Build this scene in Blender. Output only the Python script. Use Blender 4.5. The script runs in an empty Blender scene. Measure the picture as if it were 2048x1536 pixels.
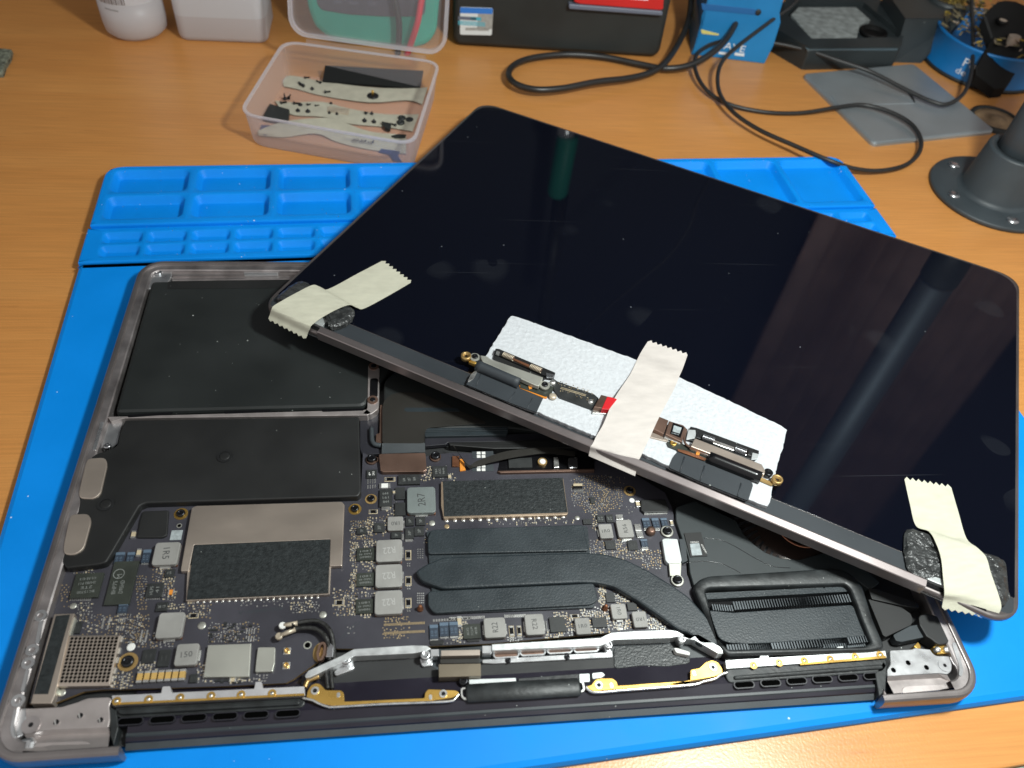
import bpy, math, random
from mathutils import Vector, Matrix
random.seed(7)
S = bpy.context.scene
COL = S.collection
MM = 0.001
UP = 12.0                      # the rim of the laptop lies 12 mm above the desk; all heights below are relative to that rim

# ------------------------------------------------------------------ camera (solved from the laptop's known size)
CR = [[0.99198513, -0.09227746, 0.08631548], [-0.01345083, -0.75635929, -0.65401811], [0.12563665, 0.64761523, -0.75153839]]
CC = (119.89, -75.56, 245.27)
CF = 1585.52
cam = bpy.data.cameras.new('camera'); co = bpy.data.objects.new('camera', cam); COL.objects.link(co)
cam.sensor_width = 36; cam.lens = CF / 2048 * 36
cam.clip_start = 0.01; cam.clip_end = 30
m = Matrix(((CR[0][0], -CR[1][0], -CR[2][0], CC[0] * MM), (CR[0][1], -CR[1][1], -CR[2][1], CC[1] * MM),
            (CR[0][2], -CR[1][2], -CR[2][2], (CC[2] + UP) * MM), (0, 0, 0, 1)))
co.matrix_world = m
cam.dof.use_dof = True; cam.dof.focus_distance = 0.31; cam.dof.aperture_fstop = 14.0
S.camera = co
# ------------------------------------------------------------------ world + light
w = bpy.data.worlds.new('World'); S.world = w; w.use_nodes = True
bg = w.node_tree.nodes['Background']; bg.inputs[0].default_value = (1.0, 0.97, 0.95, 1); bg.inputs[1].default_value = 0.42
def lamp_light():
    L = bpy.data.lights.new('lamp_bulb', 'POINT'); L.shadow_soft_size = 0.024; L.energy = 6.9
    L.color = (0.95, 1.0, 0.965)
    o = bpy.data.objects.new('lamp_bulb', L); COL.objects.link(o)
    o.location = (316 * MM, 40 * MM, (340 + UP) * MM)
    return o
BULB = lamp_light()
S.view_settings.view_transform = 'Standard'; S.view_settings.look = 'None'
S.view_settings.exposure = 0.08; S.view_settings.gamma = 1.0
S.render.engine = 'CYCLES'

# ------------------------------------------------------------------ frames
class Fr:
    def __init__(s, O, ex, ey, ez): s.O = Vector(O); s.e = [Vector(ex), Vector(ey), Vector(ez)]
    def w(s, p): return s.O + s.e[0] * p[0] + s.e[1] * p[1] + s.e[2] * p[2]
    def un(s, u, v, h=0.0):
        d = Vector([sum(CR[k][i] * c for k, c in enumerate(((u - 1024) / CF, (v - 768) / CF, 1.0))) for i in range(3)])
        c = Vector(CC) - s.O
        dl = [d.dot(e) for e in s.e]; cl = [c.dot(e) for e in s.e]
        t = (h - cl[2]) / dl[2]
        return (cl[0] + t * dl[0], cl[1] + t * dl[1])
B = Fr((0, 0, 0), (1, 0, 0), (0, 1, 0), (0, 0, 1))
LID = Fr((55.67, 169.29, 8.76), (0.86398415, -0.50351, -0.00300996), (0.50311514, 0.86351512, -0.0348825), (0.02016283, 0.02862356, 0.99938689))
_a = math.radians(3.57)
MAT = Fr((-15.6, -19.9, -8), (math.cos(_a), math.sin(_a), 0), (-math.sin(_a), math.cos(_a), 0), (0, 0, 1))
def proj(p):
    q = Vector(p) - Vector(CC)
    c = [sum(CR[k][i] * q[i] for i in range(3)) for k in range(3)]
    return (1024 + CF * c[0] / c[2], 768 + CF * c[1] / c[2])
# ------------------------------------------------------------------ photograph zoom windows -> photograph pixels
ZW = {'A': (0, 980, 480), 'Bz': (340, 980, 480), 'C': (680, 880, 480), 'D': (1040, 900, 480), 'E': (0, 1176, 480), 'F': (460, 1176, 480),
      'G': (900, 1176, 480), 'H': (1340, 1120, 554), 'I': (880, 580, 740), 'J': (480, 480, 700), 'K': (1448, 880, 600), 'L': (0, 480, 800),
      'M': (1280, 900, 320), 'N': (720, 700, 400), 'Q': (0, 1311, 300), 'R': (1748, 1176, 300), 'S': (900, 680, 360), 'T': (1260, 780, 360),
      'V': (480, 530, 300), 'W': (130, 320, 300), 'X': (460, 80, 440), 'Y': (1330, 0, 240), 'O': (1540, 0, 400), 'U4': (1808, 0, 240),
      'Z6': (880, 0, 480), 'Z7': (560, 0, 360), 'BT': (180, 0, 380), 'TR': (1348, 0, 700), 'TM': (850, 0, 700), 'P': (0, 0, 2048)}
def px(k, x, y):
    ox, oy, wd = ZW[k]; sc = wd / 2048.0
    return (ox + x * sc, oy + y * sc)
def pl(F, h, k, pts): return [F.un(*px(k, *p[:2]), p[2] if len(p) > 2 else h) for p in pts]
def pl3(F, k, pts, h=0):
    r = []
    for p in pts:
        hh = p[2] if len(p) > 2 else h
        r.append(F.un(*px(k, p[0], p[1]), hh) + (hh,))
    return r
def bb(F, k, x0, y0, x1, y1, h):
    """axis-aligned rectangle (in frame F at height h) whose image has this bounding box"""
    p0 = px(k, x0, y0); p1 = px(k, x1, y1)
    cx, cy = (p0[0] + p1[0]) / 2, (p0[1] + p1[1]) / 2
    W, H = p1[0] - p0[0], p1[1] - p0[1]
    c = F.un(cx, cy, h)
    q0 = proj(F.w((c[0], c[1], h))); qa = proj(F.w((c[0] + 1, c[1], h))); qb = proj(F.w((c[0], c[1] + 1, h)))
    a, b_ = abs(qa[0] - q0[0]), abs(qb[0] - q0[0]); c_, d = abs(qa[1] - q0[1]), abs(qb[1] - q0[1])
    det = a * d - b_ * c_
    w_ = (W * d - b_ * H) / det; h_ = (a * H - c_ * W) / det
    w_ = max(w_, 0.25); h_ = max(h_, 0.25)
    return (c[0] - w_ / 2, c[1] - h_ / 2, c[0] + w_ / 2, c[1] + h_ / 2)

# ------------------------------------------------------------------ mesh builder
_tc = {}
def text_mesh(s):
    if s not in _tc:
        cu = bpy.data.curves.new('t', 'FONT'); cu.body = s; cu.resolution_u = 2
        o = bpy.data.objects.new('t', cu); me = bpy.data.meshes.new_from_object(o)
        vs = [tuple(v.co) for v in me.vertices]; fs = [tuple(p.vertices) for p in me.polygons]
        bpy.data.objects.remove(o); bpy.data.curves.remove(cu); bpy.data.meshes.remove(me)
        x0 = min(v[0] for v in vs); x1 = max(v[0] for v in vs); y0 = min(v[1] for v in vs); y1 = max(v[1] for v in vs)
        _tc[s] = ([((v[0] - x0) / (x1 - x0) - .5, (v[1] - y0) / (y1 - y0) - .5) for v in vs], fs)
    return _tc[s]
def area2(p): return sum(p[i][0] * p[(i + 1) % len(p)][1] - p[(i + 1) % len(p)][0] * p[i][1] for i in range(len(p)))
def inset(p, d):
    n = len(p); r = []
    for i in range(n):
        a, b, c = Vector(p[i - 1][:2]), Vector(p[i][:2]), Vector(p[(i + 1) % n][:2])
        e1 = (b - a); e2 = (c - b)
        if e1.length < 1e-6: e1 = e2
        if e2.length < 1e-6: e2 = e1
        e1 = e1.normalized(); e2 = e2.normalized()
        n1 = Vector((-e1.y, e1.x)); n2 = Vector((-e2.y, e2.x))
        nn = (n1 + n2)
        if nn.length < 1e-3: nn = n1.copy()
        nn.normalize(); k = d / max(nn.dot(n1), 0.5)
        r.append((b.x + nn.x * k, b.y + nn.y * k))
    return r
def rpoly(p, r, n=4):
    out = []; N = len(p)
    if area2(p) < 0: p = p[::-1]
    for i in range(N):
        rr = r[i] if isinstance(r, (list, tuple)) else r
        a, b, c = Vector(p[i - 1][:2]), Vector(p[i][:2]), Vector(p[(i + 1) % N][:2])
        u = (a - b); v = (c - b)
        q = min(rr, u.length * .49, v.length * .49)
        A = b + u.normalized() * q; Cc = b + v.normalized() * q
        for k in range(n + 1):
            t = k / n
            out.append(tuple(A * (1 - t) ** 2 + b * 2 * t * (1 - t) + Cc * t * t))
    return out
def rrect(a0, b0, a1, b1, r, n=4):
    out = []
    for cx, cy, s in ((a1 - r, b0 + r, -90), (a1 - r, b1 - r, 0), (a0 + r, b1 - r, 90), (a0 + r, b0 + r, 180)):
        for k in range(n + 1):
            t = math.radians(s + 90 * k / n); out.append((cx + r * math.cos(t), cy + r * math.sin(t)))
    return out
def smooth(path, n=6):
    P = [Vector(p) for p in path]; out = []
    for i in range(len(P) - 1):
        p0 = P[max(i - 1, 0)]; p1 = P[i]; p2 = P[i + 1]; p3 = P[min(i + 2, len(P) - 1)]
        for k in range(n):
            t = k / n
            out.append(.5 * ((2 * p1) + (-p0 + p2) * t + (2 * p0 - 5 * p1 + 4 * p2 - p3) * t * t + (-p0 + 3 * p1 - 3 * p2 + p3) * t ** 3))
    out.append(P[-1]); return out
class MB:
    def __init__(s): s.v = []; s.f = []; s.m = []; s.s = []
    def add(s, vs, fs, mi=0, sm=False):
        o = len(s.v); s.v += [tuple(v) for v in vs]
        for f in fs: s.f.append(tuple(i + o for i in f)); s.m.append(mi); s.s.append(sm)
    def prism(s, p, z0, z1, mi=0, bev=0, smi=None, bottom=True):
        p = [q[:2] for q in p]
        if area2(p) < 0: p = p[::-1]
        n = len(p); smi = mi if smi is None else smi
        rings = [(p, z0)]
        if bev: rings += [(p, z1 - bev), (inset(p, bev * .3), z1 - bev * .3), (inset(p, bev), z1)]
        else: rings += [(p, z1)]
        vs = [(q[0], q[1], z) for r, z in rings for q in r]
        for j in range(len(rings) - 1):
            s.add([], [], 0)
        o = len(s.v); s.v += vs
        for j in range(len(rings) - 1):
            for i in range(n):
                k = (i + 1) % n
                s.f.append((o + j * n + i, o + j * n + k, o + (j + 1) * n + k, o + (j + 1) * n + i)); s.m.append(smi if j == 0 else mi); s.s.append(False)
        t = o + (len(rings) - 1) * n
        s.f.append(tuple(range(t, t + n))); s.m.append(mi); s.s.append(False)
        if bottom: s.f.append(tuple(range(o + n - 1, o - 1, -1))); s.m.append(smi); s.s.append(False)
        return s
    def rect(s, r, z0, z1, mi=0, bev=0, rad=0, smi=None):
        p = rrect(*r, rad, 3) if rad else [(r[0], r[1]), (r[2], r[1]), (r[2], r[3]), (r[0], r[3])]
        return s.prism(p, z0, z1, mi, bev, smi)
    def loft(s, rings, mi=0, sm=False, closed=True, caps=(False, False)):
        n = len(rings[0]); o = len(s.v)
        for r in rings: s.v += [tuple(q) for q in r]
        for j in range(len(rings) - 1):
            for i in range(n if closed else n - 1):
                k = (i + 1) % n
                s.f.append((o + j * n + i, o + j * n + k, o + (j + 1) * n + k, o + (j + 1) * n + i)); s.m.append(mi); s.s.append(sm)
        if caps[0]: s.f.append(tuple(range(o + n - 1, o - 1, -1))); s.m.append(mi); s.s.append(False)
        if caps[1]: t = o + (len(rings) - 1) * n; s.f.append(tuple(range(t, t + n))); s.m.append(mi); s.s.append(False)
        return s
    def tube(s, path, r, n=8, mi=0, flat=1.0):
        P = [Vector(p) for p in path]; rings = []; up = Vector((0, 0, 1))
        for i, p in enumerate(P):
            t = (P[min(i + 1, len(P) - 1)] - P[max(i - 1, 0)]).normalized()
            a = t.cross(up)
            if a.length < 1e-3: a = t.cross(Vector((0, 1, 0)))
            a.normalize(); b = a.cross(t)
            rr = r[i] if isinstance(r, (list, tuple)) else r
            rings.append([p + a * rr * math.cos(2 * math.pi * k / n) + b * rr * flat * math.sin(2 * math.pi * k / n) for k in range(n)])
        return s.loft(rings, mi, True, True, (True, True))
    def lathe(s, c, prof, n=24, mi=0, sm=True, axis='z', caps=True):
        rings = []
        for r, z in prof:
            ring = []
            for k in range(n):
                t = 2 * math.pi * k / n
                x, y = r * math.cos(t), r * math.sin(t)
                ring.append((c[0] + x, c[1] + y, c[2] + z) if axis == 'z' else ((c[0] + z, c[1] + x, c[2] + y) if axis == 'x' else (c[0] + x, c[1] + z, c[2] + y)))
            rings.append(ring)
        return s.loft(rings, mi, sm, True, (caps, caps))
    def disc(s, c, r, z, n=8, mi=0):
        o = len(s.v); s.v += [(c[0] + r * math.cos(2 * math.pi * k / n), c[1] + r * math.sin(2 * math.pi * k / n), z) for k in range(n)]
        s.f.append(tuple(range(o, o + n))); s.m.append(mi); s.s.append(False); return s
    def text(s, t, cx, cy, w_, h_, z, rot=0, mi=1):
        vs, fs = text_mesh(t); c, d = math.cos(math.radians(rot)), math.sin(math.radians(rot))
        s.add([(cx + x * w_ * c - y * h_ * d, cy + x * w_ * d + y * h_ * c, z) for x, y in vs], fs, mi); return s
    def ring(s, c, r0, r1, z0, z1, n=20, mi=0):
        return s.lathe((c[0], c[1], 0), [(r0, z0), (r1, z0), (r1, z1), (r0, z1), (r0, z0)], n, mi, False, caps=False)
    def frame(s, po, pi, z0, z1, mi=0, bev=0):
        """ring between two polygons with the same number of points"""
        if area2(po) < 0: po = po[::-1]
        if area2(pi) < 0: pi = pi[::-1]
        if bev: return s.loft([[(q[0], q[1], z) for q in r] for r, z in ((po, z0), (po, z1 - bev), (inset(po, bev * .3), z1 - bev * .3), (inset(po, bev), z1), (inset(pi, -bev), z1), (inset(pi, -bev * .3), z1 - bev * .3), (pi, z1 - bev), (pi, z0))], mi, True)
        return s.loft([[(q[0], q[1], z0) for q in po], [(q[0], q[1], z1) for q in po], [(q[0], q[1], z1) for q in pi], [(q[0], q[1], z0) for q in pi]], mi)

ROOT = {}
def wpos(F, p): q = F.w(p); return Vector((q.x * MM, q.y * MM, (q.z + UP) * MM))
def thing(name, label, cat, at, group=None):
    o = bpy.data.objects.new(name, None); COL.objects.link(o); o.empty_display_size = .01
    o.location = at; o['label'] = label; o['category'] = cat
    if group: o['group'] = group
    ROOT[o.name] = Vector(at)
    return o
def rootof(o):
    while o.parent: o = o.parent
    return Vector(o.location)
def mesh_of(mb, name, mats, F, org):
    me = bpy.data.meshes.new(name)
    me.from_pydata([tuple(wpos(F, v) - org) for v in mb.v], [], mb.f)
    for mt in (mats if isinstance(mats, (list, tuple)) else [mats]): me.materials.append(mt)
    me.polygons.foreach_set('material_index', mb.m); me.polygons.foreach_set('use_smooth', mb.s)
    me.update(); return me
def part(name, mb, mats, parent, F=B, label=None, stuff=False):
    o = bpy.data.objects.new(name, mesh_of(mb, name, mats, F, rootof(parent))); COL.objects.link(o); o.parent = parent
    if label: o['label'] = label
    if stuff: o['kind'] = 'stuff'
    return o
def solo(name, mb, mats, label, cat, group=None, F=B, kind=None):
    ps = [wpos(F, v) for v in mb.v]
    org = Vector(((min(p.x for p in ps) + max(p.x for p in ps)) / 2, (min(p.y for p in ps) + max(p.y for p in ps)) / 2, min(p.z for p in ps)))
    o = bpy.data.objects.new(name, mesh_of(mb, name, mats, F, org)); COL.objects.link(o); o.location = org
    if kind: o['kind'] = kind
    else:
        o['label'] = label; o['category'] = cat
    if group: o['group'] = group
    return o

# ------------------------------------------------------------------ materials
def mat(name, col, rough=.5, metal=0., noise=None, bump=None, dust=0., coat=0., alpha=1., stretch=None, spec=None, dustcol=(.55, .58, .55), scr=0):
    m_ = bpy.data.materials.new(name); m_.use_nodes = True; nt = m_.node_tree; b = nt.nodes['Principled BSDF']
    N = nt.nodes.new; L = nt.links.new
    b.inputs['Base Color'].default_value = (*col, 1); b.inputs['Roughness'].default_value = rough; b.inputs['Metallic'].default_value = metal
    if coat: b.inputs['Coat Weight'].default_value = coat; b.inputs['Coat Roughness'].default_value = .05
    if alpha < 1: b.inputs['Alpha'].default_value = alpha
    if spec is not None: b.inputs['Specular IOR Level'].default_value = spec
    tc = N('ShaderNodeTexCoord'); src = tc.outputs['Object']
    if stretch:
        mp = N('ShaderNodeMapping'); mp.inputs['Scale'].default_value = stretch; L(src, mp.inputs[0]); src2 = mp.outputs[0]
    else: src2 = src
    cur = None
    if noise:
        nz = N('ShaderNodeTexNoise'); nz.inputs['Scale'].default_value = noise[0]; nz.inputs['Detail'].default_value = 5; L(src2, nz.inputs['Vector'])
        mx = N('ShaderNodeMix'); mx.data_type = 'RGBA'
        k = noise[1]
        mx.inputs[6].default_value = (*[c * (1 - k) for c in col], 1); mx.inputs[7].default_value = (*[min(c * (1 + k), 1) for c in col], 1)
        rm = N('ShaderNodeMapRange'); rm.inputs[1].default_value = .3; rm.inputs[2].default_value = .7
        L(nz.outputs['Fac'], rm.inputs[0]); L(rm.outputs[0], mx.inputs[0]); cur = mx.outputs[2]
        r2 = N('ShaderNodeMapRange'); r2.inputs[1].default_value = .3; r2.inputs[2].default_value = .7
        r2.inputs[3].default_value = rough * .85; r2.inputs[4].default_value = min(rough * 1.15, 1); L(nz.outputs['Fac'], r2.inputs[0]); L(r2.outputs[0], b.inputs['Roughness'])
    if dust:
        for sc, th, amt in ((330, .055, dust), (900, .07, dust * .6)):
            vo = N('ShaderNodeTexVoronoi'); vo.inputs['Scale'].default_value = sc; L(src, vo.inputs['Vector'])
            sp = N('ShaderNodeSeparateColor'); L(vo.outputs['Color'], sp.inputs[0])
            g1 = N('ShaderNodeMath'); g1.operation = 'LESS_THAN'; g1.inputs[1].default_value = amt; L(sp.outputs[0], g1.inputs[0])
            s1 = N('ShaderNodeMath'); s1.operation = 'MULTIPLY'; s1.inputs[1].default_value = th * 2.2; L(sp.outputs[1], s1.inputs[0])
            g2 = N('ShaderNodeMath'); g2.operation = 'LESS_THAN'; L(vo.outputs['Distance'], g2.inputs[0]); L(s1.outputs[0], g2.inputs[1])
            mu = N('ShaderNodeMath'); mu.operation = 'MULTIPLY'; L(g1.outputs[0], mu.inputs[0]); L(g2.outputs[0], mu.inputs[1])
            m2 = N('ShaderNodeMath'); m2.operation = 'MULTIPLY'; m2.inputs[1].default_value = .75; L(mu.outputs[0], m2.inputs[0])
            mx = N('ShaderNodeMix'); mx.data_type = 'RGBA'; mx.inputs[7].default_value = (*dustcol, 1)
            if cur is None: mx.inputs[6].default_value = (*col, 1)
            else: L(cur, mx.inputs[6])
            L(m2.outputs[0], mx.inputs[0]); cur = mx.outputs[2]
    if cur is not None: L(cur, b.inputs['Base Color'])
    if bump:
        nz = N('ShaderNodeTexNoise'); nz.inputs['Scale'].default_value = bump[0]; nz.inputs['Detail'].default_value = 3; L(src2 if len(bump) > 3 else src, nz.inputs['Vector'])
        bp = N('ShaderNodeBump'); bp.inputs['Strength'].default_value = bump[1]; bp.inputs['Distance'].default_value = bump[2] * MM
        L(nz.outputs['Fac'], bp.inputs['Height']); L(bp.outputs[0], b.inputs['Normal'])
    return m_
M = {}
def wood():
    m_ = bpy.data.materials.new('orange wood laminate'); m_.use_nodes = True; nt = m_.node_tree; b = nt.nodes['Principled BSDF']; N = nt.nodes.new; L = nt.links.new
    tc = N('ShaderNodeTexCoord'); mp = N('ShaderNodeMapping'); mp.inputs['Scale'].default_value = (3.2, 38, 38); mp.inputs['Rotation'].default_value = (0, 0, math.radians(-3)); L(tc.outputs['Object'], mp.inputs[0])
    n1 = N('ShaderNodeTexNoise'); n1.inputs['Scale'].default_value = 1.0; n1.inputs['Detail'].default_value = 8; n1.inputs['Roughness'].default_value = .62; n1.inputs['Distortion'].default_value = .35; L(mp.outputs[0], n1.inputs['Vector'])
    cr = N('ShaderNodeValToRGB'); L(n1.outputs['Fac'], cr.inputs[0])
    e = cr.color_ramp.elements; e[0].position = .12; e[0].color = (.55, .226, .058, 1); e[1].position = .88; e[1].color = (.69, .325, .098, 1)
    x = e.new(.5); x.color = (.62, .272, .075, 1)
    mp2 = N('ShaderNodeMapping'); mp2.inputs['Scale'].default_value = (30, 900, 900); L(tc.outputs['Object'], mp2.inputs[0])
    n2 = N('ShaderNodeTexNoise'); n2.inputs['Scale'].default_value = 1; n2.inputs['Detail'].default_value = 4; L(mp2.outputs[0], n2.inputs['Vector'])
    r2 = N('ShaderNodeMapRange'); r2.inputs[1].default_value = .35; r2.inputs[2].default_value = .65; r2.inputs[3].default_value = .90; r2.inputs[4].default_value = 1.05; L(n2.outputs['Fac'], r2.inputs[0])
    mx = N('ShaderNodeMix'); mx.data_type = 'RGBA'; mx.blend_type = 'MULTIPLY'; mx.inputs[0].default_value = 1
    L(cr.outputs[0], mx.inputs[6]); L(r2.outputs[0], mx.inputs[7])
    # short dark pores
    mp3 = N('ShaderNodeMapping'); mp3.inputs['Scale'].default_value = (45, 500, 500); L(tc.outputs['Object'], mp3.inputs[0])
    n3 = N('ShaderNodeTexNoise'); n3.inputs['Scale'].default_value = 1; n3.inputs['Detail'].default_value = 2; L(mp3.outputs[0], n3.inputs['Vector'])
    r3 = N('ShaderNodeMapRange'); r3.inputs[1].default_value = .66; r3.inputs[2].default_value = .76; r3.inputs[3].default_value = 0; r3.inputs[4].default_value = .35; L(n3.outputs['Fac'], r3.inputs[0])
    m3 = N('ShaderNodeMix'); m3.data_type = 'RGBA'; m3.inputs[7].default_value = (.36, .13, .034, 1); L(r3.outputs[0], m3.inputs[0]); L(mx.outputs[2], m3.inputs[6])
    L(m3.outputs[2], b.inputs['Base Color'])
    b.inputs['Roughness'].default_value = .33
    nb = N('ShaderNodeTexNoise'); nb.inputs['Scale'].default_value = 1100; nb.inputs['Detail'].default_value = 2; L(tc.outputs['Object'], nb.inputs['Vector'])
    bp = N('ShaderNodeBump'); bp.inputs['Strength'].default_value = .5; bp.inputs['Distance'].default_value = .00012; L(nb.outputs['Fac'], bp.inputs['Height']); L(bp.outputs[0], b.inputs['Normal'])
    return m_
def glass_screen():
    m_ = bpy.data.materials.new('smudged glossy screen'); m_.use_nodes = True; nt = m_.node_tree; b = nt.nodes['Principled BSDF']; N = nt.nodes.new; L = nt.links.new
    tc = N('ShaderNodeTexCoord'); src = tc.outputs['Object']
    b.inputs['Base Color'].default_value = (.0026, .0034, .0075, 1); b.inputs['Specular IOR Level'].default_value = .42
    n1 = N('ShaderNodeTexNoise'); n1.inputs['Scale'].default_value = 22; n1.inputs['Detail'].default_value = 4; L(src, n1.inputs['Vector'])
    vo = N('ShaderNodeTexVoronoi'); vo.inputs['Scale'].default_value = 46; vo.feature = 'SMOOTH_F1'; L(src, vo.inputs['Vector'])
    sp = N('ShaderNodeSeparateColor'); L(vo.outputs['Color'], sp.inputs[0])
    a = N('ShaderNodeMath'); a.operation = 'LESS_THAN'; a.inputs[1].default_value = .16; L(sp.outputs[0], a.inputs[0])
    c = N('ShaderNodeMapRange'); c.inputs[1].default_value = .34; c.inputs[2].default_value = .22; c.inputs[3].default_value = 0; c.inputs[4].default_value = 1; L(vo.outputs['Distance'], c.inputs[0])
    mu = N('ShaderNodeMath'); mu.operation = 'MULTIPLY'; L(a.outputs[0], mu.inputs[0]); L(c.outputs[0], mu.inputs[1])
    mp = N('ShaderNodeMapping'); mp.inputs['Rotation'].default_value = (0, 0, math.radians(22)); mp.inputs['Scale'].default_value = (8, 900, 8); L(src, mp.inputs[0])
    ns = N('ShaderNodeTexNoise'); ns.inputs['Scale'].default_value = 1; ns.inputs['Detail'].default_value = 1; L(mp.outputs[0], ns.inputs['Vector'])
    rs = N('ShaderNodeMapRange'); rs.inputs[1].default_value = .74; rs.inputs[2].default_value = .80; rs.inputs[3].default_value = 0; rs.inputs[4].default_value = .5; L(ns.outputs['Fac'], rs.inputs[0])
    # dust specks and finger smears lighten the black a little
    v2 = N('ShaderNodeTexVoronoi'); v2.inputs['Scale'].default_value = 170; L(src, v2.inputs['Vector'])
    s2 = N('ShaderNodeSeparateColor'); L(v2.outputs['Color'], s2.inputs[0])
    q1 = N('ShaderNodeMath'); q1.operation = 'LESS_THAN'; q1.inputs[1].default_value = .1; L(s2.outputs[0], q1.inputs[0])
    q2 = N('ShaderNodeMath'); q2.operation = 'LESS_THAN'; q2.inputs[1].default_value = .055; L(v2.outputs['Distance'], q2.inputs[0])
    q3 = N('ShaderNodeMath'); q3.operation = 'MULTIPLY'; L(q1.outputs[0], q3.inputs[0]); L(q2.outputs[0], q3.inputs[1])
    sm = N('ShaderNodeMath'); sm.operation = 'MULTIPLY'; sm.inputs[1].default_value = .012; L(mu.outputs[0], sm.inputs[0])
    ss = N('ShaderNodeMath'); ss.operation = 'MULTIPLY_ADD'; ss.inputs[1].default_value = .06; L(rs.outputs[0], ss.inputs[0]); L(sm.outputs[0], ss.inputs[2])
    sq = N('ShaderNodeMath'); sq.operation = 'MULTIPLY_ADD'; sq.inputs[1].default_value = .3; L(q3.outputs[0], sq.inputs[0]); L(ss.outputs[0], sq.inputs[2])
    mx = N('ShaderNodeMix'); mx.data_type = 'RGBA'; mx.inputs[6].default_value = (.0026, .0034, .0075, 1); mx.inputs[7].default_value = (.42, .46, .5, 1)
    L(sq.outputs[0], mx.inputs[0]); L(mx.outputs[2], b.inputs['Base Color'])
    rr = N('ShaderNodeMapRange'); rr.inputs[1].default_value = .35; rr.inputs[2].default_value = .7; rr.inputs[3].default_value = .02; rr.inputs[4].default_value = .07; L(n1.outputs['Fac'], rr.inputs[0])
    L(rr.outputs[0], b.inputs['Roughness'])
    return m_
def clear_plastic(name, tr, col, rough=.25):
    m_ = bpy.data.materials.new(name); m_.use_nodes = True; nt = m_.node_tree; b = nt.nodes['Principled BSDF']; N = nt.nodes.new; L = nt.links.new
    b.inputs['Base Color'].default_value = (*col, 1); b.inputs['Roughness'].default_value = rough
    t = N('ShaderNodeBsdfTransparent'); t.inputs[0].default_value = (.97, .96, .98, 1)
    tl = N('ShaderNodeBsdfTranslucent'); tl.inputs[0].default_value = (*col, 1)
    x0 = N('ShaderNodeMixShader'); x0.inputs[0].default_value = .45; L(b.outputs[0], x0.inputs[1]); L(tl.outputs[0], x0.inputs[2])
    lw = N('ShaderNodeLayerWeight'); lw.inputs[0].default_value = .35
    r = N('ShaderNodeMapRange'); r.inputs[3].default_value = tr; r.inputs[4].default_value = tr * .35; L(lw.outputs['Facing'], r.inputs[0])
    x = N('ShaderNodeMixShader'); L(r.outputs[0], x.inputs[0]); L(x0.outputs[0], x.inputs[1]); L(t.outputs[0], x.inputs[2])
    L(x.outputs[0], nt.nodes['Material Output'].inputs[0]); return m_
def cool(c): return c
M['wood'] = wood()
M['edge'] = mat('desk edge band', (.30, .36, .33), .4, noise=(40, .15))
M['floor'] = mat('grey floor', (.35, .36, .34), .6, noise=(6, .2))
M['blue'] = mat('blue silicone', (.0, .25, .80), .55, spec=.22, noise=(30, .06), dust=.012, dustcol=(.7, .8, .9), bump=(2500, .12, .05))
M['blue_dusty'] = mat('blue silicone with solder dust', (.0, .25, .80), .55, spec=.22, noise=(30, .08), dust=.10, dustcol=(.75, .8, .9))
M['alu'] = mat('space grey anodised aluminium', (.27, .245, .24), .38, .8, noise=(60, .12), bump=(3000, .08, .05), dust=.02)
M['alubar'] = mat('anodised hinge bar', (.37, .325, .32), .32, .9, noise=(30, .06), bump=(4000, .05, .04))
M['bare'] = mat('bare machined aluminium', (.68, .69, .70), .30, .9, noise=(200, .10), bump=(600, .25, .08))
M['brown_alu'] = mat('machined brownish aluminium', (.52, .47, .455), .38, .7, noise=(160, .10), bump=(900, .2, .06))
M['ledge'] = mat('inner ledge aluminium', (.42, .385, .38), .36, .85, noise=(120, .3), bump=(500, .2, .05))
M['well'] = mat('dark inner tray', (.018, .019, .02), .6, noise=(80, .3), dust=.03)
M['cell'] = mat('matt black battery wrap', (.0175, .0202, .020), .41, noise=(28, .22), dust=.035, bump=(60, .10, .4))
M['spk'] = mat('black speaker plastic', (.0115, .012, .012), .50, noise=(40, .2), dust=.022, bump=(2500, .10, .06))
M['blk'] = mat('black plastic', (.010, .0105, .011), .45, noise=(60, .2), dust=.03)
M['gloss'] = mat('glossy black', (.006, .006, .007), .2)
M['sink'] = mat('black heatsink coating', (.021, .029, .034), .42, noise=(90, .15), dust=.025, bump=(1500, .5, .16))
M['tape_b'] = mat('grained black tape', (.018, .022, .023), .42, noise=(700, .3), bump=(1300, .8, .2), dust=.03)
M['flexcab'] = mat('brownish black flex', (.021, .0195, .0165), .45, noise=(30, .15), dust=.02)
M['flexgrey'] = mat('grey flex', (.035, .043, .048), .4, noise=(40, .15), dust=.02)
M['pcb'] = mat('dark grey solder mask', (.046, .045, .056), .38, noise=(55, .22), bump=(700, .10, .05), dust=.01)
M['ic'] = mat('black chip epoxy', (.022, .024, .024), .5, noise=(200, .2))
M['ic_o'] = mat('olive dark chip', (.034, .039, .032), .38, noise=(150, .2))
M['print'] = mat('pale chip print', (.19, .20, .19), .6)
M['print_d'] = mat('dark moulded marking', (.045, .047, .047), .6)
M['print_l'] = mat('faint light marking', (.40, .395, .38), .55)
M['ind'] = mat('grey ferrite', (.27, .265, .25), .55, noise=(90, .18), bump=(900, .2, .06))
M['ind2'] = mat('grey green ferrite', (.165, .19, .185), .5, noise=(90, .1))
M['copper'] = mat('dull copper', (.32, .14, .075), .4, .8, noise=(150, .25))
M['brownmetal'] = mat('brown bronze shield', (.20, .125, .095), .42, .75, noise=(90, .18), dust=.04)
M['champ'] = mat('champagne nickel shield', (.56, .48, .41), .38, .8, noise=(26, .16), bump=(120, .12, .1), stretch=(1, 2.2, 1))
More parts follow.
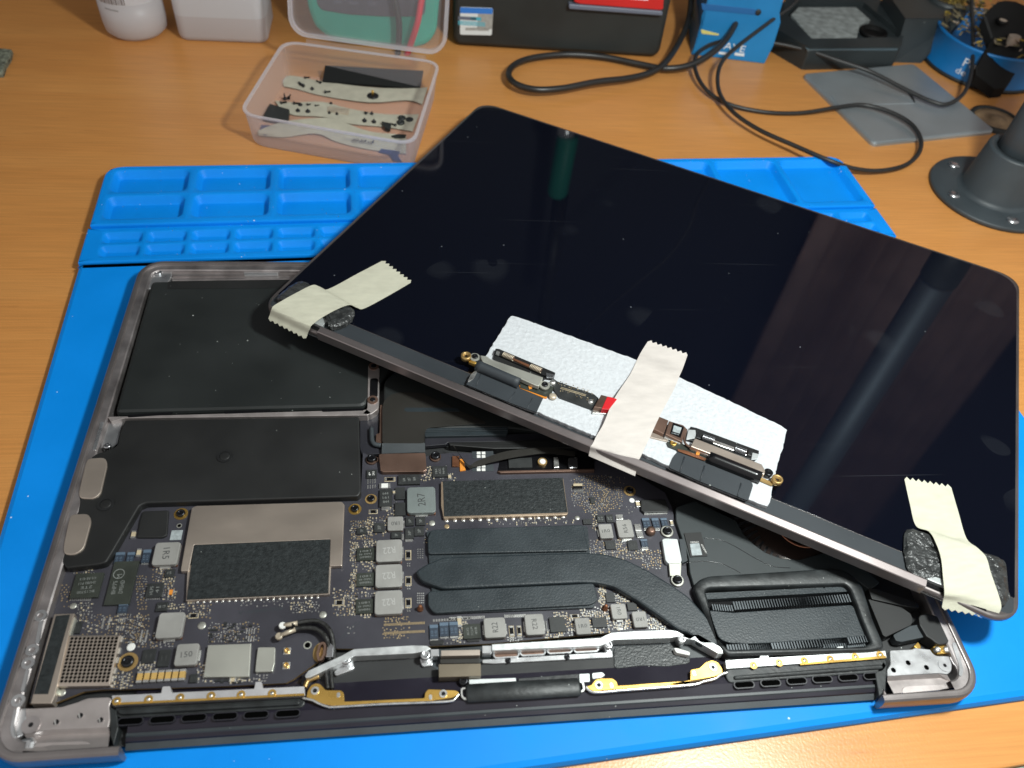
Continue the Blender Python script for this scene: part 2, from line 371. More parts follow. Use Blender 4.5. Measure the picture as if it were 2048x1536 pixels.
M['shield'] = mat('satin nickel shield', (.56, .56, .50), .42, .75, noise=(60, .08))
M['silver'] = mat('solder silver', (.78, .78, .75), .28, .9, noise=(400, .2))
M['white'] = mat('white component', (.75, .75, .72), .5)
M['gold'] = mat('gold plating', (.80, .50, .13), .3, .9, noise=(120, .15))
M['golddull'] = mat('dull gold ring', (.50, .33, .13), .42, .7, noise=(120, .2))
M['via'] = mat('pale gold via', (.50, .38, .22), .4, .7)
M['capg'] = mat('ochre capacitor', (.50, .32, .10), .5, noise=(200, .1))
M['tan'] = mat('tan capacitor', (.48, .40, .27), .5, noise=(200, .15))
M['orange'] = mat('orange part', (.70, .25, .03), .5)
M['res'] = mat('dark blue resistor', (.030, .044, .066), .4, noise=(200, .15))
M['resl'] = mat('light blue end', (.10, .145, .20), .4)
M['screw'] = mat('black oxide screw', (.035, .036, .04), .28, .8, noise=(300, .3))
M['steel'] = mat('bright steel', (.55, .56, .58), .25, .95, noise=(200, .15))
M['hinge'] = mat('dark hinge moulding', (.020, .020, .026), .42, noise=(40, .2), dust=.03)
M['hinge2'] = mat('purple black hinge strip', (.013, .011, .020), .38, noise=(40, .2), dust=.04)
M['hinge3'] = mat('grey hinge strip', (.040, .048, .054), .5, noise=(60, .2), dust=.03)
M['rubber'] = mat('worn black rubber', (.017, .020, .021), .45, noise=(160, .5), dust=.10, bump=(700, .5, .16))
M['mask'] = mat('cream masking tape', (.53, .52, .415), .75, noise=(160, .07), bump=(900, .55, .08), stretch=(1, 3, 1))
M['mask3'] = mat('old tape', (.46, .44, .35), .75, noise=(160, .1))
M['mask2'] = mat('pale masking tape', (.57, .525, .49), .75, noise=(120, .07), bump=(900, .5, .08), stretch=(1, 3, 1))
M['foam'] = mat('white packing foam', (.56, .58, .605), .45, noise=(700, .06), bump=(560, .9, .5))
M['bfoam'] = mat('black closed cell foam', (.034, .036, .036), .32, noise=(300, .5), bump=(420, 1.0, 1.2))
M['led'] = mat('white sensor cap', (.85, .85, .83), .4)
M['red'] = mat('red connector', (.55, .012, .018), .45)
M['screen'] = glass_screen()
M['bezel'] = mat('matt bezel strip', (.028, .034, .040), .55, noise=(30, .1), dust=.01)
M['lidedge'] = mat('dark lid edge', (.24, .215, .21), .36, .85, noise=(60, .1))
M['pp'] = clear_plastic('clear polypropylene', .80, (.80, .76, .80))
M['ppr'] = clear_plastic('polypropylene rim', .40, (.84, .82, .86))
M['frost'] = clear_plastic('frosted bottle', .06, (.84, .85, .88), .4)
M['liquid'] = clear_plastic('cloudy liquid behind plastic', .05, (.76, .73, .74), .4)
M['label_grey'] = mat('grey barcode print', (.20, .18, .18), .6)
M['mm_green'] = mat('green rubber holster', (.005, .30, .21), .5, noise=(30, .1))
M['mm_grey'] = mat('dark meter face', (.06, .06, .075), .45, noise=(30, .1))
M['cable_red'] = mat('red test lead', (.55, .02, .04), .4)
M['cable'] = mat('black cable', (.018, .018, .018), .36, noise=(60, .2))
M['cable2'] = mat('dark grey cable', (.020, .020, .020), .42, noise=(60, .2))
M['case'] = mat('black device case', (.017, .020, .019), .5, noise=(25, .2), bump=(2500, .3, .1))
M['redcase'] = mat('red panel', (.56, .018, .015), .4, noise=(20, .1))
M['greybar'] = mat('grey bar', (.13, .15, .20), .45)
M['sticker'] = mat('white sticker', (.68, .72, .72), .5)
M['stickerb'] = mat('blue sticker band', (.03, .19, .62), .5)
M['cyan'] = mat('cyan print', (.08, .40, .50), .6)
M['qgrey'] = mat('grey patch', (.34, .34, .32), .6, noise=(500, .15))
M['boxblue'] = mat('blue tool stand', (.006, .19, .46), .45, noise=(30, .1))
M['boxblue_d'] = mat('darker blue recess', (.005, .11, .32), .5)
M['scrap'] = mat('dark blue film', (.006, .03, .13), .5)
M['wprint'] = mat('white print', (.72, .78, .82), .6)
M['yellow'] = mat('yellow print', (.66, .60, .18), .6)
M['sponge'] = mat('grey wet sponge', (.22, .24, .235), .85, noise=(220, .35), bump=(500, .8, .4))
M['holder'] = mat('black holder plastic', (.022, .028, .030), .42, noise=(25, .3), dust=.02)
M['holderg'] = mat('blue grey front', (.12, .17, .20), .4, noise=(40, .1))
M['plate'] = mat('brushed grey plate', (.34, .38, .40), .36, .55, noise=(25, .12), dust=.02)
M['tin'] = mat('blue tin', (.004, .15, .42), .42, noise=(30, .1))
M['brass'] = mat('brass wool', (.42, .31, .07), .4, .5, noise=(300, .5))
M['clutter'] = mat('olive scraps', (.14, .115, .065), .7, noise=(120, .5))
M['beige'] = mat('beige wall panel', (.36, .29, .23), .7, noise=(20, .1))
M['toolblack'] = mat('black tool', (.0035, .0035, .0035), .6, spec=.2)
M['cork'] = mat('tan disc', (.30, .20, .11), .7, noise=(90, .3))
M['lamp'] = mat('dark grey powder coat', (.040, .051, .058), .5, noise=(40, .15), bump=(2500, .5, .15), dust=.012)
M['stone'] = mat('speckled green stone', (.15, .16, .12), .7, noise=(350, .8), bump=(600, .6, .5))
M['shieldtan'] = mat('tan nickel', (.46, .35, .25), .4, .75, noise=(90, .2))
M['blockb'] = mat('bronze plate', (.23, .195, .145), .35, .7, noise=(40, .2), dust=.03)
M['hole_shade'] = mat('painted hole shade', (.002, .002, .002), .9, spec=0)  # near-black fill, paints in the shade inside slots and holes
M['fanc'] = mat('fan cover film', (.027, .034, .036), .48, noise=(40, .12), dust=.012)
M['tblack'] = mat('matt black pad', (.008, .009, .009), .7, spec=.2)
M['padw'] = mat('pale label', (.33, .37, .38), .6, noise=(700, .25))
M['blade'] = mat('fan blade plastic', (.020, .021, .023), .3)
M['copper_ring'] = mat('copper ring', (.50, .22, .13), .35, .8)
M['cableweave'] = mat('braided black cable', (.018, .018, .017), .5, noise=(900, .7), bump=(1500, .8, .2))
M['cream'] = mat('cream connector', (.55, .47, .36), .4, .4, noise=(200, .2))
M['silverplate'] = mat('pale silver plate', (.60, .63, .63), .45, .6, noise=(120, .08))
M['whitepaint'] = mat('raw aluminium bracket', (.74, .76, .76), .38, .8, noise=(300, .12), bump=(500, .2, .05))
M['strip'] = mat('grey gasket strip', (.52, .51, .52), .42, .4, noise=(80, .12))

# ------------------------------------------------------------------ setting: floor and desk
mb = MB(); mb.prism([(-3000, -3000), (3000, -3000), (3000, 3000), (-3000, 3000)], -775, -765)
solo('floor', mb, M['floor'], None, None, kind='structure')
fe = [B.un(1955, 1545, -12), B.un(2060, 1527, -12)]
d = (Vector(fe[1]) - Vector(fe[0])).normalized()
p0 = Vector(fe[0]) - d * 900; p1 = Vector(fe[0]) + d * 700; nrm = Vector((-d.y, d.x))
mb = MB(); mb.prism([(-1600, 660), (1900, 660), (1900, 680), (-1600, 680)], -775, 1500); solo('wall', mb, mat('dark wall for reflections', (.022, .028, .042), .7, noise=(4, .3)), None, None, kind='structure')  # added unseen wall: darkens the screen's reflections and blocks ambient light from behind
desk = thing('desk', 'orange-brown wood grain desk that everything lies on', 'desk', (0.2, 0.2, 0))
top = [p0, p1, p1 + nrm * 1000, p0 + nrm * 1000]
mb = MB(); mb.prism([tuple(q) for q in top], -36, -12.0, 0, bev=.8); part('tabletop', mb, M['wood'], desk)
mb = MB(); mb.prism([tuple(q) for q in (p0 - nrm * 2.2, p1 - nrm * 2.2, p1 - nrm * .1, p0 - nrm * .1)], -36, -13.5, 0, bev=.8); part('edge_band', mb, M['edge'], desk)
for q in (p0 + nrm * 60 + d * 60, p1 + nrm * 60 - d * 60, p1 + nrm * 900 - d * 60, p0 + nrm * 900 + d * 60):
    mb = MB(); mb.rect((q.x - 25, q.y - 25, q.x + 25, q.y + 25), -765, -36.3); part('leg', mb, M['edge'], desk)

# ------------------------------------------------------------------ silicone mat
MW, MH = 413.0, 311.5
mat_t = thing('silicone_mat', 'blue silicone repair mat with moulded trays under the laptop', 'work mat', wpos(MAT, (200, 150, -4)))
def mu(k, x, y, h): return MAT.un(*px(k, x, y), h)
yA = mu('W', 700, 880, 3.0)[1]       # front of raised tray panel
yB = mu('W', 700, 1385, 1.2)[1]      # front of small tray panel
mb = MB(); mb.prism(rpoly([(0, 0), (MW, 0), (MW, yB), (0, yB)], [9, 9, .1, .1]), -4, 0, bev=2.4); part('work_area', mb, M['blue'], mat_t, MAT)
def tray_panel(name, x0, y0, x1, y1, zt, pockets, depth, mt, rad, rimr):
    """plate with rounded pockets: grid of cells, each with a sunk rounded floor; pockets = list of rows of (cell rect, pocket rect)"""
    mb = MB()
    n = 4
    for (cx0, cy0, cx1, cy1), (a0, b0, a1, b1) in pockets:
        ring = rrect(a0, b0, a1, b1, rad, n)
        # matching points on the cell's border
        outer = []
        crn = [(cx1, cy0), (cx1, cy1), (cx0, cy1), (cx0, cy0)]
        for ci, (qx, qy) in enumerate(crn):
            for k in range(n + 1):
                rx, ry = ring[ci * (n + 1) + k]
                if ci == 0: outer.append((rx, cy0) if k == 0 else ((cx1, ry) if k == n else (cx1, cy0)))
                elif ci == 1: outer.append((cx1, ry) if k == 0 else ((rx, cy1) if k == n else (cx1, cy1)))
                elif ci == 2: outer.append((rx, cy1) if k == 0 else ((cx0, ry) if k == n else (cx0, cy1)))
                else: outer.append((cx0, ry) if k == 0 else ((rx, cy0) if k == n else (cx0, cy0)))
        r1 = rrect(a0 + .5, b0 + .5, a1 - .5, b1 - .5, max(rad - .5, .3), n)
        r2 = rrect(a0 + 1.6, b0 + 1.6, a1 - 1.6, b1 - 1.6, max(rad - 1.2, .3), n)
        r3 = rrect(a0 + 2.6, b0 + 2.6, a1 - 2.6, b1 - 2.6, max(rad - 1.8, .2), n)
        mb.loft([[(q[0], q[1], zt) for q in outer], [(q[0], q[1], zt) for q in ring], [(q[0], q[1], zt - .35) for q in r1], [(q[0], q[1], zt - depth + .7) for q in r2], [(q[0], q[1], zt - depth) for q in r3]], 0, True, True, (False, True))
    gx0 = min(c[0][0] for c in pockets); gx1 = max(c[0][2] for c in pockets); gy0 = min(c[0][1] for c in pockets); gy1 = max(c[0][3] for c in pockets)
    inner = [(gx0, gy0), (gx1, gy0), (gx1, gy1), (gx0, gy1)]
    out = rpoly([(x0, y0), (x1, y0), (x1, y1), (x0, y1)], rimr, 5)
    n6 = 6
    inn = []
    for q in inner: inn += [q] * n6
    mb.loft([[(q[0], q[1], -4) for q in out], [(q[0], q[1], zt - .8) for q in out], [(q[0], q[1], zt - .2) for q in inset(out, .25)], [(q[0], q[1], zt) for q in inset(out, .8)], [(q[0], q[1], zt) for q in inn]], 0, False)
    return part(name, mb, mt, mat_t, MAT)
# large trays (upper strip): two rows on the left, one tall row on the right
gx0, gx1 = 4.0, MW - 4.0
gyt = MH - 2.5; gyb = yA + 2.5
mid = (gyt + gyb) / 2
cells = []
NC = 10; cw = (gx1 - gx0) / NC
for c in range(NC):
    xa, xb = gx0 + c * cw, gx0 + (c + 1) * cw
    if c < 7:
        cells.append(((xa, gyb, xb, mid), (xa + 1.6, gyb + 1.6, xb - 1.6, mid - 1.4)))
        cells.append(((xa, mid, xb, gyt), (xa + 1.6, mid + 1.4, xb - 1.6, gyt - 1.0)))
    else: cells.append(((xa, gyb, xb, gyt), (xa + 1.3, gyb + 1.6, xb - 1.3, gyt - 1.0)))
tray_panel('large_tray_panel', 1.5, yA, MW - 1.5, MH, 3.0, cells, 4.2, M['blue_dusty'], 4.0, [.4, .4, 9, 9])
gyt2 = yA - 2.6; gyb2 = yB + 2.5; mid2 = (gyt2 + gyb2) / 2; cells = []
NC = 20; sx0, sx1 = 7.0, MW - 7.0; cw = (sx1 - sx0) / NC
for c in range(NC):
    xa, xb = sx0 + c * cw, sx0 + (c + 1) * cw
    cells.append(((xa, gyb2, xb, mid2), (xa + .9, gyb2 + .9, xb - .9, mid2 - .8)))
    cells.append(((xa, mid2, xb, gyt2), (xa + .9, mid2 + .8, xb - .9, gyt2 - .9)))
tray_panel('small_tray_panel', .2, yB, MW - .2, yA, 1.3, cells, 2.6, M['blue_dusty'], 2.4, [.4, .4, .4, .4])

# ------------------------------------------------------------------ laptop base
lap = thing('opened_laptop', 'opened laptop lower case with exposed circuit board and batteries on the blue mat', 'laptop', wpos(B, (152, 106, -8)))
LW, LH = 304.1, 212.4
def path_pt(off):
    """open outline of the case at an inward offset: from the left hinge foot, round the left, back and right sides to the right hinge foot"""
    r = 10.5; o = off; q = max(r - o, .4)
    pts = []
    xl = 36.5; xr = 268.0
    pts.append((xl, o))
    def arc(cx, cy, a0, a1, n=8):
        for k in range(n + 1):
            t = math.radians(a0 + (a1 - a0) * k / n); pts.append((cx + q * math.cos(t), cy + q * math.sin(t)))
    arc(r, r, 270, 180); arc(r, LH - r, 180, 90); arc(LW - r, LH - r, 90, 0); arc(LW - r, r, 0, -90)
    pts.append((xr, o)); return pts
def sweep(prof, mats, name, smooth_=False):
    mb = MB(); mb.loft([[(x, y, z) for x, y in path_pt(o)] for o, z in prof], 0, smooth_, False)
    n = len(prof)
    for e in (0, -1):
        ring = [(path_pt(o)[e][0], path_pt(o)[e][1], z) for o, z in prof]
        mb.add(ring, [tuple(range(n))])
    return part(name, mb, mats, lap)
sweep([(1.6, -8), (.5, -7.2), (.05, -5), (.0, -2.2), (.25, -.8), (.8, -.15), (1.5, 0), (2.3, 0), (2.6, -.1), (2.75, -.75)], M['alu'], 'case_rim')
mb = MB()
mb.loft([[(x, y, z) for x, y in path_pt(o)][1:-1] for o, z in [(2.75, -.75), (3.6, -.8), (5.4, -.95), (5.9, -1.3), (6.1, -3.5), (6.2, -7)]], 0, False, False)
part('inner_ledge', mb, M['ledge'], lap)
mb = MB(); mb.prism(rrect(2, 4.5, LW - 2, LH - 2, 9), -7.6, -6.8); part('inner_tray', mb, M['well'], lap)

# milled slots and screw bosses on the left ledge
for (a, b_) in (((350, 1130), (395, 1115)), ((335, 1310), (300, 1300))): pass
def slot(k, pts, z0, z1, mt, name, r=1.2, bev=0):
    mb = MB(); mb.prism(rpoly(pl(B, z1, k, pts), r, 3), z0, z1, bev=bev); return part(name, mb, mt, lap)
slot('A', [(335, 1115), (368, 1115), (330, 1312), (298, 1312)], -2, -.62, M['bare'], 'ledge_pad', .6)
slot('E', [(222, 690), (250, 690), (205, 885), (172, 885)], -2, -.62, M['bare'], 'ledge_pad', .6)
slot('Q', [(190, 730), (225, 745), (170, 1000), (215, 1130), (170, 1120), (130, 1010)], -2, -.62, M['bare'], 'ledge_pad', 2)
slot('R', [(1060, 745), (1120, 745), (1225, 1120), (1200, 1210), (1160, 1190), (1170, 1080)], -2, -.55, M['bare'], 'ledge_pad', 1)
slot('R', [(1010, 470), (1040, 480), (1090, 640), (1075, 660)], -2, -.55, M['bare'], 'ledge_pad', .5)
slot('L', [(515, 930), (532, 930), (490, 1075), (472, 1075)], -2, -.6, M['bare'], 'ledge_pad', .5)
for x, y in ((345, 235), (275, 530), (240, 640), (155, 960)):
    c = B.un(*px('E', x, y), -.6); mb = MB(); mb.ring(c, .9, 1.9, -1.2, -.45, 14); mb.disc(c, .95, -1.0, 12, 1); part('screw_boss', mb, [M['bare'], M['gloss']], lap)
# back corner fitting
mb = MB(); mb.prism(pl(B, -2.2, 'L', [(750, 190), (790, 140), (880, 140), (880, 180), (850, 235), (760, 250)]), -6.5, -2.2, bev=.4); part('corner_fitting', mb, M['bare'], lap)
c = B.un(*px('L', 810, 170), -2); mb = MB(); mb.lathe((c[0], c[1], -2.2), [(1.7, 0), (1.7, .8), (1.2, 1.1), (.6, .7)], 16); part('screw', mb, M['steel'], lap)
mb = MB(); mb.prism(pl(B, -2.4, 'L', [(880, 150), (1600, 145), (1600, 178), (880, 185)]), -6.5, -2.4); part('back_rail', mb, M['ledge'], lap)
slot('L', [(1245, 155), (1420, 152), (1425, 178), (1250, 180)], -3, -2.0, M['bare'], 'rail_clip', .6, .2)
mb = MB(); mb.prism(pl(B, -3.2, 'L', [(880, 185), (1600, 180), (1600, 200), (880, 208)]), -6.5, -3.2, bev=.3); part('back_rail', mb, M['ledge'], lap)

# batteries
bat = MB(); bat.prism(rpoly(pl(B, -1.6, 'L', [(775, 208), (2300, 190), (1868, 852), (585, 885)]), [2.5, 2.5, 3, 2.5], 4), -6.5, -1.6, bev=1.5)
part('battery_cell', bat, M['cell'], lap)
mb = MB(); mb.prism(pl(B, -1.45, 'L', [(862, 213), (2200, 190), (2190, 240), (855, 250)]), -1.5, -1.53); 
part('battery_wrap_fold', mb, M['spk'], lap)
mb = MB(); p = pl(B, -2.2, 'P', [(768, 740), (1000, 700), (1230, 880), (790, 820), (772, 790)])
mb.prism(rpoly(pl(B, -2.4, 'N', [(245, 320), (1200, -500), (4300, -500), (3300, 1000), (1500, 790), (660, 800), (245, 760)]), 2), -6.5, -2.4, bev=.6); part('battery_cell', mb, M['cell'], lap)
# brown frame round the cell
mb = MB(); mb.prism(pl(B, -1.2, 'L', [(550, 905), (1880, 868), (1900, 885), (1880, 897), (640, 912), (570, 930)]), -6.5, -1.2, bev=.15); part('battery_frame', mb, M['brown_alu'], lap)
for q in ([(655, 895), (885, 880), (880, 892), (655, 908)], [(1145, 877), (1385, 869), (1385, 881), (1150, 889)], [(1645, 867), (1865, 862), (1865, 872), (1650, 879)]): slot('L', q, -1.3, -1.02, M['gloss'], 'frame_slot', .5)
mb = MB(); mb.prism(rpoly(pl(B, -1.2, 'N', [(85, 150), (200, 180), (190, 600), (110, 660), (20, 655), (75, 600)]), 1.0), -6.5, -1.2, bev=.15); part('battery_frame', mb, M['brown_alu'], lap)
slot('N', [(105, 290), (185, 290), (180, 480), (100, 480)], -1.3, -1.02, M['gloss'], 'frame_slot', 1)
for x, y in ((130, 510), (140, 165)):
    c = B.un(*px('N', x, y), -1); mb = MB(); mb.ring(c, 1.1, 2.1, -1.2, -.8, 14); mb.lathe((c[0], c[1], -1.2), [(1.1, 0), (1.1, .45), (.5, .3)], 12, 1); part('screw', mb, [M['brownmetal'], M['screw']], lap)
# speaker housing
sp = pl(B, -.9, 'L', [(640, 922), (1838, 905), (1848, 1290), (1835, 1312), (745, 1346), (715, 1360), (590, 1575), (545, 1650), (500, 1662), (340, 1680), (315, 1645), (335, 1560), (345, 1470), (355, 1425), (400, 1395), (405, 1345), (395, 1300), (410, 1200), (440, 1125), (490, 1095), (575, 1068), (600, 1050), (615, 980)])
mb = MB(); mb.prism(rpoly(sp, .9, 3), -6.4, -.9, bev=.5); spk = part('speaker_housing', mb, M['spk'], lap)
for q in ([(448, 1118), (540, 1112), (550, 1150), (515, 1300), (480, 1325), (408, 1322), (402, 1290), (435, 1150)], [(362, 1404), (455, 1400), (468, 1440), (430, 1580), (385, 1612), (325, 1610), (325, 1560), (350, 1440)]):
    mb = MB(); mb.prism(rpoly(pl(B, -.25, 'L', q), 1.8, 3), -.95, -.25, bev=.3); part('foam_pad', mb, M['champ'], spk)
for x, y in ((1150, 1105), (540, 1350)):
    c = B.un(*px('L', x, y), -.7); mb = MB(); mb.ring(c, 1.9, 2.9, -.95, -.62, 22, 1); mb.lathe((c[0], c[1], -.9), [(2.0, 0), (2.0, .15), (1.5, .25), (.3, .2)], 20); part('screw', mb, [M['spk'], M['blk']], spk)
slotmb = MB(); slotmb.prism(rpoly(pl(B, -3, 'L', [(545, 930), (630, 920), (600, 1045), (570, 1060), (515, 1065)]), .5), -6.5, -3); part('corner_fitting', slotmb, M['bare'], lap)
c = B.un(*px('L', 550, 1055), -2.4); mb = MB(); mb.lathe((c[0], c[1], -3), [(1.3, 0), (1.3, .9), (.9, 1.2), (.3, .9)], 14); part('screw', mb, M['steel'], lap)

# ------------------------------------------------------------------ logic board
BT = -4.0
bp = [px('A', 505, 690), px('A', 560, 620), (230, 1010), (722, 985), (726, 905), (760, 925), (905, 905), (1100, 912), (1232, 925), (1262, 944), (1330, 985), (1344, 1015), (1352, 1052), (1372, 1125), (1374, 1150), (1380, 1160), (1400, 1258), (1365, 1268), (1221, 1265), (980, 1287), (882, 1291), (745, 1298), (672, 1297), (640, 1320), (606, 1345), (588, 1358), (572, 1366), (460, 1372), (300, 1377), (205, 1379), (168, 1383), (110, 1406), (58, 1408), (62, 1390), (103, 1236), (112, 1205)]
mb = MB(); mb.prism([B.un(u, v, BT) for u, v in bp], BT - 1.0, BT, 0, smi=1); lb = part('logic_board', mb, [M['pcb'], M['golddull']], lap)
TAKEN = []
def take(r): TAKEN.append(r)
def inductor(k, x0, y0, x1, y1, txt='', rot=0, m_='ind', h=2.2, tabs='s', tm='print_d'):
    r = bb(B, k, x0, y0, x1, y1, BT + h); take(r); mb = MB(); w_, h_ = r[2] - r[0], r[3] - r[1]
    mb.rect((r[0] + .12, r[1] + .12, r[2] - .12, r[3] - .12), BT, BT + .9, 2, 0, .3)
    mb.rect(r, BT + .55, BT + h, 0, .22, min(w_, h_) * .12)
    cx, cy = (r[0] + r[2]) / 2, (r[1] + r[3]) / 2
    if 's' in tabs: mb.rect((cx - w_ * .22, r[1] - .55, cx + w_ * .22, r[1] + .2), BT, BT + .62, 3, .1)
    if 'e' in tabs: mb.rect((r[2] - .2, cy - h_ * .25, r[2] + .45, cy + h_ * .25), BT, BT + .7, 3, .1)
    if 'w' in tabs: mb.rect((r[0] - .45, cy - h_ * .25, r[0] + .2, cy + h_ * .25), BT, BT + .7, 3, .1)
    if txt:
        L_, T_ = (w_, h_) if rot % 180 == 0 else (h_, w_)
        mb.text(txt, cx, cy, L_ * .5, T_ * .27, BT + h + .012, rot, 1)
    return part('inductor', mb, [M[m_], M[tm], M['copper'], M['silver']], lb)
inductor('A', 1290, 440, 1545, 640, '1R5', -86, tabs='s')
inductor('A', 1320, 1037, 1585, 1265, '', 0)
inductor('E', 1480, 468, 1705, 662, '150', 4, 'ind', tabs='e')
for q in ((1758, 418, 1982, 612), (1752, 628, 1982, 832), (1746, 850, 1984, 1062)): inductor('Bz', *q, 'R22', 186, tabs='e', tm='print_l')
inductor('Bz', 1856, 222, 1990, 346, '1R0', 184, tabs='e', h=1.4)
inductor('C', 570, 395, 818, 622, '2R7', 94, 'ind2')
inductor('G', 284, 246, 482, 425, 'R22', 94, tabs='ew')
inductor('G', 632, 216, 814, 400, 'R22', -86, tabs='ew')
inductor('G', 1060, 250, 1208, 396, '1R0', 4, tabs='w', h=1.8)
inductor('G', 1366, 130, 1518, 264, '1R0', -86, h=1.8)
inductor('G', 1548, 195, 1696, 336, '1R0', 184, h=1.8, tabs='')
inductor('D', 665, 628, 802, 752, '1R0', 4, tabs='w', h=1.8)
inductor('D', 815, 592, 978, 745, 'R56', 94, h=1.8)
def chip(k, x0, y0, x1, y1, lines=(), rot=0, m_='ic', h=.85, name='chip', pm='print', bev=.06, fill=.75):
    r = bb(B, k, x0, y0, x1, y1, BT + h); take(r); mb = MB(); w_, h_ = r[2] - r[0], r[3] - r[1]
    mb.rect(r, BT, BT + h, 0, bev)
    cx, cy = (r[0] + r[2]) / 2, (r[1] + r[3]) / 2
    n = len(lines); L_, T_ = (w_, h_) if rot % 180 < 45 or rot % 180 > 135 else (h_, w_)
    cs, sn = math.cos(math.radians(rot)), math.sin(math.radians(rot))
    for i, t in enumerate(lines):
        dy = (n - 1) / 2 - i
        dy *= T_ * .72 / max(n, 1)
        f_ = fill * min(1, .35 + len(t) * .11)
        mb.text(t, cx - dy * sn, cy + dy * cs, L_ * f_, T_ * .42 / max(n, 1.4), BT + h + .012, rot, 1)
    return part(name, mb, [M[m_], M[pm]], lb)
chip('A', 592, 702, 890, 922, ('BC15700', '2TE', '2H080 P11', '416 AB 42 B'), 184, 'ic_o', 1.0, fill=.6)
chip('A', 886, 600, 1190, 978, (), 94, 'ic_o', 1.0)
# maker's mark on the memory chip
mb = MB(); c = B.un(*px('A', 1015, 715), BT + 1.03)
mb.lathe((c[0], c[1], BT + 1.0), [(1.55, 0), (1.8, .03)], 20, 0, False, caps=False); mb.text('M', c[0] + .3, c[1] - .9, 1.5, 1.6, BT + 1.03, 94, 0)
for t_, x_, y_ in (('BHP75', 975, 832), ('D9SHD', 1038, 826)):
    c2 = B.un(*px('A', x_, y_), BT + 1.03); mb.text(t_, c2[0], c2[1], 4.6, 1.3, BT + 1.03, 92, 0)
part('chip_marking', mb, M['print'], lb)
chip('A', 1236, 792, 1400, 918, ('HLPS', '41'), 94, 'ic', .8)
chip('A', 1326, 955, 1434, 1034, ('38 19',), 4)
chip('A', 1402, 672, 1492, 742, ('15',), 4)
for q in ((1200, 520, 1335, 642), (1335, 522, 1462, 672), (612, 287, 702, 388), (1612, 732, 1688, 808)): chip('E', *q, ('11',), 4, 'ic', .7, pm='print_d')
for q in ((1592, 490, 1746, 602), (1590, 702, 1746, 822), (1583, 926, 1736, 1056)): chip('Bz', *q, ('78B60', '74A0 45', '1801'), 184, 'ic_o', .9)
for q in ((142, 746, 228, 800), (290, 706, 380, 786), (560, 652, 632, 730), (648, 656, 728, 726), (556, 746, 630, 842), (633, 736, 718, 816), (438, 782, 522, 838)): chip('C', *q, ('3P',), 94, 'ic', .8, pm='print')
for q in ((472, 402, 555, 505), (468, 532, 560, 645)): chip('C', *q, (), 0, 'ic', .9)
chip('C', 498, 292, 682, 378, ('644', '187', '844'), 94, 'ic', 1.1, fill=.5)
chip('C', 336, 416, 444, 566, ('644', '161', '844'), 4, 'ic', 1.1, fill=.7)
chip('C', 786, 220, 918, 312, ('784', 'A32', '9646'), 94, 'ic', .9)
chip('C', 226, 250, 314, 322, ('P', '2R5'), 94, 'ic', .8, pm='white')
chip('G', 110, 302, 264, 434, ('AUG', '7CLM', '45B'), 94, 'ic_o', .9)
for q in ((843, 244, 992, 376), (1208, 247, 1342, 338), (1322, 36, 1412, 122), (1508, 122, 1602, 192)): chip('G', *q, (), 0, 'ic', .8)
for q in ((535, 586, 612, 632), (722, 770, 822, 846), (912, 770, 1012, 852), (595, 402, 642, 452)): chip('D', *q, ('51',), 4, 'ic', .7, pm='print_d')
for q in ((650, 550, 726, 616), (728, 548, 802, 616)): chip('D', *q, ('3P', 'F2'), 94, 'ic', .8)
def shunt(k, x0, y0, x1, y1):
    r = bb(B, k, x0, y0, x1, y1, BT + .8); take(r); mb = MB(); h_ = r[3] - r[1]
    mb.rect((r[0], r[1] + .1, r[2], r[3] - h_ * .24), BT + .12, BT + .8, 0, .08)
    mb.rect((r[0], r[3] - h_ * .24, r[2], r[3]), BT + .05, BT + .82, 1, .08)
    mb.rect((r[0] + .1, r[1] - .35, r[2] - .1, r[1] + .1), BT, BT + .3, 2)
    cx = (r[0] + r[2]) / 2; cy = (r[1] + r[3] - h_ * .2) / 2
    for s in (-1, 1):
        mb.text('10', cx + s * (r[2] - r[0]) * .22, cy, (r[3] - r[1]) * .36, (r[2] - r[0]) * .26, BT + .815, 94, 3)
    part('shunt_resistor', mb, [M['res'], M['resl'], M['silver'], M['resl']], lb)
for q in ((966, 528, 1066, 630), (1066, 528, 1152, 630), (1200, 506, 1292, 622), (996, 960, 1096, 1052)): shunt('A', *q)
for q in ((1702, 310, 1778, 436), (1786, 290, 1868, 416), (1870, 285, 1950, 410)): shunt('F', *q)
for q in ((1038, 578, 1120, 666), (1120, 578, 1198, 666), (1196, 578, 1268, 652), (1026, 758, 1098, 828)): shunt('D', *q)
def framed(k, x0, y0, x1, y1):
    r = bb(B, k, x0, y0, x1, y1, BT + .4); take(r); mb = MB(); w_, h_ = r[2] - r[0], r[3] - r[1]
    t = min(w_, h_) * .14
    mb.rect(r, BT, BT + .12, 0); mb.rect((r[0] + t, r[1] + t, r[2] - t, r[3] - t), BT, BT + .35, 1); v = .22
    if w_ > h_:
        for xx in (r[0] + t, r[2] - t - w_ * .14): mb.rect((xx, r[1] + t * 1.1, xx + w_ * .14, r[3] - t * 1.1), BT, BT + .42, 2)
    else:
        for yy in (r[1] + t, r[3] - t - h_ * .14): mb.rect((r[0] + t * 1.1, yy, r[2] - t * 1.1, yy + h_ * .14), BT, BT + .42, 2)
    part('resistor', mb, [M['tan'], M['gloss'], M['silver']], lb)
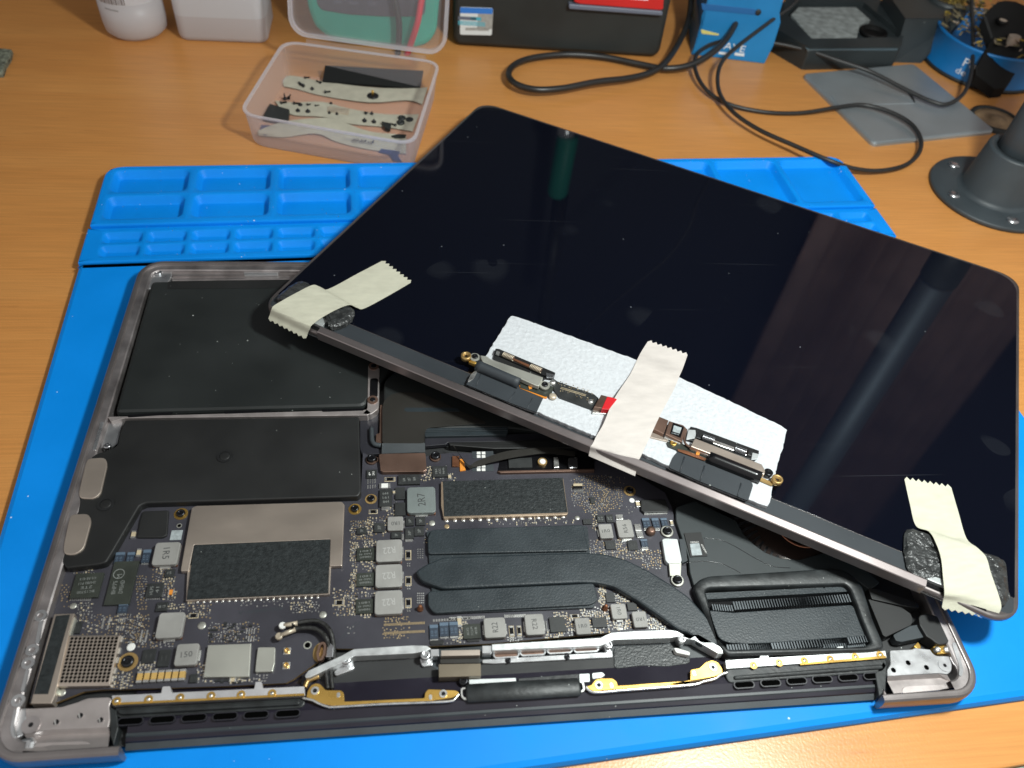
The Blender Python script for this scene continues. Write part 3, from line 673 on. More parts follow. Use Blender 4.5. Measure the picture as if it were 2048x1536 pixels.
for q in (('Bz', 1400, 932, 1490, 986), ('C', 558, 936, 608, 1022), ('C', 558, 1158, 610, 1242), ('C', 558, 1345, 610, 1430), ('C', 380, 313, 472, 352), ('C', 245, 590, 322, 628), ('G', 500, 318, 552, 412), ('G', 568, 318, 614, 406), ('G', 1022, 220, 1106, 256), ('E', 1603, 210, 1698, 258)): framed(*q)
def cap(k, x0, y0, x1, y1, m_, h=.8, ends='v', name='capacitor'):
    r = bb(B, k, x0, y0, x1, y1, BT + h); take(r); mb = MB(); w_, h_ = r[2] - r[0], r[3] - r[1]
    mb.rect(r, BT, BT + h, 0, .07)
    if ends == 'v':
        for yy in (r[1] - .04, r[3] - h_ * .2): mb.rect((r[0] - .04, yy, r[2] + .04, yy + h_ * .2 + .04), BT, BT + h + .03, 1, .05)
    elif ends == 'h':
        for xx in (r[0] - .04, r[2] - w_ * .2): mb.rect((xx, r[1] - .04, xx + w_ * .2 + .04, r[3] + .04), BT, BT + h + .03, 1, .05)
    part(name, mb, [M[m_], M['silver']], lb)
for i in range(7): cap('E', 1158 + i * 60.5, 708 - i * 3, 1222 + i * 60.5, 806 - i * 3.4, 'capg', 1.3)
for q in (('A', 1112, 345, 1162, 408, 'tan'), ('A', 1157, 500, 1207, 566, 'tan'), ('A', 1430, 848, 1488, 892, 'orange'), ('C', 335, 368, 428, 408, 'white'), ('C', 355, 563, 424, 596, 'silver'), ('C', 922, 290, 950, 332, 'tan'), ('D', 985, 430, 1028, 484, 'tan'), ('D', 1278, 595, 1312, 642, 'tan'), ('D', 975, 630, 1037, 690, 'silver'), ('D', 990, 694, 1054, 746, 'silver'), ('C', 450, 430, 472, 460, 'tan'), ('G', 60, 240, 100, 330, 'tan'), ('E', 1955, 765, 2015, 800, 'tan')):
    cap(q[0], *q[1:5], q[5], .7, 'h' if (q[3] - q[1]) > (q[4] - q[2]) else 'v')
# silver tabs beside the power inductors
for q in (('D', 868, 735, 955, 765), ('D', 865, 762, 915, 780), ('D', 1035, 832, 1095, 852), ('D', 1060, 668, 1120, 686), ('D', 1140, 662, 1195, 686), ('D', 815, 555, 880, 592), ('G', 815, 280, 834, 372), ('G', 472, 340, 490, 395), ('C', 555, 845, 622, 865), ('C', 525, 800, 545, 850)): cap(q[0], *q[1:], 'silver', .45, '', 'solder_tab')
# solder domes and stickers
for k, x, y, r_, m_ in (('A', 625, 990, 28, 'shield'), ('A', 1722, 1157, 34, 'shield'), ('E', 527, 893, 30, 'shield'), ('Bz', 1305, 1065, 32, 'shield'), ('C', 785, 710, 30, 'shield'), ('C', 2025, 665, 25, 'shield'), ('A', 1118, 1340, 34, 'white'), ('D', 955, 430, 27, 'white'), ('C', 912, 738, 24, 'via')):
    c = B.un(*px(k, x, y), BT); R_ = r_ * 480 / 2048 * .163; mb = MB()
    mb.lathe((c[0], c[1], BT), [(R_, 0), (R_, .05), (R_ * .7, .12 if m_ == 'shield' else .07), (R_ * .3, .22 if m_ == 'shield' else .08)], 18); part('solder_pad', mb, M[m_], lb); take((c[0] - R_, c[1] - R_, c[0] + R_, c[1] + R_))
def screw(k, x, y, r_, ringm, parent=None, z=BT, h=1.2, frac=1.0):
    c = B.un(*px(k, x, y), z); R_ = r_ * 480 / 2048 * .163; mb = MB(); take((c[0] - R_, c[1] - R_, c[0] + R_, c[1] + R_))
    if ringm: mb.ring(c, R_ * .45, R_, z + .02, z + .14, 22, 1)
    hr = R_ * (.64 if ringm else .95)
    mb.lathe((c[0], c[1], z), [(hr, 0), (hr, h * .6), (hr * .88, h * .85), (hr * .55, h), (hr * .5, h * .8)], 18)
    for q in range(5):
        t = q * 2 * math.pi / 5; mb.disc((c[0] + .32 * hr * math.cos(t), c[1] + .32 * hr * math.sin(t)), hr * .16, z + h * .9, 6, 2)
    mb.disc(c, hr * .3, z + h * .86, 8, 2)
    part('screw', mb, [M['screw'], M[ringm] if ringm else M['screw'], M['gloss']], parent or lb)
for q in (('A', 1545, 205, 62, 'gold'), ('Bz', 1578, 165, 60, 'gold'), ('C', 265, 505, 56, 'golddull'), ('E', 1092, 632, 78, 'golddull'), ('D', 935, 350, 60, 'golddull')): screw(*q)
for k, x, y, r_ in (('A', 1530, 305, 24), ('F', 662, 488, 34)):
    c = B.un(*px(k, x, y), BT); R_ = r_ * .235 * .163; mb = MB(); mb.ring(c, R_ * .7, R_, BT, BT + .05, 16, 1); mb.disc(c, R_ * .72, BT + .015, 16, 0); part('mounting_hole', mb, [M['hole_shade'], M['shield']], lb)
# wireless module under black film, pale label
mb = MB(); mb.prism(rpoly(pl(B, BT + .9, 'A', [(1215, 180), (1440, 170), (1425, 385), (1385, 405), (1165, 405), (1190, 260)]), .6), BT, BT + .9, bev=.35); part('taped_module', mb, M['spk'], lb)
r = bb(B, 'A', 1448, 342, 1562, 428, BT + .05); mb = MB(); mb.rect(r, BT, BT + .06); part('label_patch', mb, M['padw'], lb); take(r)
# USB-C port shields on the left edge
def up(k, pts, z0, z1, mt, name, parent=lb, r=.0, bev=0., label=None):
    q = pl(B, z1, k, pts); q = rpoly(q, r, 3) if r else q
    mb = MB(); mb.prism(q, z0, z1, bev=bev); xs = [t[0] for t in q]; ys = [t[1] for t in q]
    if parent is lb: take((min(xs), min(ys), max(xs), max(ys)))
    return part(name, mb, mt, parent, label=label)
pm = up('E', [(462, 222), (635, 216), (600, 330), (470, 905), (440, 985), (262, 985)], BT - 1.6, -1.6, M['champ'], 'port_shield', bev=.15)
up('E', [(478, 238), (598, 226), (410, 905), (288, 905)], -1.65, -1.5, M['tape_b'], 'port_tape', pm)
up('E', [(610, 222), (648, 260), (600, 410), (575, 410)], BT, -2.3, M['shield'], 'port_bracket')
up('E', [(430, 840), (495, 850), (470, 930), (400, 980), (395, 900)], BT, -2.3, M['shield'], 'port_bracket')
mb = MB(); mb.prism(pl(B, BT - 1.4, 'E', [(265, 960), (470, 960), (445, 1005), (300, 1012)]), BT - 2.4, BT - 1.4); part('port_foot', mb, M['golddull'], lb)
# perforated shield
ZP = -2.0
q = [B.un(*px('E', *p), ZP) for p in ((585, 404), (1030, 400), (935, 832), (478, 838))]
take((q[3][0], q[3][1], q[1][0], q[1][1]))
mb = MB(); NX, NY = 12, 13
def bil(u, v): return tuple((1 - u) * (1 - v) * q[3][i] + u * (1 - v) * q[2][i] + u * v * q[1][i] + (1 - u) * v * q[0][i] for i in (0, 1))
for i in range(NX):
    for j in range(NY):
        m0, m1 = .04, .06
        f_ = lambda a, b_: bil(m0 + (1 - m0 - .03) * a, m1 + (1 - m1 - .03) * b_)
        A_, B_, C_, D_ = f_(i / NX, j / NY), f_((i + 1) / NX, j / NY), f_((i + 1) / NX, (j + 1) / NY), f_(i / NX, (j + 1) / NY)
        cx, cy = (A_[0] + C_[0]) / 2, (A_[1] + C_[1]) / 2
        out = []
        for a, b_ in ((A_, B_), (B_, C_), (C_, D_), (D_, A_)): out += [a, ((a[0] + b_[0]) / 2, (a[1] + b_[1]) / 2)]
        ring = [(cx + .50 * math.cos(math.radians(225 + 45 * k)), cy + .50 * math.sin(math.radians(225 + 45 * k))) for k in range(8)]
        mb.loft([[(x, y, ZP) for x, y in out], [(x, y, ZP) for x, y in ring], [(x, y, ZP - .35) for x, y in ring]], 0)
e = [bil(.04, .06), bil(.97, .06), bil(.97, .97), bil(.04, .97)]
mb.loft([[(x, y, BT) for x, y in q[3:] + [q[2], q[1], q[0]]], [(x, y, ZP - .15) for x, y in q[3:] + [q[2], q[1], q[0]]], [(x, y, ZP) for x, y in e]], 0)
mb.prism(e, BT, ZP - .4, 1)
part('perforated_shield', mb, [M['champ'], M['hole_shade']], lb)
tabs = MB()
for x, y in ((1035, 440), (1015, 540), (1000, 620), (978, 710), (955, 780)):
    c = B.un(*px('E', x, y), BT + .5); tabs.rect((c[0] - .3, c[1] - .9, c[0] + .6, c[1] + .9), BT, BT + .9)
for x in (600, 680, 760, 840, 925):
    c = B.un(*px('E', x, 838), BT + .3); tabs.rect((c[0] - 1.3, c[1] - .4, c[0] + 1.3, c[1] + .3), BT, BT + .5)
part('shield_tabs', tabs, M['silver'], lb, stuff=True)
# wireless shields
up('P', [(416, 1290), (502, 1287), (498, 1353), (407, 1354)], BT, BT + 1.5, M['shield'], 'radio_shield', bev=.12)
up('F', [(238, 506), (385, 504), (380, 640), (362, 712), (215, 716), (222, 640)], BT, BT + 1.3, M['shield'], 'radio_shield', bev=.12, r=.4)
for x, y in ((487, 540), (481, 664)):
    c = B.un(*px('F', x, y), BT); mb = MB(); mb.rect((c[0] - 1.1, c[1] - 1.1, c[0] + 1.1, c[1] + 1.1), BT, BT + .25, 1, .05); mb.ring(c, .45, .8, BT + .25, BT + .95, 14); mb.disc(c, .2, BT + .9, 8); part('antenna_socket', mb, [M['gold'], M['silver']], lb)
# memory shields
up('Bz', [(150, 640), (1375, 600), (1362, 888), (1340, 892), (135, 944)], BT, BT + 1.5, M['champ'], 'memory_shield', bev=.15)
up('Bz', [(185, 152), (225, 134), (1465, 98), (1488, 122), (1468, 645), (1360, 650), (1368, 420), (205, 468), (160, 690), (92, 692), (95, 660)], BT + .3, BT + 2.0, M['champ'], 'storage_shield', bev=.2, r=.4)
up('Bz', [(204, 470), (1366, 420), (1350, 876), (142, 932)], BT + 1.5, BT + 2.06, M['tape_b'], 'tape_patch', bev=.05)
# main chip shield
up('C', [(862, 356), (1905, 328), (1945, 622), (1935, 638), (885, 668), (862, 560)], BT, BT + 1.55, M['shieldtan'], 'processor_shield', bev=.1)
up('C', [(878, 352), (1900, 322), (1942, 618), (888, 652)], BT + 1.5, BT + 1.66, M['tape_b'], 'tape_patch', bev=.05)
bumps = MB()
for i in range(15):
    c = B.un(*px('C', 910 + i * 71, 693 - i * 2.45), BT); bumps.lathe((c[0], c[1] + .1, BT), [(.9, 0), (.8, .35), (.4, .5)], 8)
for i in range(20):
    c = B.un(*px('Bz', 235 + i * 54, 962 - i * 2.1), BT); bumps.lathe((c[0], c[1] + .1, BT), [(.5, 0), (.45, .3), (.2, .42)], 8)
part('solder_bumps', bumps, M['silver'], lb, stuff=True)
# copper bracket over the trackpad connector
br = up('C', [(330, 125), (350, 116), (725, 108), (730, 120), (740, 252), (715, 268), (365, 272), (345, 258)], BT, BT + 1.9, M['brownmetal'], 'connector_cover', bev=.2)
for x, y in ((270, 162), (815, 138)):
    c = B.un(*px('C', x, y), BT + 1); mb = MB(); mb.rect((c[0] - 1.8, c[1] - .9, c[0] + 2.6 if x < 500 else c[0] + 1.8, c[1] + .9), BT, BT + .8); mb.lathe((c[0], c[1], BT), [(2.1, 0), (2.1, .8)], 18); part('cover_ear', mb, M['brownmetal'], lb)
    screw('C', x, y, 48, None, z=BT + .8)
# connector bracket on the right
up('D', [(1212, 762), (1235, 752), (1345, 758), (1382, 935), (1375, 962), (1262, 965), (1240, 940)], BT + .2, BT + 2.1, M['silverplate'], 'connector_cover', bev=.2, r=.5)
up('D', [(1270, 958), (1378, 962), (1372, 1075), (1280, 1070)], BT + .2, BT + 1.5, M['shield'], 'cover_neck', bev=.1)
for x, y in ((1255, 695), (1342, 1112)):
    c = B.un(*px('D', x, y), BT + .7); mb = MB(); mb.lathe((c[0], c[1], BT), [(2.35, 0), (2.35, .8), (2.1, .95)], 20); part('cover_ear', mb, M['shield'], lb); screw('D', x, y, 46, None, z=BT + .9)
for k, x, y in (('C', 685, 1445), ('G', 1322, 178)):
    c = B.un(*px(k, x, y), BT); mb = MB(); mb.lathe((c[0], c[1], BT), [(1.1, 0), (1.0, .8), (.65, 1.0), (.65, 2.4), (.3, 2.7)], 14); part('standoff', mb, M['copper'], lb)
c = B.un(*px('D', 1112, 705), BT); mb = MB(); mb.lathe((c[0], c[1], BT), [(1.7, 0), (1.7, 1.4), (1.4, 1.6), (1.4, 2.2), (.5, 2.2)], 18); part('standoff', mb, M['brownmetal'], lb)
up('D', [(1030, 425), (1240, 420), (1272, 500), (1262, 528), (1060, 534), (1032, 510)], BT, BT + 1.3, M['spk'], 'taped_connector', bev=.3)
up('D', [(1060, 534), (1258, 524), (1258, 542), (1060, 552)], BT, BT + .6, M['silver'], 'connector_pins')
up('D', [(455, 285), (532, 285), (532, 312), (455, 312)], BT, BT + .9, M['tan'], 'small_connector', bev=.05)
up('D', [(455, 306), (532, 306), (532, 326), (455, 326)], BT, BT + .95, M['gloss'], 'small_connector', bev=.05)
# black glue blobs and the two filled outlines near the lower edge
for k, x, y in (('F', 1765, 468), ('G', 200, 442)):
    c = B.un(*px(k, x, y), BT); mb = MB(); mb.prism(rrect(c[0] - 2.4, c[1] - .8, c[0] + 2.4, c[1] + .8, .79), BT, BT + .35, bev=.15); part('glue_blob', mb, M['blk'], lb)
# antenna cables
for pts, e in (([(960, 1160), (1040, 1150), (1150, 1125), (1250, 1120), (1330, 1160), (1375, 1230), (1392, 1320), (1400, 1440)], 0), ([(930, 1250), (1030, 1200), (1120, 1180), (1220, 1182), (1290, 1215), (1335, 1270), (1352, 1330), (1360, 1440)], 1)):
    pa = [B.un(*px('Bz', x, y), BT + 2) + (BT + 2.2 - .25 * i * (i > 5),) for i, (x, y) in enumerate(pts)]
    mb = MB(); mb.tube(smooth(pa[1:], 5), .75, 8, 0); a0 = Vector(pa[0]); a1 = Vector(pa[1])
    mb.tube([a0 + (a1 - a0) * .15, a1 + (Vector(pa[2]) - a1) * .45], [.7, .8], 8, 1)
    mb.lathe((pa[0][0], pa[0][1], pa[0][2] - .7), [(1.15, 0), (1.15, 1.0), (.9, 1.2)], 14, 1 if e else 2); part('antenna_cable', mb, [M['cableweave'], M['cream'], M['white']], lap)
c0 = pl(B, -2.2, 'F', [(735, 560), (760, 470), (800, 455), (822, 480), (815, 560), (790, 615), (750, 625)])
mb = MB(); mb.prism(rpoly(pl(B, BT + .25, 'F', [(715, 500), (790, 450), (800, 620), (730, 632), (705, 590)]), 1.5), BT, BT + .2, 1); mb.frame(rpoly(c0, .6), [(Vector(c0[0]) * 0 + Vector(p)).to_tuple() for p in inset(rpoly(c0, .6), .75)], BT, -2.2, 0); part('cable_guide', mb, [M['brownmetal'], M['golddull']], lap)
mb = MB(); mb.prism(pl(B, -2.6, 'F', [(830, 470), (890, 465), (880, 590), (815, 590)]), BT, -2.6, bev=.3); part('cable_clamp', mb, M['steel'], lap)

# hundreds of tiny parts and vias
small = MB()
def free(x, y, g=.15): return all(not (r[0] - g < x < r[2] + g and r[1] - g < y < r[3] + g) for r in TAKEN)
def inside(x, y, P_):
    c_ = False; j = len(P_) - 1
    for i in range(len(P_)):
        if (P_[i][1] > y) != (P_[j][1] > y) and x < (P_[j][0] - P_[i][0]) * (y - P_[i][1]) / (P_[j][1] - P_[i][1]) + P_[i][0]: c_ = not c_
        j = i
    return c_
BP = [B.un(u, v, BT) for u, v in bp]
def cluster(k, x0, y0, x1, y1, n, mix='gw'):
    done = []
    for t in range(n * 6):
        if len(done) >= n: break
        x, y = B.un(*px(k, random.uniform(x0, x1), random.uniform(y0, y1)), BT)
        x = round(x / .42) * .42 + random.uniform(-.05, .05); y = round(y / .42) * .42 + random.uniform(-.05, .05)
        if not free(x, y) or not inside(x, y, BP) or any(abs(a - x) < .6 and abs(b_ - y) < .6 for a, b_ in done): continue
        done.append((x, y)); kind = random.choice(mix)
        if kind == 'g': small.disc((x, y), random.uniform(.17, .30), BT + .03, 7, 0)
        elif kind == 'w': 
            a, b_ = random.choice(((.24, .15), (.15, .24), (.3, .16), (.16, .3))); small.rect((x - a, y - b_, x + a, y + b_), BT, BT + .12, 1)
        elif kind == 'c':
            a, b_ = random.choice(((.42, .2), (.2, .42)))
            small.rect((x - a, y - b_, x + a, y + b_), BT, BT + .3, 2)
            for s_ in (-1, 1):
                if a > b_: small.rect((x + s_ * a * .8 - .12, y - b_ - .02, x + s_ * a * .8 + .12, y + b_ + .02), BT, BT + .33, 1)
                else: small.rect((x - a - .02, y + s_ * b_ * .8 - .12, x + a + .02, y + s_ * b_ * .8 + .12), BT, BT + .33, 1)
        elif kind == 'k': small.rect((x - .4, y - .3, x + .4, y + .3), BT, BT + .4, 3)
def pins(k, x0, y0, x1, y1, n, m_=1, w_=.16, l=.42):
    for i in range(n):
        t = i / max(n - 1, 1); x, y = B.un(*px(k, x0 + (x1 - x0) * t, y0 + (y1 - y0) * t), BT)
        small.rect((x - w_, y - l, x + w_, y + l), BT, BT + .1, m_)
def gridc(k, x0, y0, x1, y1, nx, ny, m_=1):
    for i in range(nx):
        for j in range(ny):
            x, y = B.un(*px(k, x0 + (x1 - x0) * (i + .5) / nx, y0 + (y1 - y0) * (j + .5) / ny), BT); small.rect((x - .22, y - .2, x + .22, y + .2), BT, BT + .14, m_)
for q in (('A', 520, 800, 605, 1000, 16, 'g'), ('A', 630, 680, 800, 722, 12, 'gcw'), ('A', 660, 960, 790, 1060, 26, 'wwc'), ('A', 660, 1060, 1270, 1240, 95, 'ggwc'), ('A', 1165, 730, 1250, 1020, 60, 'ggw'), ('A', 1300, 670, 1490, 790, 36, 'ggcw'), ('A', 1385, 750, 1500, 950, 34, 'gcw'), ('A', 1080, 1080, 1220, 1310, 50, 'ggw'), ('A', 1180, 1290, 1480, 1345, 20, 'gw'), ('A', 1420, 970, 1570, 1030, 14, 'cw'), ('A', 1600, 960, 1800, 1090, 26, 'cgw'),
          ('Bz', 1545, 265, 1730, 425, 70, 'ggwc'), ('Bz', 1540, 450, 1610, 610, 22, 'gcc'), ('Bz', 1538, 690, 1604, 830, 22, 'gcc'), ('Bz', 1525, 900, 1600, 1065, 24, 'gcc'), ('Bz', 1640, 445, 1760, 485, 10, 'cw'), ('Bz', 1640, 650, 1760, 690, 10, 'cw'), ('Bz', 1630, 870, 1750, 912, 10, 'cw'), ('Bz', 1640, 600, 1740, 640, 6, 'c'), ('Bz', 1640, 820, 1740, 850, 6, 'c'), ('Bz', 1620, 1060, 1720, 1090, 5, 'c'), ('Bz', 1030, 950, 1265, 1045, 34, 'wwc'), ('Bz', 1395, 850, 1530, 930, 16, 'wgc'), ('Bz', 1390, 985, 1540, 1070, 14, 'cwg'), ('Bz', 320, 1130, 760, 1300, 70, 'wwgk'), ('Bz', 600, 950, 1010, 990, 14, 'w'), ('Bz', 1820, 1080, 2040, 1260, 26, 'g'),
          ('C', 105, 690, 245, 845, 50, 'ggw'), ('C', 240, 650, 410, 820, 30, 'cwg'), ('C', 740, 215, 790, 320, 8, 'c'), ('C', 690, 290, 980, 350, 18, 'cw'), ('C', 400, 560, 470, 645, 10, 'wc'), ('C', 200, 860, 310, 900, 12, 'cw'), ('C', 1270, 690, 1940, 730, 16, 'wc'), ('C', 450, 500, 480, 540, 4, 'w'), ('C', 720, 700, 760, 880, 8, 'gw'),
          ('C', 100, 880, 150, 1500, 40, 'gcw'), ('D', 0, 590, 460, 630, 20, 'wc'), ('D', 430, 225, 560, 430, 34, 'gw'), ('D', 540, 215, 760, 530, 130, 'gggw'), ('D', 680, 310, 870, 500, 70, 'gggw'), ('D', 460, 370, 570, 480, 30, 'wg'), ('D', 590, 770, 725, 880, 40, 'wgw'), ('D', 640, 840, 1040, 930, 80, 'gwc'), ('D', 800, 770, 920, 880, 24, 'cwg'), ('D', 1040, 850, 1210, 1010, 66, 'gw'), ('D', 620, 540, 660, 680, 12, 'gc'), ('D', 880, 440, 1000, 600, 6, 'w'), ('D', 600, 460, 700, 520, 12, 'w'), ('D', 770, 220, 900, 300, 8, 'cg'),
          ('D', 670, 1170, 740, 1320, 16, 'gc'), ('D', 800, 1190, 930, 1310, 22, 'cwg'), ('D', 1090, 1440, 1240, 1530, 22, 'cw'), ('D', 930, 1290, 1080, 1400, 10, 'gw'), ('D', 640, 1340, 760, 1440, 18, 'cw'),
          ('E', 930, 720, 1130, 850, 40, 'gwc'), ('E', 1165, 640, 1340, 700, 18, 'cw'), ('E', 1680, 640, 1750, 800, 18, 'cwg'), ('E', 1060, 380, 1210, 470, 40, 'gw'), ('E', 1180, 380, 1330, 500, 14, 'wg'), ('E', 1760, 760, 2048, 810, 20, 'cwk'), ('E', 1770, 330, 2048, 460, 40, 'wwg'),
          ('F', 0, 770, 250, 810, 12, 'wc'), ('F', 220, 740, 330, 790, 8, 'w'), ('F', 1000, 330, 1060, 400, 4, 'w'), ('F', 1840, 410, 1970, 475, 22, 'ww'), ('F', 1960, 290, 2030, 440, 12, 'cw'), ('F', 1310, 250, 1520, 290, 14, 'g'), ('F', 1310, 390, 1520, 430, 12, 'g'),
          ('G', 0, 400, 130, 470, 20, 'wc'), ('G', 490, 405, 630, 455, 14, 'w'), ('G', 820, 360, 1060, 440, 30, 'cwg'), ('G', 1110, 195, 1240, 245, 22, 'wc'), ('G', 1195, 230, 1370, 410, 44, 'cwg'), ('G', 1270, 0, 1330, 140, 14, 'cg'), ('G', 1400, 10, 1560, 120, 18, 'cwg'), ('G', 1390, 280, 1510, 360, 16, 'cw'), ('G', 1690, 230, 1840, 350, 30, 'wwcg'), ('G', 1500, 250, 1560, 350, 10, 'gc'), ('G', 890, 210, 1000, 250, 10, 'c'), ('G', 980, 250, 1060, 340, 18, 'cg')):
    cluster(*q[:5], int(q[5] * 1.3), *q[6:])
pins('A', 605, 935, 770, 935, 11, 1, .17, .5); pins('A', 1255, 925, 1360, 925, 8); pins('A', 1388, 800, 1388, 905, 8, 1, .4, .13)
for x in (880, 930): pins('A', x, 1135, x + 8, 1135, 1, 1, .25, 2.0)
for x in (1205, 1250): pins('A', x, 1248, x + 8, 1248, 1, 1, .25, 2.0)
pins('A', 1015, 1110, 1065, 1110, 4, 1, .18, .8); pins('A', 995, 1180, 1050, 1180, 4, 1, .18, .8)
pins('Bz', 655, 1205, 720, 1205, 4, 1, .18, .9); pins('Bz', 650, 1270, 715, 1270, 4, 1, .18, .9)
pins('F', 1316, 315, 1658, 298, 34, 0, .12, .42); pins('F', 1316, 387, 1658, 370, 34, 0, .12, .42)
pins('D', 462, 346, 532, 346, 9, 1, .13, .8); gridc('C', 655, 925, 715, 1015, 3, 5); gridc('C', 655, 1300, 720, 1400, 4, 5)
gridc('C', 568, 1045, 602, 1085, 2, 2); gridc('C', 568, 1240, 604, 1280, 2, 2); gridc('C', 568, 1430, 604, 1470, 2, 2)
gridc('C', 895, 215, 918, 305, 1, 5); gridc('C', 752, 220, 785, 310, 1, 4, 1)
pins('G', 0, 262, 290, 250, 18, 1, .25, .5); pins('G', 470, 242, 640, 236, 11, 1, .25, .5); pins('F', 1740, 278, 2040, 262, 14, 1, .3, .42)
gridc('G', 515, 415, 548, 450, 2, 2); gridc('G', 580, 410, 614, 448, 2, 2)
for q in (('G', 1420, 310, 1470, 328), ('G', 1420, 340, 1475, 358), ('D', 815, 550, 880, 565), ('D', 830, 580, 885, 592)):
    r = bb(B, *q, BT + .2); small.prism(rrect(*r, min(r[2] - r[0], r[3] - r[1]) * .49, 3), BT, BT + .2, 1)
pins('C', 238, 355, 300, 350, 4, 1, .22, 1.0); pins('C', 238, 400, 300, 396, 4, 1, .2, .8)
part('small_components', small, [M['via'], M['silver'], M['tan'], M['ic']], lb, stuff=True)
# faint silk-screen lines
ln = MB()
for a, b_ in ((('F', 930, 440), ('F', 1080, 290)), (('F', 960, 440), ('F', 1112, 290)), (('D', 420, 525), ('D', 900, 524)), (('D', 366, 240), ('D', 410, 540))):
    p0_ = Vector(B.un(*px(*a), BT)); p1_ = Vector(B.un(*px(*b_), BT)); dd = (p1_ - p0_).normalized() * .09; nn = Vector((-dd.y, dd.x))
    ln.prism([tuple(p0_ + nn), tuple(p1_ + nn), tuple(p1_ - nn), tuple(p0_ - nn)], BT, BT + .02)
c = B.un(*px('Bz', 770, 1028), BT); ln.text('820-00840-A', c[0], c[1], 14, 1.2, BT + .02, 184, 0)
part('silk_screen', ln, M['flexgrey'], lb, stuff=True)

# ------------------------------------------------------------------ heatsink
hs = MB(); hs.prism(rpoly([B.un(u, v, BT + 1.0) for u, v in ((853, 1062), (1175, 1052), (1190, 1215), (868, 1228))], 1), BT + .2, BT + 1.0)
hsk = part('heatsink', hs, M['sink'], lap)
ZB = -1.9
def bar(pts, z1, name, r=1.2, bev=.35):
    mb = MB(); mb.prism(rpoly([B.un(u, v, z1) for u, v in pts], r, 4), BT + 1.0, z1, bev=bev); return part(name, mb, M['sink'], hsk)
bar([(863, 1059), (1166, 1049), (1177, 1099), (1174, 1101), (856, 1108), (855, 1075)], ZB, 'cooling_bar')
bar([(856, 1182), (1188, 1166), (1197, 1200), (1181, 1209), (868, 1226), (856, 1212)], ZB, 'cooling_bar')
bar([(830, 1142), (853, 1127.5), (886, 1113.5), (1160, 1104), (1204, 1106), (1251, 1118), (1298, 1141), (1345, 1170), (1378, 1193), (1420, 1240), (1440, 1290), (1400, 1290), (1378, 1265), (1356, 1259), (1321, 1233), (1274, 1200), (1227, 1172), (1192, 1165), (1160, 1164), (886, 1177), (842, 1161)], -1.0, 'heat_pipe', 1.5, .7)

# ------------------------------------------------------------------ right side: fan, duct, gasket, radiator
fc = [px('M', 460, 735), px('M', 700, 650), px('M', 1230, 900), px('M', 1330, 1080), px('M', 1450, 1200), px('M', 1600, 1310), px('M', 1800, 1385), px('M', 2040, 1405), (1650, 1105), (1720, 1130), (1760, 1165), (1740, 1180), (1700, 1150), (1400, 1165), (1388, 1172), (1380, 1145), (1377, 1115), (1362, 1070), (1352, 1040)]
mb = MB(); mb.prism(rpoly([B.un(u, v, -2.2) for u, v in fc], .6, 2), -6.5, -2.2, bev=.25); fcv = part('fan_cover', mb, M['fanc'], lap)
fanc = B.un(1600, 1052, -3)
fn = MB(); fn.lathe((fanc[0], fanc[1], -5.2), [(25, 0), (25, .3), (20, 1.0), (19, 2.2), (11, 2.6), (0.5, 2.6)], 40); fan = part('fan', fn, mat('dark fan hub', (.035, .024, .02), .22, .3), lap)
fn = MB(); fn.lathe((fanc[0], fanc[1], -2.7), [(9.5, 0), (9.5, .3), (8.6, .35), (8.6, .1), (7.6, .1), (7.6, .35), (6.9, .3), (6.9, 0)], 36); part('hub_ring', fn, M['copper_ring'], fan)
bl = None
for i in range(47):
    t = 2 * math.pi * i / 47
    if bl is None or 1:
        b_ = MB(); c_, s_ = math.cos(t), math.sin(t)
        pa = [(r_ * math.cos(t + w_), r_ * math.sin(t + w_)) for r_, w_ in ((17.5, 0), (21, .06), (25.5, .16), (25.3, .19), (21, .10), (17.3, .04))]
        b_.prism([(fanc[0] + x, fanc[1] + y) for x, y in pa], -4.6, -2.6); part('fan_blade', b_, M['blade'], fan)
# thin seam lines on the cover (raised film edges)
def film(pts, z, wd, mt, name, parent):
    mb = MB(); mb.tube(smooth([B.un(u, v, z) + (z,) for u, v in pts], 5), wd, 5); return part(name, mb, mt, parent)
film([px('D', 1570, 752), px('D', 1700, 765), px('D', 1820, 815), px('D', 1940, 885), px('D', 2048, 945), px('M', 1700, 1490), (1580, 1136)], -2.2, .12, M['gloss'], 'film_edge', fcv)
film([px('D', 1400, 965), px('D', 1560, 950), px('D', 1700, 965), px('D', 1800, 1005), px('D', 1880, 1050)], -2.2, .12, M['gloss'], 'film_edge', fcv)
mb = MB(); mb.prism(pl(B, -1.75, 'D', [(1400, 708), (1545, 700), (1600, 903), (1455, 912)]), -2.2, -1.8, 0); r0 = pl(B, -1.78, 'D', [(1450, 800), (1530, 795), (1555, 895), (1468, 900)])
mb.prism(r0, -1.82, -1.785, 1)
for s_, (x, y, L_) in (('1095001', (1490, 786, 80)), ):
    c = B.un(*px('D', x, y), -1.78); mb.text(s_, c[0], c[1], 3.0, .65, -1.785, 180, 2)
c = B.un(*px('D', 1570, 842), -1.78); mb.text('4C0E2R8V', c[0], c[1], 3.9, .6, -1.785, -75, 2)
part('serial_label', mb, [M['spk'], M['padw'], M['white']], fcv)
up('D', [(1360, 760), (1405, 760), (1430, 945), (1385, 965)], -3.2, -2.05, M['flexgrey'], 'fan_cable', fcv)
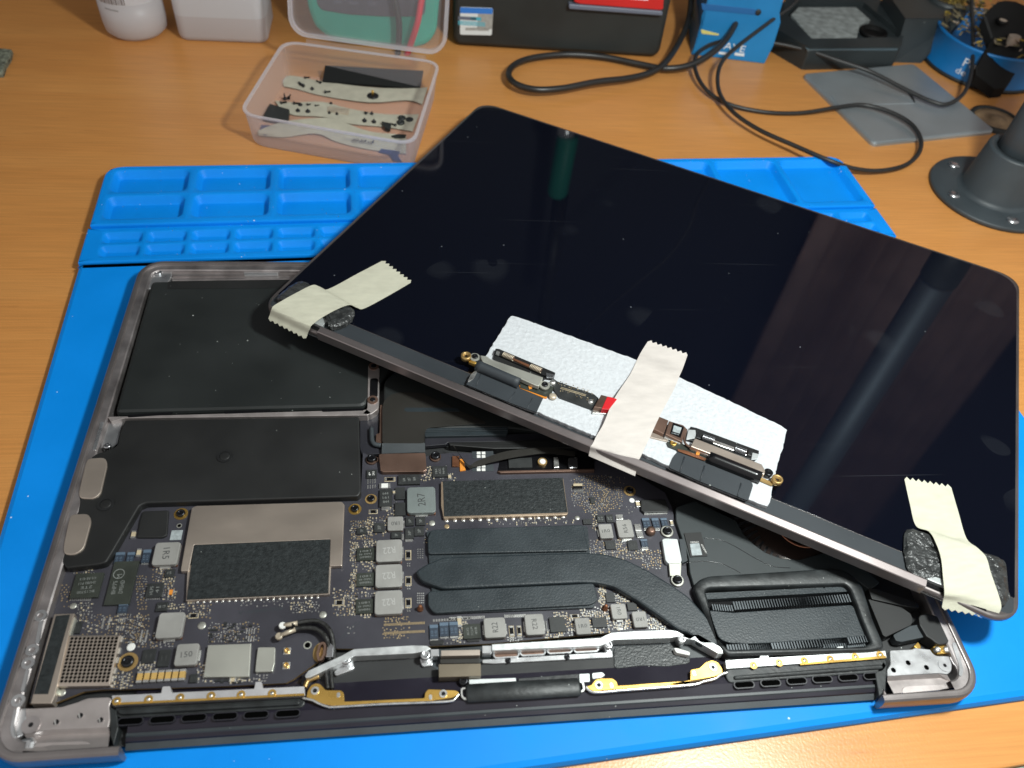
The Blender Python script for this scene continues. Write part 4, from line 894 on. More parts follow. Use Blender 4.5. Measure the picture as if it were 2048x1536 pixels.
# gasket frame
go = pl(B, -.6, 'H', [(170, 200), (215, 145), (285, 118), (1180, 62), (1290, 75), (1370, 130), (1425, 200), (1500, 440), (1590, 650), (1500, 672), (420, 705), (355, 620)])
gi = pl(B, -.6, 'H', [(262, 235), (275, 215), (300, 208), (1260, 180), (1300, 182), (1330, 210), (1352, 260), (1415, 430), (1490, 610), (1430, 640), (430, 660), (360, 590)])
mb = MB(); mb.frame(rpoly(go, 1.5, 3), rpoly(gi, .8, 3), -5, -.4, 0, .7); gk = part('gasket_frame', mb, M['rubber'], lap)
g2o = rpoly(gi, .8, 3); 
mb = MB(); mb.prism(pl(B, -3.4, 'H', [(262, 225), (1300, 178), (1345, 250), (1500, 640), (420, 700), (350, 620)]), -6, -5.2); rad = part('radiator', mb, M['gloss'], lap)
mb = MB(); mb.prism(rpoly(pl(B, -2.6, 'H', [(285, 370), (330, 375), (460, 388), (1345, 330), (1380, 370), (1470, 560), (760, 612), (560, 620), (430, 612), (360, 580)]), 1.5), -5.2, -2.6, bev=.25); part('radiator_cover', mb, M['sink'], rad)
mb = MB(); mb.prism(pl(B, -2.6, 'H', [(262, 245), (1300, 195), (1325, 232), (275, 290)]), -5.2, -2.6); part('radiator_cover', mb, M['sink'], rad)
fin = MB()
def fins(k, x0, y0, x1, y1, n, hgt, z, wf=.7):
    for i in range(n):
        t = (i + .5) / n; c = B.un(*px(k, x0 + (x1 - x0) * t, y0 + (y1 - y0) * t), z); e = B.un(*px(k, x0 + (x1 - x0) * (i + .5 + wf) / n, y0), z)
        dx = abs(e[0] - c[0]) / 2
        fin.add([(c[0] - dx, c[1] - hgt / 2, z - 2.2), (c[0] + dx, c[1] - hgt / 2, z - 2.2), (c[0] + dx, c[1] + hgt / 2, z - 2.2), (c[0] - dx, c[1] + hgt / 2, z - 2.2),
                 (c[0] - dx, c[1] - hgt / 2, z), (c[0] + dx, c[1] - hgt / 2, z), (c[0] + dx, c[1] + hgt / 2, z), (c[0] - dx, c[1] + hgt / 2, z)],
                [(4, 5, 6, 7), (0, 1, 5, 4), (1, 2, 6, 5), (2, 3, 7, 6), (3, 0, 4, 7)])
fins('H', 468, 338, 1335, 280, 44, 2.9, -2.4, .62); fins('H', 310, 348, 468, 356, 9, 2.2, -2.9, .4)
fins('H', 420, 652, 585, 645, 8, 2.4, -2.4, .62); fins('H', 750, 640, 1140, 612, 19, 2.4, -2.4, .62); fins('H', 1315, 595, 1460, 582, 8, 2.2, -2.4, .62)
fins('H', 585, 665, 745, 655, 10, 3.4, -3.4, .25); fins('H', 1145, 625, 1310, 612, 10, 3.4, -3.4, .25)
fins('H', 420, 690, 1460, 620, 70, 1.6, -4.0, .3)
part('cooling_fins', fin, mat('fin black', (.10, .115, .125), .4, .3, noise=(90, .2)), rad, stuff=True)
# right corner plates
def flat(k, pts, z0, z1, mt, name, r=.5, bev=.15, parent=lap): return up(k, pts, z0, z1, mt, name, parent, r, bev)
flat('K', [(985, 1010), (1060, 1020), (1260, 1090), (1330, 1120), (1330, 1150), (1210, 1130), (1010, 1085)], -6, -2.0, M['spk'], 'antenna_plate')
flat('K', [(985, 1085), (1020, 1095), (1210, 1140), (1275, 1185), (1290, 1225), (1280, 1262), (1105, 1345), (1085, 1330)], -6, -2.2, M['spk'], 'antenna_plate')
flat('K', [(1155, 1330), (1270, 1268), (1335, 1258), (1370, 1345), (1215, 1378), (1175, 1370)], -6, -2.6, M['flexgrey'], 'antenna_flex')
flat('R', [(612, 400), (640, 365), (740, 352), (880, 385), (960, 430), (985, 500), (1085, 670), (1085, 715), (1030, 725), (1015, 755), (900, 772), (850, 750), (790, 700), (720, 660), (625, 500)], -6, -.9, M['spk'], 'antenna_cover', .5, .3)
for x in (880, 1000):
    c = B.un(*px('R', x, 828), -1.2); mb = MB(); mb.lathe((c[0], c[1], -3), [(1.0, 0), (1.0, 1.3), (.8, 1.6), (.45, 1.7), (.4, 1.3)], 16); part('screw', mb, M['silver'], lap)
flat('R', [(800, 790), (1060, 780), (1050, 890), (860, 905)], -6, -2.6, M['gold'], 'contact_plate', .8)
flat('R', [(545, 790), (600, 735), (640, 790), (640, 830), (590, 830)], -6, -3.2, M['gold'], 'contact_plate', .3)
cp = flat('R', [(215, 850), (520, 835), (560, 815), (640, 825), (770, 838), (800, 890), (850, 925), (1025, 930), (1065, 1040), (1060, 1130), (1010, 1180), (880, 1165), (185, 1205), (175, 1120), (225, 1040)], -6.8, -2.4, M['bare'], 'hinge_mount', .5, .2)
for x, y in ((265, 1122), (465, 1022), (716, 1086)):
    c = B.un(*px('R', x, y), -2.4); mb = MB(); mb.ring(c, .85, 1.15, -2.4, -2.32, 16, 1); mb.prism(rrect(c[0] - .75, c[1] - 1.1, c[0] + .75, c[1] + 1.1, .74), -2.41, -2.36, 0); part('screw_hole', mb, [M['hole_shade'], M['bare']], cp)
c = B.un(*px('R', 960, 1062), -2.4); mb = MB(); mb.ring(c, .6, 2.1, -2.4, -2.0, 22, 0); mb.disc(c, .62, -2.3, 10, 1); part('screw_boss', mb, [M['bare'], M['gloss']], cp)
# left hinge mount
cpl = flat('Q', [(440, 722), (840, 702), (1050, 640), (1200, 580), (1490, 568), (1528, 600), (1488, 690), (1500, 880), (1480, 982), (700, 1012), (450, 1050), (330, 1085), (310, 980), (360, 880), (350, 720)], -6.8, -2.2, M['brown_alu'], 'hinge_mount', .5, .2)
for x, y in ((768, 912), (1096, 822), (1372, 882)):
    c = B.un(*px('Q', x, y), -2.2); mb = MB(); mb.ring(c, .8, 1.15, -2.2, -2.1, 16, 1)
    mb.disc(c, .82, -2.17, 14, 0); mb.prism([(c[0] - .75, c[1] + .5), (c[0] - .35, c[1] + .75), (c[0] + .2, c[1] - .7), (c[0] - .1, c[1] - .78)], -2.17, -2.12, 2); part('screw_hole', mb, [M['gloss'], M['brown_alu'], M['silver']], cpl)
c = B.un(*px('Q', 425, 950), -2.2); mb = MB(); mb.ring(c, .7, 2.5, -2.2, -1.9, 24, 0); mb.disc(c, .72, -2.05, 12, 1); part('screw_boss', mb, [M['ledge'], M['gloss']], cpl)
flat('Q', [(225, 760), (360, 700), (370, 860), (310, 980), (330, 1085), (215, 1130), (190, 1000)], -6.8, -2.6, M['bare'], 'ledge_corner', .8, .3)
# sloping shelves between mounts and rim
def shelf(k, top_, mid_, low_, zt, zm, zl, mt, name):
    mb = MB(); mb.loft([pl3(B, k, top_, zt), pl3(B, k, mid_, zm), pl3(B, k, low_, zl)], 0, False, False); return part(name, mb, mt, lap)
shelf('Q', [(330, 1085), (700, 1012), (1480, 982)], [(380, 1150), (700, 1090), (1500, 1060)], [(200, 1300), (700, 1310), (1470, 1290)], -2.3, -3.6, -.6, M['brown_alu'], 'hinge_shelf')
flat('Q', [(480, 1190), (1150, 1165), (1220, 1180), (1250, 1245), (480, 1265)], -3.5, -1.75, M['brown_alu'], 'shelf_pad', .8, .12)
mb = MB(); mb.prism(pl(B, -.7, 'Q', [(215, 1200), (290, 1120), (420, 1090), (470, 1150), (440, 1290), (200, 1300)]), -5, -1.2, bev=1.0); part('shelf_corner', mb, M['bare'], lap)
shelf('R', [(185, 1205), (880, 1170), (1000, 1190)], [(180, 1270), (900, 1230), (1060, 1290)], [(270, 1440), (900, 1390), (1190, 1345)], -2.5, -3.7, -3.3, M['brown_alu'], 'hinge_shelf')
flat('R', [(385, 1440), (385, 1370), (430, 1335), (960, 1310), (1030, 1360), (900, 1395)], -4, -3.15, M['brown_alu'], 'shelf_pad', .8, .12)
mb = MB(); mb.prism(pl(B, -.8, 'R', [(160, 1340), (205, 1420), (270, 1450), (275, 1500), (160, 1500)]), -7, -2.4, bev=.4); part('shelf_corner', mb, M['alubar'], lap)

# ------------------------------------------------------------------ hinge moulding along the front edge
def yat(u, v, z): return B.un(u, v, z)[1]
prof = [(yat(1000, 1450, -6), -6.2, 0), (yat(1000, 1437, -5.6), -5.6, 0), (yat(1000, 1436, -5.6) + .1, -5.0, 1), (yat(1000, 1426, -4.6), -4.6, 1), (yat(1000, 1424, -4.6), -4.2, 2), (yat(1000, 1418, -4.2), -4.2, 2), (yat(1000, 1417, -4.2), -4.8, 1), (yat(1000, 1396, -3.6), -3.6, 1)]
XL, XR = 36.2, 269.0
mb = MB()
ring = [(prof[0][0] + .6, -7.9)] + [(y, z) for y, z, _ in prof] + [(prof[-1][0] + 14, -6.6)]
mats_i = [0, 0, 1, 1, 2, 2, 1, 1, 1]
for i in range(len(ring) - 1):
    (y0, z0), (y1, z1) = ring[i], ring[i + 1]
    mb.add([(XL, y0, z0), (XR, y0, z0), (XR, y1, z1), (XL, y1, z1)], [(0, 1, 2, 3)], [0, 0, 1, 1, 2, 2, 1, 1, 1][i])
for xx in (XL, XR): mb.add([(xx, y, z) for y, z in ring] + [(xx, ring[-1][0], -7.9)], [tuple(range(len(ring) + 1))], 0)
hb = part('hinge_moulding', mb, [M['hinge3'], M['hinge2'], M['flexgrey']], lap)
def hslot(u, v, wd, hh=.9):
    c = B.un(u, v, -3.9); mb = MB(); mb.frame(rrect(c[0] - wd - .3, c[1] - hh - .3, c[0] + wd + .3, c[1] + hh + .3, hh + .29), rrect(c[0] - wd, c[1] - hh, c[0] + wd, c[1] + hh, hh - .01), -5, -3.1, 1)
    mb.prism(rrect(c[0] - wd, c[1] - hh, c[0] + wd, c[1] + hh, hh - .01), -5, -3.25, 0); part('vent_slot', mb, [M['hole_shade'], M['hinge']], hb)
for u, v in ((262, 1444), (326, 1440.5), (389, 1437), (451, 1434), (513, 1431), (576, 1428.5)): hslot(u, v, 3.4)
for u, v in ((1487, 1371), (1540, 1367.5), (1592, 1363.5), (1643, 1360), (1695, 1356.5), (1745, 1353.5)): hslot(u, v, 3.2)
gs = MB(); gs.prism(rpoly([B.un(u, v, -2.2) for u, v in ((228, 1413), (606, 1394), (610, 1403), (602, 1413), (240, 1434), (226, 1428))], 1.5), -6, -3.3, bev=.3)
gs.prism(rpoly([B.un(u, v, -1.9) for u, v in ((236, 1416), (598, 1398), (600, 1408), (242, 1428), (234, 1424))], 1.0), -3.5, -2.2, bev=.5); part('hinge_gasket', gs, M['rubber'], lap)
gs = MB(); gs.prism(rpoly([B.un(u, v, -2.2) for u, v in ((1454, 1337), (1773, 1314), (1777, 1330), (1768, 1342), (1460, 1364), (1452, 1350))], 1.2), -6, -3.0, bev=.3)
gs.prism(rpoly([B.un(u, v, -1.9) for u, v in ((1468, 1350), (1765, 1327), (1769, 1336), (1470, 1358))], 1.0), -3.2, -2.2, bev=.5); part('hinge_gasket', gs, M['rubber'], lap)
mb = MB(); mb.prism([B.un(u, v, -2.4) for u, v in ((1768, 1320), (1776, 1330), (1773, 1380), (1760, 1392), (1752, 1345))], -7, -3.0, bev=.3); part('hinge_end', mb, M['rubber'], lap)
mb = MB(); mb.prism([B.un(u, v, -2.4) for u, v in ((218, 1412), (232, 1420), (236, 1455), (226, 1490), (219, 1470))], -7, -2.8, bev=.3); part('hinge_end', mb, M['rubber'], lap)
def strip(pts, nubs, scr, gold, mt='strip'):
    mb = MB(); mb.prism([B.un(u, v, -2.0) for u, v in pts], -6, -2.0, 0, .08)
    for n_ in nubs: mb.prism(rpoly([B.un(u, v, -2.0) for u, v in n_], .4), -5, -1.98, 0, .08)
    mb.prism([B.un(u, v, -1.9) for u, v in gold], -2.2, -1.92, 1)
    st = part('contact_strip', mb, [M[mt], M['gold']], lap)
    for u, v in scr:
        c = B.un(u, v, -1.8); k_ = MB(); k_.ring(c, .5, 1.25, -1.93, -1.8, 16, 0); k_.lathe((c[0], c[1], -1.9), [(.62, 0), (.55, .3), (.2, .38)], 12, 1); part('screw', k_, [M['gold'], M['silver']], st)
strip([(224, 1391), (608, 1372.5), (610, 1391), (225, 1410)], [[(322, 1388), (325, 1373), (340, 1372), (343, 1387)], [(508, 1380), (511, 1364), (523, 1363), (526, 1379)]], [(233, 1402), (297, 1398.5), (360, 1395), (422, 1391.5), (482, 1389), (544, 1386.5)], [(228, 1405.5), (608, 1386.5), (609, 1391), (226, 1410)])
strip([(1451, 1320.5), (1770.6, 1301.5), (1773.5, 1315), (1453, 1337)], [[(1519, 1318), (1522, 1304), (1535, 1303), (1538, 1317)], [(1671, 1308), (1674, 1293.5), (1686, 1292.5), (1690, 1307)]], [(1507, 1330), (1558.5, 1325), (1609, 1321), (1660.5, 1317.5), (1711, 1313.5), (1760.5, 1309.5)], [(1600, 1326), (1771, 1311), (1773, 1316), (1601, 1330)], 'whitepaint')

# ------------------------------------------------------------------ middle front: brackets, gold plates, roll
mb = MB(); mb.prism([B.un(u, v, -5.6) for u, v in ((640, 1340), (860, 1300), (1380, 1262), (1445, 1325), (1440, 1385), (640, 1412))], -6.8, -5.7, 0); part('hinge_bay', mb, M['flexgrey'], lap)
flat('F', [(880, 700), (1050, 620), (1620, 590), (1800, 720), (1700, 830), (960, 860), (870, 830)], -6.2, -5.4, M['well'], 'bay_plate')
flat('G', [(270, 650), (1340, 580), (1900, 480), (2048, 560), (2048, 640), (1640, 690), (1340, 715), (160, 770)], -6.2, -5.3, M['well'], 'bay_plate')
flat('G', [(1400, 500), (1890, 480), (1940, 540), (2048, 590), (2048, 640), (1850, 670), (1640, 660), (1400, 690)], -6.0, -5.0, M['tape_b'], 'bay_film', 1.5)
# left raw aluminium bracket
f1 = [(640, 745), (668, 705), (950, 578), (1010, 545), (1060, 520), (1560, 488), (1680, 492), (1716, 516), (1690, 530), (1650, 540), (1560, 558), (1060, 582), (1018, 606), (672, 766), (645, 768)]
br1 = flat('F', f1, -5.2, -1.2, M['whitepaint'], 'support_bracket', .3, .12)
for x, y, s_ in ((988, 605, 44), (1668, 568, 42)):
    c = B.un(*px('F', x, y), -1.4); k_ = MB(); k_.lathe((c[0], c[1], -5), [(1.55, 0), (1.55, 3.5), (1.35, 3.7), (.75, 3.75), (.7, 3.3), (.4, 3.4)], 18); part('bracket_boss', k_, M['bare'], br1)
flat('F', [(1712, 522), (1782, 520), (1782, 580), (1712, 582)], -5, -1.6, M['bare'], 'bracket_tab', .2, .1, br1)
flat('F', [(960, 640), (1045, 610), (1062, 680), (1040, 700), (900, 752), (880, 720)], -5.5, -4.2, M['bare'], 'bracket_foot', .8, .3, br1)
flat('F', [(1615, 600), (1720, 585), (1735, 660), (1640, 672)], -5.5, -4.2, M['bare'], 'bracket_foot', .8, .3, br1)
# right raw aluminium bracket
f2 = [px('G', *p) for p in ((356, 480), (1285, 425), (1330, 402), (1375, 382), (1560, 368), (1880, 358), (1940, 368), (2048, 432))] + [px('H', *p) for p in ((210, 548), (385, 650), (392, 690), (355, 690), (180, 590))] + [px('G', *p) for p in ((2000, 432), (1960, 410), (1880, 425), (1400, 442), (1345, 465), (1290, 490), (358, 534))]
mb = MB(); mb.prism([B.un(u, v, -1.0) for u, v in f2], -5.2, -1.0, 0, .12, smi=0); br2 = part('support_bracket', mb, [M['whitepaint'], M['brown_alu']], lap)
flat('G', [(275, 492), (355, 490), (355, 555), (275, 556)], -5, -1.5, M['bare'], 'bracket_tab', .2, .1, br2)
for x, y in ((1352, 478), (1980, 428)):
    c = B.un(*px('G', x, y), -1.2); k_ = MB(); k_.lathe((c[0], c[1], -5), [(1.5, 0), (1.5, 3.6), (1.3, 3.8), (.7, 3.85), (.65, 3.4), (.4, 3.5)], 18); part('bracket_boss', k_, M['bare'], br2)
flat('G', [(275, 610), (1300, 548), (1385, 530), (1390, 590), (1310, 595), (370, 645), (275, 640)], -5.5, -4.4, M['bare'], 'bracket_foot', .4, .2, br2)
for x, y in ((480, 572), (705, 552), (935, 535), (1160, 524)):
    c = B.un(*px('G', x, y), -4.2); k_ = MB(); k_.frame(rrect(c[0] - 4.3, c[1] - 1.1, c[0] + 4.3, c[1] + 1.1, 1.09), rrect(c[0] - 3.8, c[1] - .75, c[0] + 3.8, c[1] + .75, .74), -4.4, -3.6, 1); k_.prism(rrect(c[0] - 3.8, c[1] - .75, c[0] + 3.8, c[1] + .75, .74), -4.4, -4.1, 0); part('oval_slot', k_, [M['brownmetal'], M['bare']], br2)
for x, y in ((495, 620), (998, 592)):
    screw('G', x, y, 26, None, lap, -4.6, .8)
for q in ([(1910, 510), (1940, 512), (2048, 545), (2048, 575), (1930, 550)],): flat('G', q, -5, -3, M['white'], 'bay_wire')
# bronze connector blocks
flat('P', [(882, 1300.5), (960, 1299), (960, 1310.5), (882, 1312)], -5, -1.0, M['champ'], 'bronze_block', .2, .12)
flat('P', [(880, 1313), (960, 1311.5), (960, 1326), (880, 1327)], -5, -3.2, M['flexcab'], 'block_flex')
flat('P', [(877, 1328), (961.5, 1326.5), (962, 1352), (877.5, 1354.5)], -5, -1.2, M['blockb'], 'bronze_block', .2, .15)
screw('G', 113, 802, 44, None, lap, -4.5, 1.6)
# gold plates
g1 = flat('F', [(652, 935), (660, 880), (690, 830), (730, 812), (770, 818), (800, 850), (815, 870), (950, 872), (970, 892), (975, 968), (1660, 938), (1662, 895), (1690, 862), (1930, 872), (1958, 892), (1900, 935), (1660, 972), (870, 1005), (790, 985), (720, 960)], -5, -2.4, M['gold'], 'gold_plate', .5, .15)
g2 = [px('G', *p) for p in ((1150, 838), (1205, 828), (1240, 780), (1290, 768), (1390, 770), (1425, 800), (1432, 832), (2048, 790))] + [px('H', *p) for p in ((150, 885), (152, 810), (215, 800), (265, 755), (310, 738), (355, 755), (385, 800), (390, 835), (330, 862), (230, 880), (0, 918))] + [px('G', *p) for p in ((2048, 820), (1400, 865), (1220, 880))]
mb = MB(); mb.prism(rpoly([B.un(u, v, -2.4) for u, v in g2], .5), -5, -2.4, 0, .15); g2o = part('gold_plate', mb, M['gold'], lap)
for k, x, y, r_, par in (('F', 725, 876, 1.0, g1), ('F', 1820, 902, 1.0, g1), ('G', 1270, 828, 1.0, g2o), ('H', 318, 792, 1.0, g2o)):
    c = B.un(*px(k, x, y), -2.2); k_ = MB(); k_.ring(c, .65, 1.25, -2.42, -2.1, 18, 1); k_.disc(c, .7, -2.3, 12, 0); part('screw_hole', k_, [M['gloss'], M['silver']], par)
for k, x, y, par in (('F', 925, 912, g1), ('F', 1711, 932, g1), ('G', 1378, 830, g2o), ('H', 180, 838, g2o)):
    c = B.un(*px(k, x, y), -2.3); k_ = MB(); k_.prism(rrect(c[0] - .5, c[1] - .8, c[0] + .5, c[1] + .8, .49), -2.41, -2.3, 0); part('oval_slot', k_, M['silver'], par)
def wire(k, pts, r_, mt, name, z=-2.6, n=6):
    mb = MB(); mb.tube(smooth([B.un(*px(k if len(p) < 3 or not isinstance(p[2], str) else p[2], p[0], p[1]), z) + (z,) for p in pts], 6), r_, n); return part(name, mb, M[mt], lap)
wire('F', [(620, 938), (700, 955), (760, 985), (830, 1010), (900, 1014), (1300, 990), (1700, 975), (1880, 965), (1920, 945), (1952, 905)], .42, 'silver', 'shield_braid')
wire('G', [(1160, 842), (1190, 875), (1260, 890), (1500, 870), (2040, 828), (250, 898, 'H'), (330, 878, 'H'), (380, 845, 'H'), (425, 832, 'H')], .5, 'silver', 'shield_braid')
for dx in (0, 40): wire('F', [(815 + dx, 640), (822 + dx, 740), (835 + dx, 860)], .6, 'cableweave', 'antenna_cable', -3.2, 8)
wire('F', [(640, 850), (660, 800), (700, 775), (760, 755)], .8, 'golddull', 'antenna_cable', -3.6)
flat('G', [(160, 778), (562, 765), (566, 815), (165, 838)], -5, -3.4, M['silverplate'], 'bay_plate_pale', .2)
flat('G', [(582, 770), (1100, 730), (1100, 790), (590, 818)], -5, -3.2, M['rubber'], 'bay_pad', .3)
flat('G', [(1102, 732), (1192, 728), (1194, 800), (1105, 805)], -5, -3.4, M['silverplate'], 'bay_plate_pale', .2)
flat('G', [(1212, 725), (1300, 716), (1326, 742), (1290, 768), (1215, 775)], -5, -3.4, M['silverplate'], 'bay_plate_pale', .4)
a_ = B.un(*px('G', 135, 893), -2.2); b_ = B.un(*px('G', 1115, 836), -2.2)
mb = MB(); mb.tube([(a_[0] + (b_[0] - a_[0]) * t, a_[1] + (b_[1] - a_[1]) * t, -3.0) for t in (0, .02, .5, .98, 1)], [2.2, 2.9, 3.0, 2.9, 2.2], 16, 0, .38); rl = part('cable_roll', mb, M['rubber'], lap)
ro = rrect(a_[0] - 4.4, -3, b_[0] + 4.2, 3, 2); 
fr_o = pl(B, -2.6, 'G', [(92, 850), (1140, 792), (1152, 870), (1130, 890), (120, 955), (95, 930)]); fr_i = pl(B, -2.6, 'G', [(106, 862), (1128, 806), (1138, 862), (1122, 874), (128, 938), (106, 918)])
mb = MB(); mb.frame(rpoly(fr_o, .8), rpoly(fr_i, .7), -5, -2.6); part('roll_frame', mb, M['silver'], rl)
flat('F', [(640, 730), (740, 760), (650, 850), (620, 940), (605, 920), (612, 740)], -6, -4.5, M['hinge'], 'bay_block')

# ------------------------------------------------------------------ trackpad flex, keyboard flex and sensor strip behind the board
tf = flat('N', [(228, 955), (228, 600), (245, 520), (300, 465), (380, 437), (470, 430), (640, 440), (1300, 745), (690, 795), (662, 835), (662, 955)], -5.5, -1.9, M['flexcab'], 'trackpad_flex', 1.2, .05)
flat('N', [(450, 600), (470, 590), (1000, 592), (1020, 630), (480, 632), (455, 620)], -2, -1.82, M['sink'], 'flex_slot', .5, .02, tf)
mb = MB(); mb.loft([pl3(B, 'N', [(226, 955), (665, 952)], -1.92), pl3(B, 'N', [(222, 1062), (668, 1046)], -3.3)], 0, False, False); part('flex_fold', mb, M['flexgrey'], tf)
flat('N', [(205, 560), (232, 560), (228, 955), (160, 950), (165, 860), (200, 850)], -5.5, -3.0, M['brownmetal'], 'brown_strip')
for i, (y0, y1, z) in enumerate(((800, 822, -2.3), (824, 838, -2.5), (840, 885, -2.9))):
    flat('N', [(664, y0), (1520, y0 - 14), (1500, y1 - 16), (664, y1)], -6, z, M['sink'], 'ridge', .2, .1)
flat('N', [(664, 890), (1900, 850), (2300, 880), (2300, 920), (900, 945), (880, 965), (664, 985)], -6, -4.2, M['hinge'], 'tray_edge', .3)
flat('N', [(905, 945), (1700, 925), (2300, 905), (2300, 1000), (1370, 1010), (920, 975)], -6, -3.0, M['spk'], 'tray_edge', .3, .3)
flat('N', [(0, 660), (200, 650), (195, 700), (190, 850), (170, 960), (225, 1010), (225, 1060), (20, 1075), (0, 1000)], -6, -4.6, M['hinge'], 'tray_edge', .3)
mb = MB(); mb.tube(smooth([B.un(*px('N', x, y), -3.4) + (-3.4,) for x, y in ((118, 800), (120, 880), (125, 930), (150, 965), (215, 978))], 4), .95, 8); part('antenna_cable', mb, M['hinge3'], lap)
# bent flex cable
zz = [-.6, -2.0, -3.0, -2.4, -1.2, -.8, -1.4, -1.8]
ca = [(945, 968), (1060, 1120), (1125, 1180), (1210, 1130), (1480, 1040), (1740, 1008), (1920, 1000), (2200, 1040)]
cb = [(960, 972), (1100, 1195), (1165, 1200), (1250, 1175), (1500, 1115), (1760, 1072), (1930, 1060), (2200, 1090)]
A3 = smooth([B.un(*px('N', *p), z) + (z,) for p, z in zip(ca, zz)], 4); B3 = smooth([B.un(*px('N', *p), z) + (z,) for p, z in zip(cb, zz)], 4)
mb = MB(); mb.loft([A3, B3], 0, True, False); mb.loft([[(p.x, p.y, p.z - .2) for p in A3], [(p.x, p.y, p.z - .2) for p in B3]], 0, True, False); part('bent_flex', mb, M['flexcab'], lap)
sb = flat('N', [(1410, 1250), (1440, 1110), (2400, 1060), (2400, 1235), (1450, 1250)], -5, -3.4, M['gloss'], 'sensor_board', .1)
flat('N', [(1405, 1238), (2400, 1215), (2400, 1235), (1440, 1256)], -5, -2.6, M['brownmetal'], 'copper_rail', 0, .1, sb)
flat('N', [(1520, 1112), (1760, 1100), (1765, 1200), (1525, 1205)], -3.4, -2.6, M['ic'], 'sensor_module', .1, .05, sb)
c = B.un(*px('N', 1868, 1145), -2.6); k_ = MB(); k_.ring(c, 1.25, 1.8, -3.4, -2.4, 20, 1); k_.lathe((c[0], c[1], -3.4), [(1.2, 0), (1.2, 1.2), (.9, 1.4), (.3, 1.45)], 18, 0); part('light_sensor', k_, [M['led'], M['golddull']], sb)
flat('N', [(1985, 1095), (2030, 1095), (2040, 1200), (1985, 1205)], -3.4, -2.2, M['silver'], 'sensor_clip', .2, .1, sb)
flat('N', [(2130, 1100), (2230, 1095), (2230, 1205), (2140, 1210)], -3.4, -2.0, M['steel'], 'sensor_barrel', .6, .3, sb)
for x0 in (1195, 1245):
    for y0 in (1040, 1075, 1175, 1210):
        r = bb(B, 'N', x0, y0, x0 + 40, y0 + 28, BT + .3); mb = MB(); mb.rect(r, BT, BT + .3, 0, .05); part('contact_pad', mb, M['white'], lb)
for y0 in (1035, 1170): r = bb(B, 'N', 1145, y0, 1370, y0 + 75, BT + .1); mb = MB(); mb.rect(r, BT, BT + .1); part('film_patch', mb, M['hinge3'], lb)
flat('N', [(945, 1085), (1015, 1085), (1015, 1190), (945, 1190)], BT, BT + .8, M['copper'], 'flex_connector', .1, .05)
flat('N', [(1020, 1115), (1060, 1115), (1082, 1230), (1025, 1238)], BT, BT + .6, M['orange'], 'flex_tail', .1, .05)

# ------------------------------------------------------------------ the display lid
lid = thing('laptop_display', 'removed laptop screen lid lying tilted across the open base, glossy black panel up', 'laptop screen', wpos(LID, (152, 105, 0)))
HG = 3.2
rg = [rrect(*q, r_, 8) for q, r_ in (((3.6, 2, 301.0, 207.6), 9), ((2.5, .6, 302.3, 209.2), 10), ((2.2, .2, 302.6, 209.5), 10), ((2.2, .2, 302.6, 209.5), 10), ((2.5, .5, 302.3, 209.2), 9.7), ((3.5, 1.5, 301.3, 208.2), 9))]
mb = MB(); mb.loft([[(x, y, z) for x, y in r] for r, z in zip(rg, (0, .25, 1.0, 2.5, 3.05, 3.05))], 0, True, True, (True, True)); part('lid_shell', mb, M['lidedge'], lid, LID)
GB = 11.6
go_ = rrect(3.7, GB, 301.1, 208.0, 8.5, 8); 
for i, p in enumerate(go_):
    pass
gp = rpoly([(3.7, GB), (301.1, GB), (301.1, 208.0), (3.7, 208.0)], [.5, .5, 13, 13], 8)
mb = MB(); mb.prism(gp, 2.9, HG, 0, .12); part('screen_glass', mb, M['screen'], lid, LID)
mb = MB(); mb.prism(rpoly([(4, 4.0), (300.8, 4.0), (300.8, GB - .25), (4, GB - .25)], [5, 5, .3, .3], 6), 2.9, HG - .08, 0, .1); part('bezel_strip', mb, M['bezel'], lid, LID)
# hinge bar with bevelled top
hp = [(-.2, .15), (-.35, .6), (-.35, 4.35), (-.1, 4.65), (2.35, 5.05), (2.75, 4.95), (2.85, 4.6), (2.85, 3.0)]
mb = MB(); mb.loft([[(xx, y, z) for y, z in hp + [(2.8, .5)]] for xx in (31.2, 271.6)], 0, False, True, (True, True)); part('hinge_bar', mb, M['alubar'], lid, LID)
mb = MB(); mb.prism([(31.2, 2.9), (271.6, 2.9), (271.6, 3.9), (31.2, 3.9)], 3.0, 3.6); part('bar_seal', mb, M['gloss'], lid, LID)
for a0, a1 in ((11, 31), (272, 292)):
    mb = MB(); mb.rect((a0, .3, a1, 1.2), .2, 1.2, 0, .2); part('lid_lip', mb, M['steel'], lid, LID)
    mb = MB(); mb.rect((a0, 1.4, a1, 6), .5, 3.15, 0); part('hinge_recess', mb, M['gloss'], lid, LID)
    mb = MB(); mb.rect((a0 + (6 if a0 < 50 else 0), 3.4, a1 - (0 if a0 < 50 else 6), 11), 3.1, 4.5, 0, .2); part('hinge_tab', mb, M['silverplate'], lid, LID)

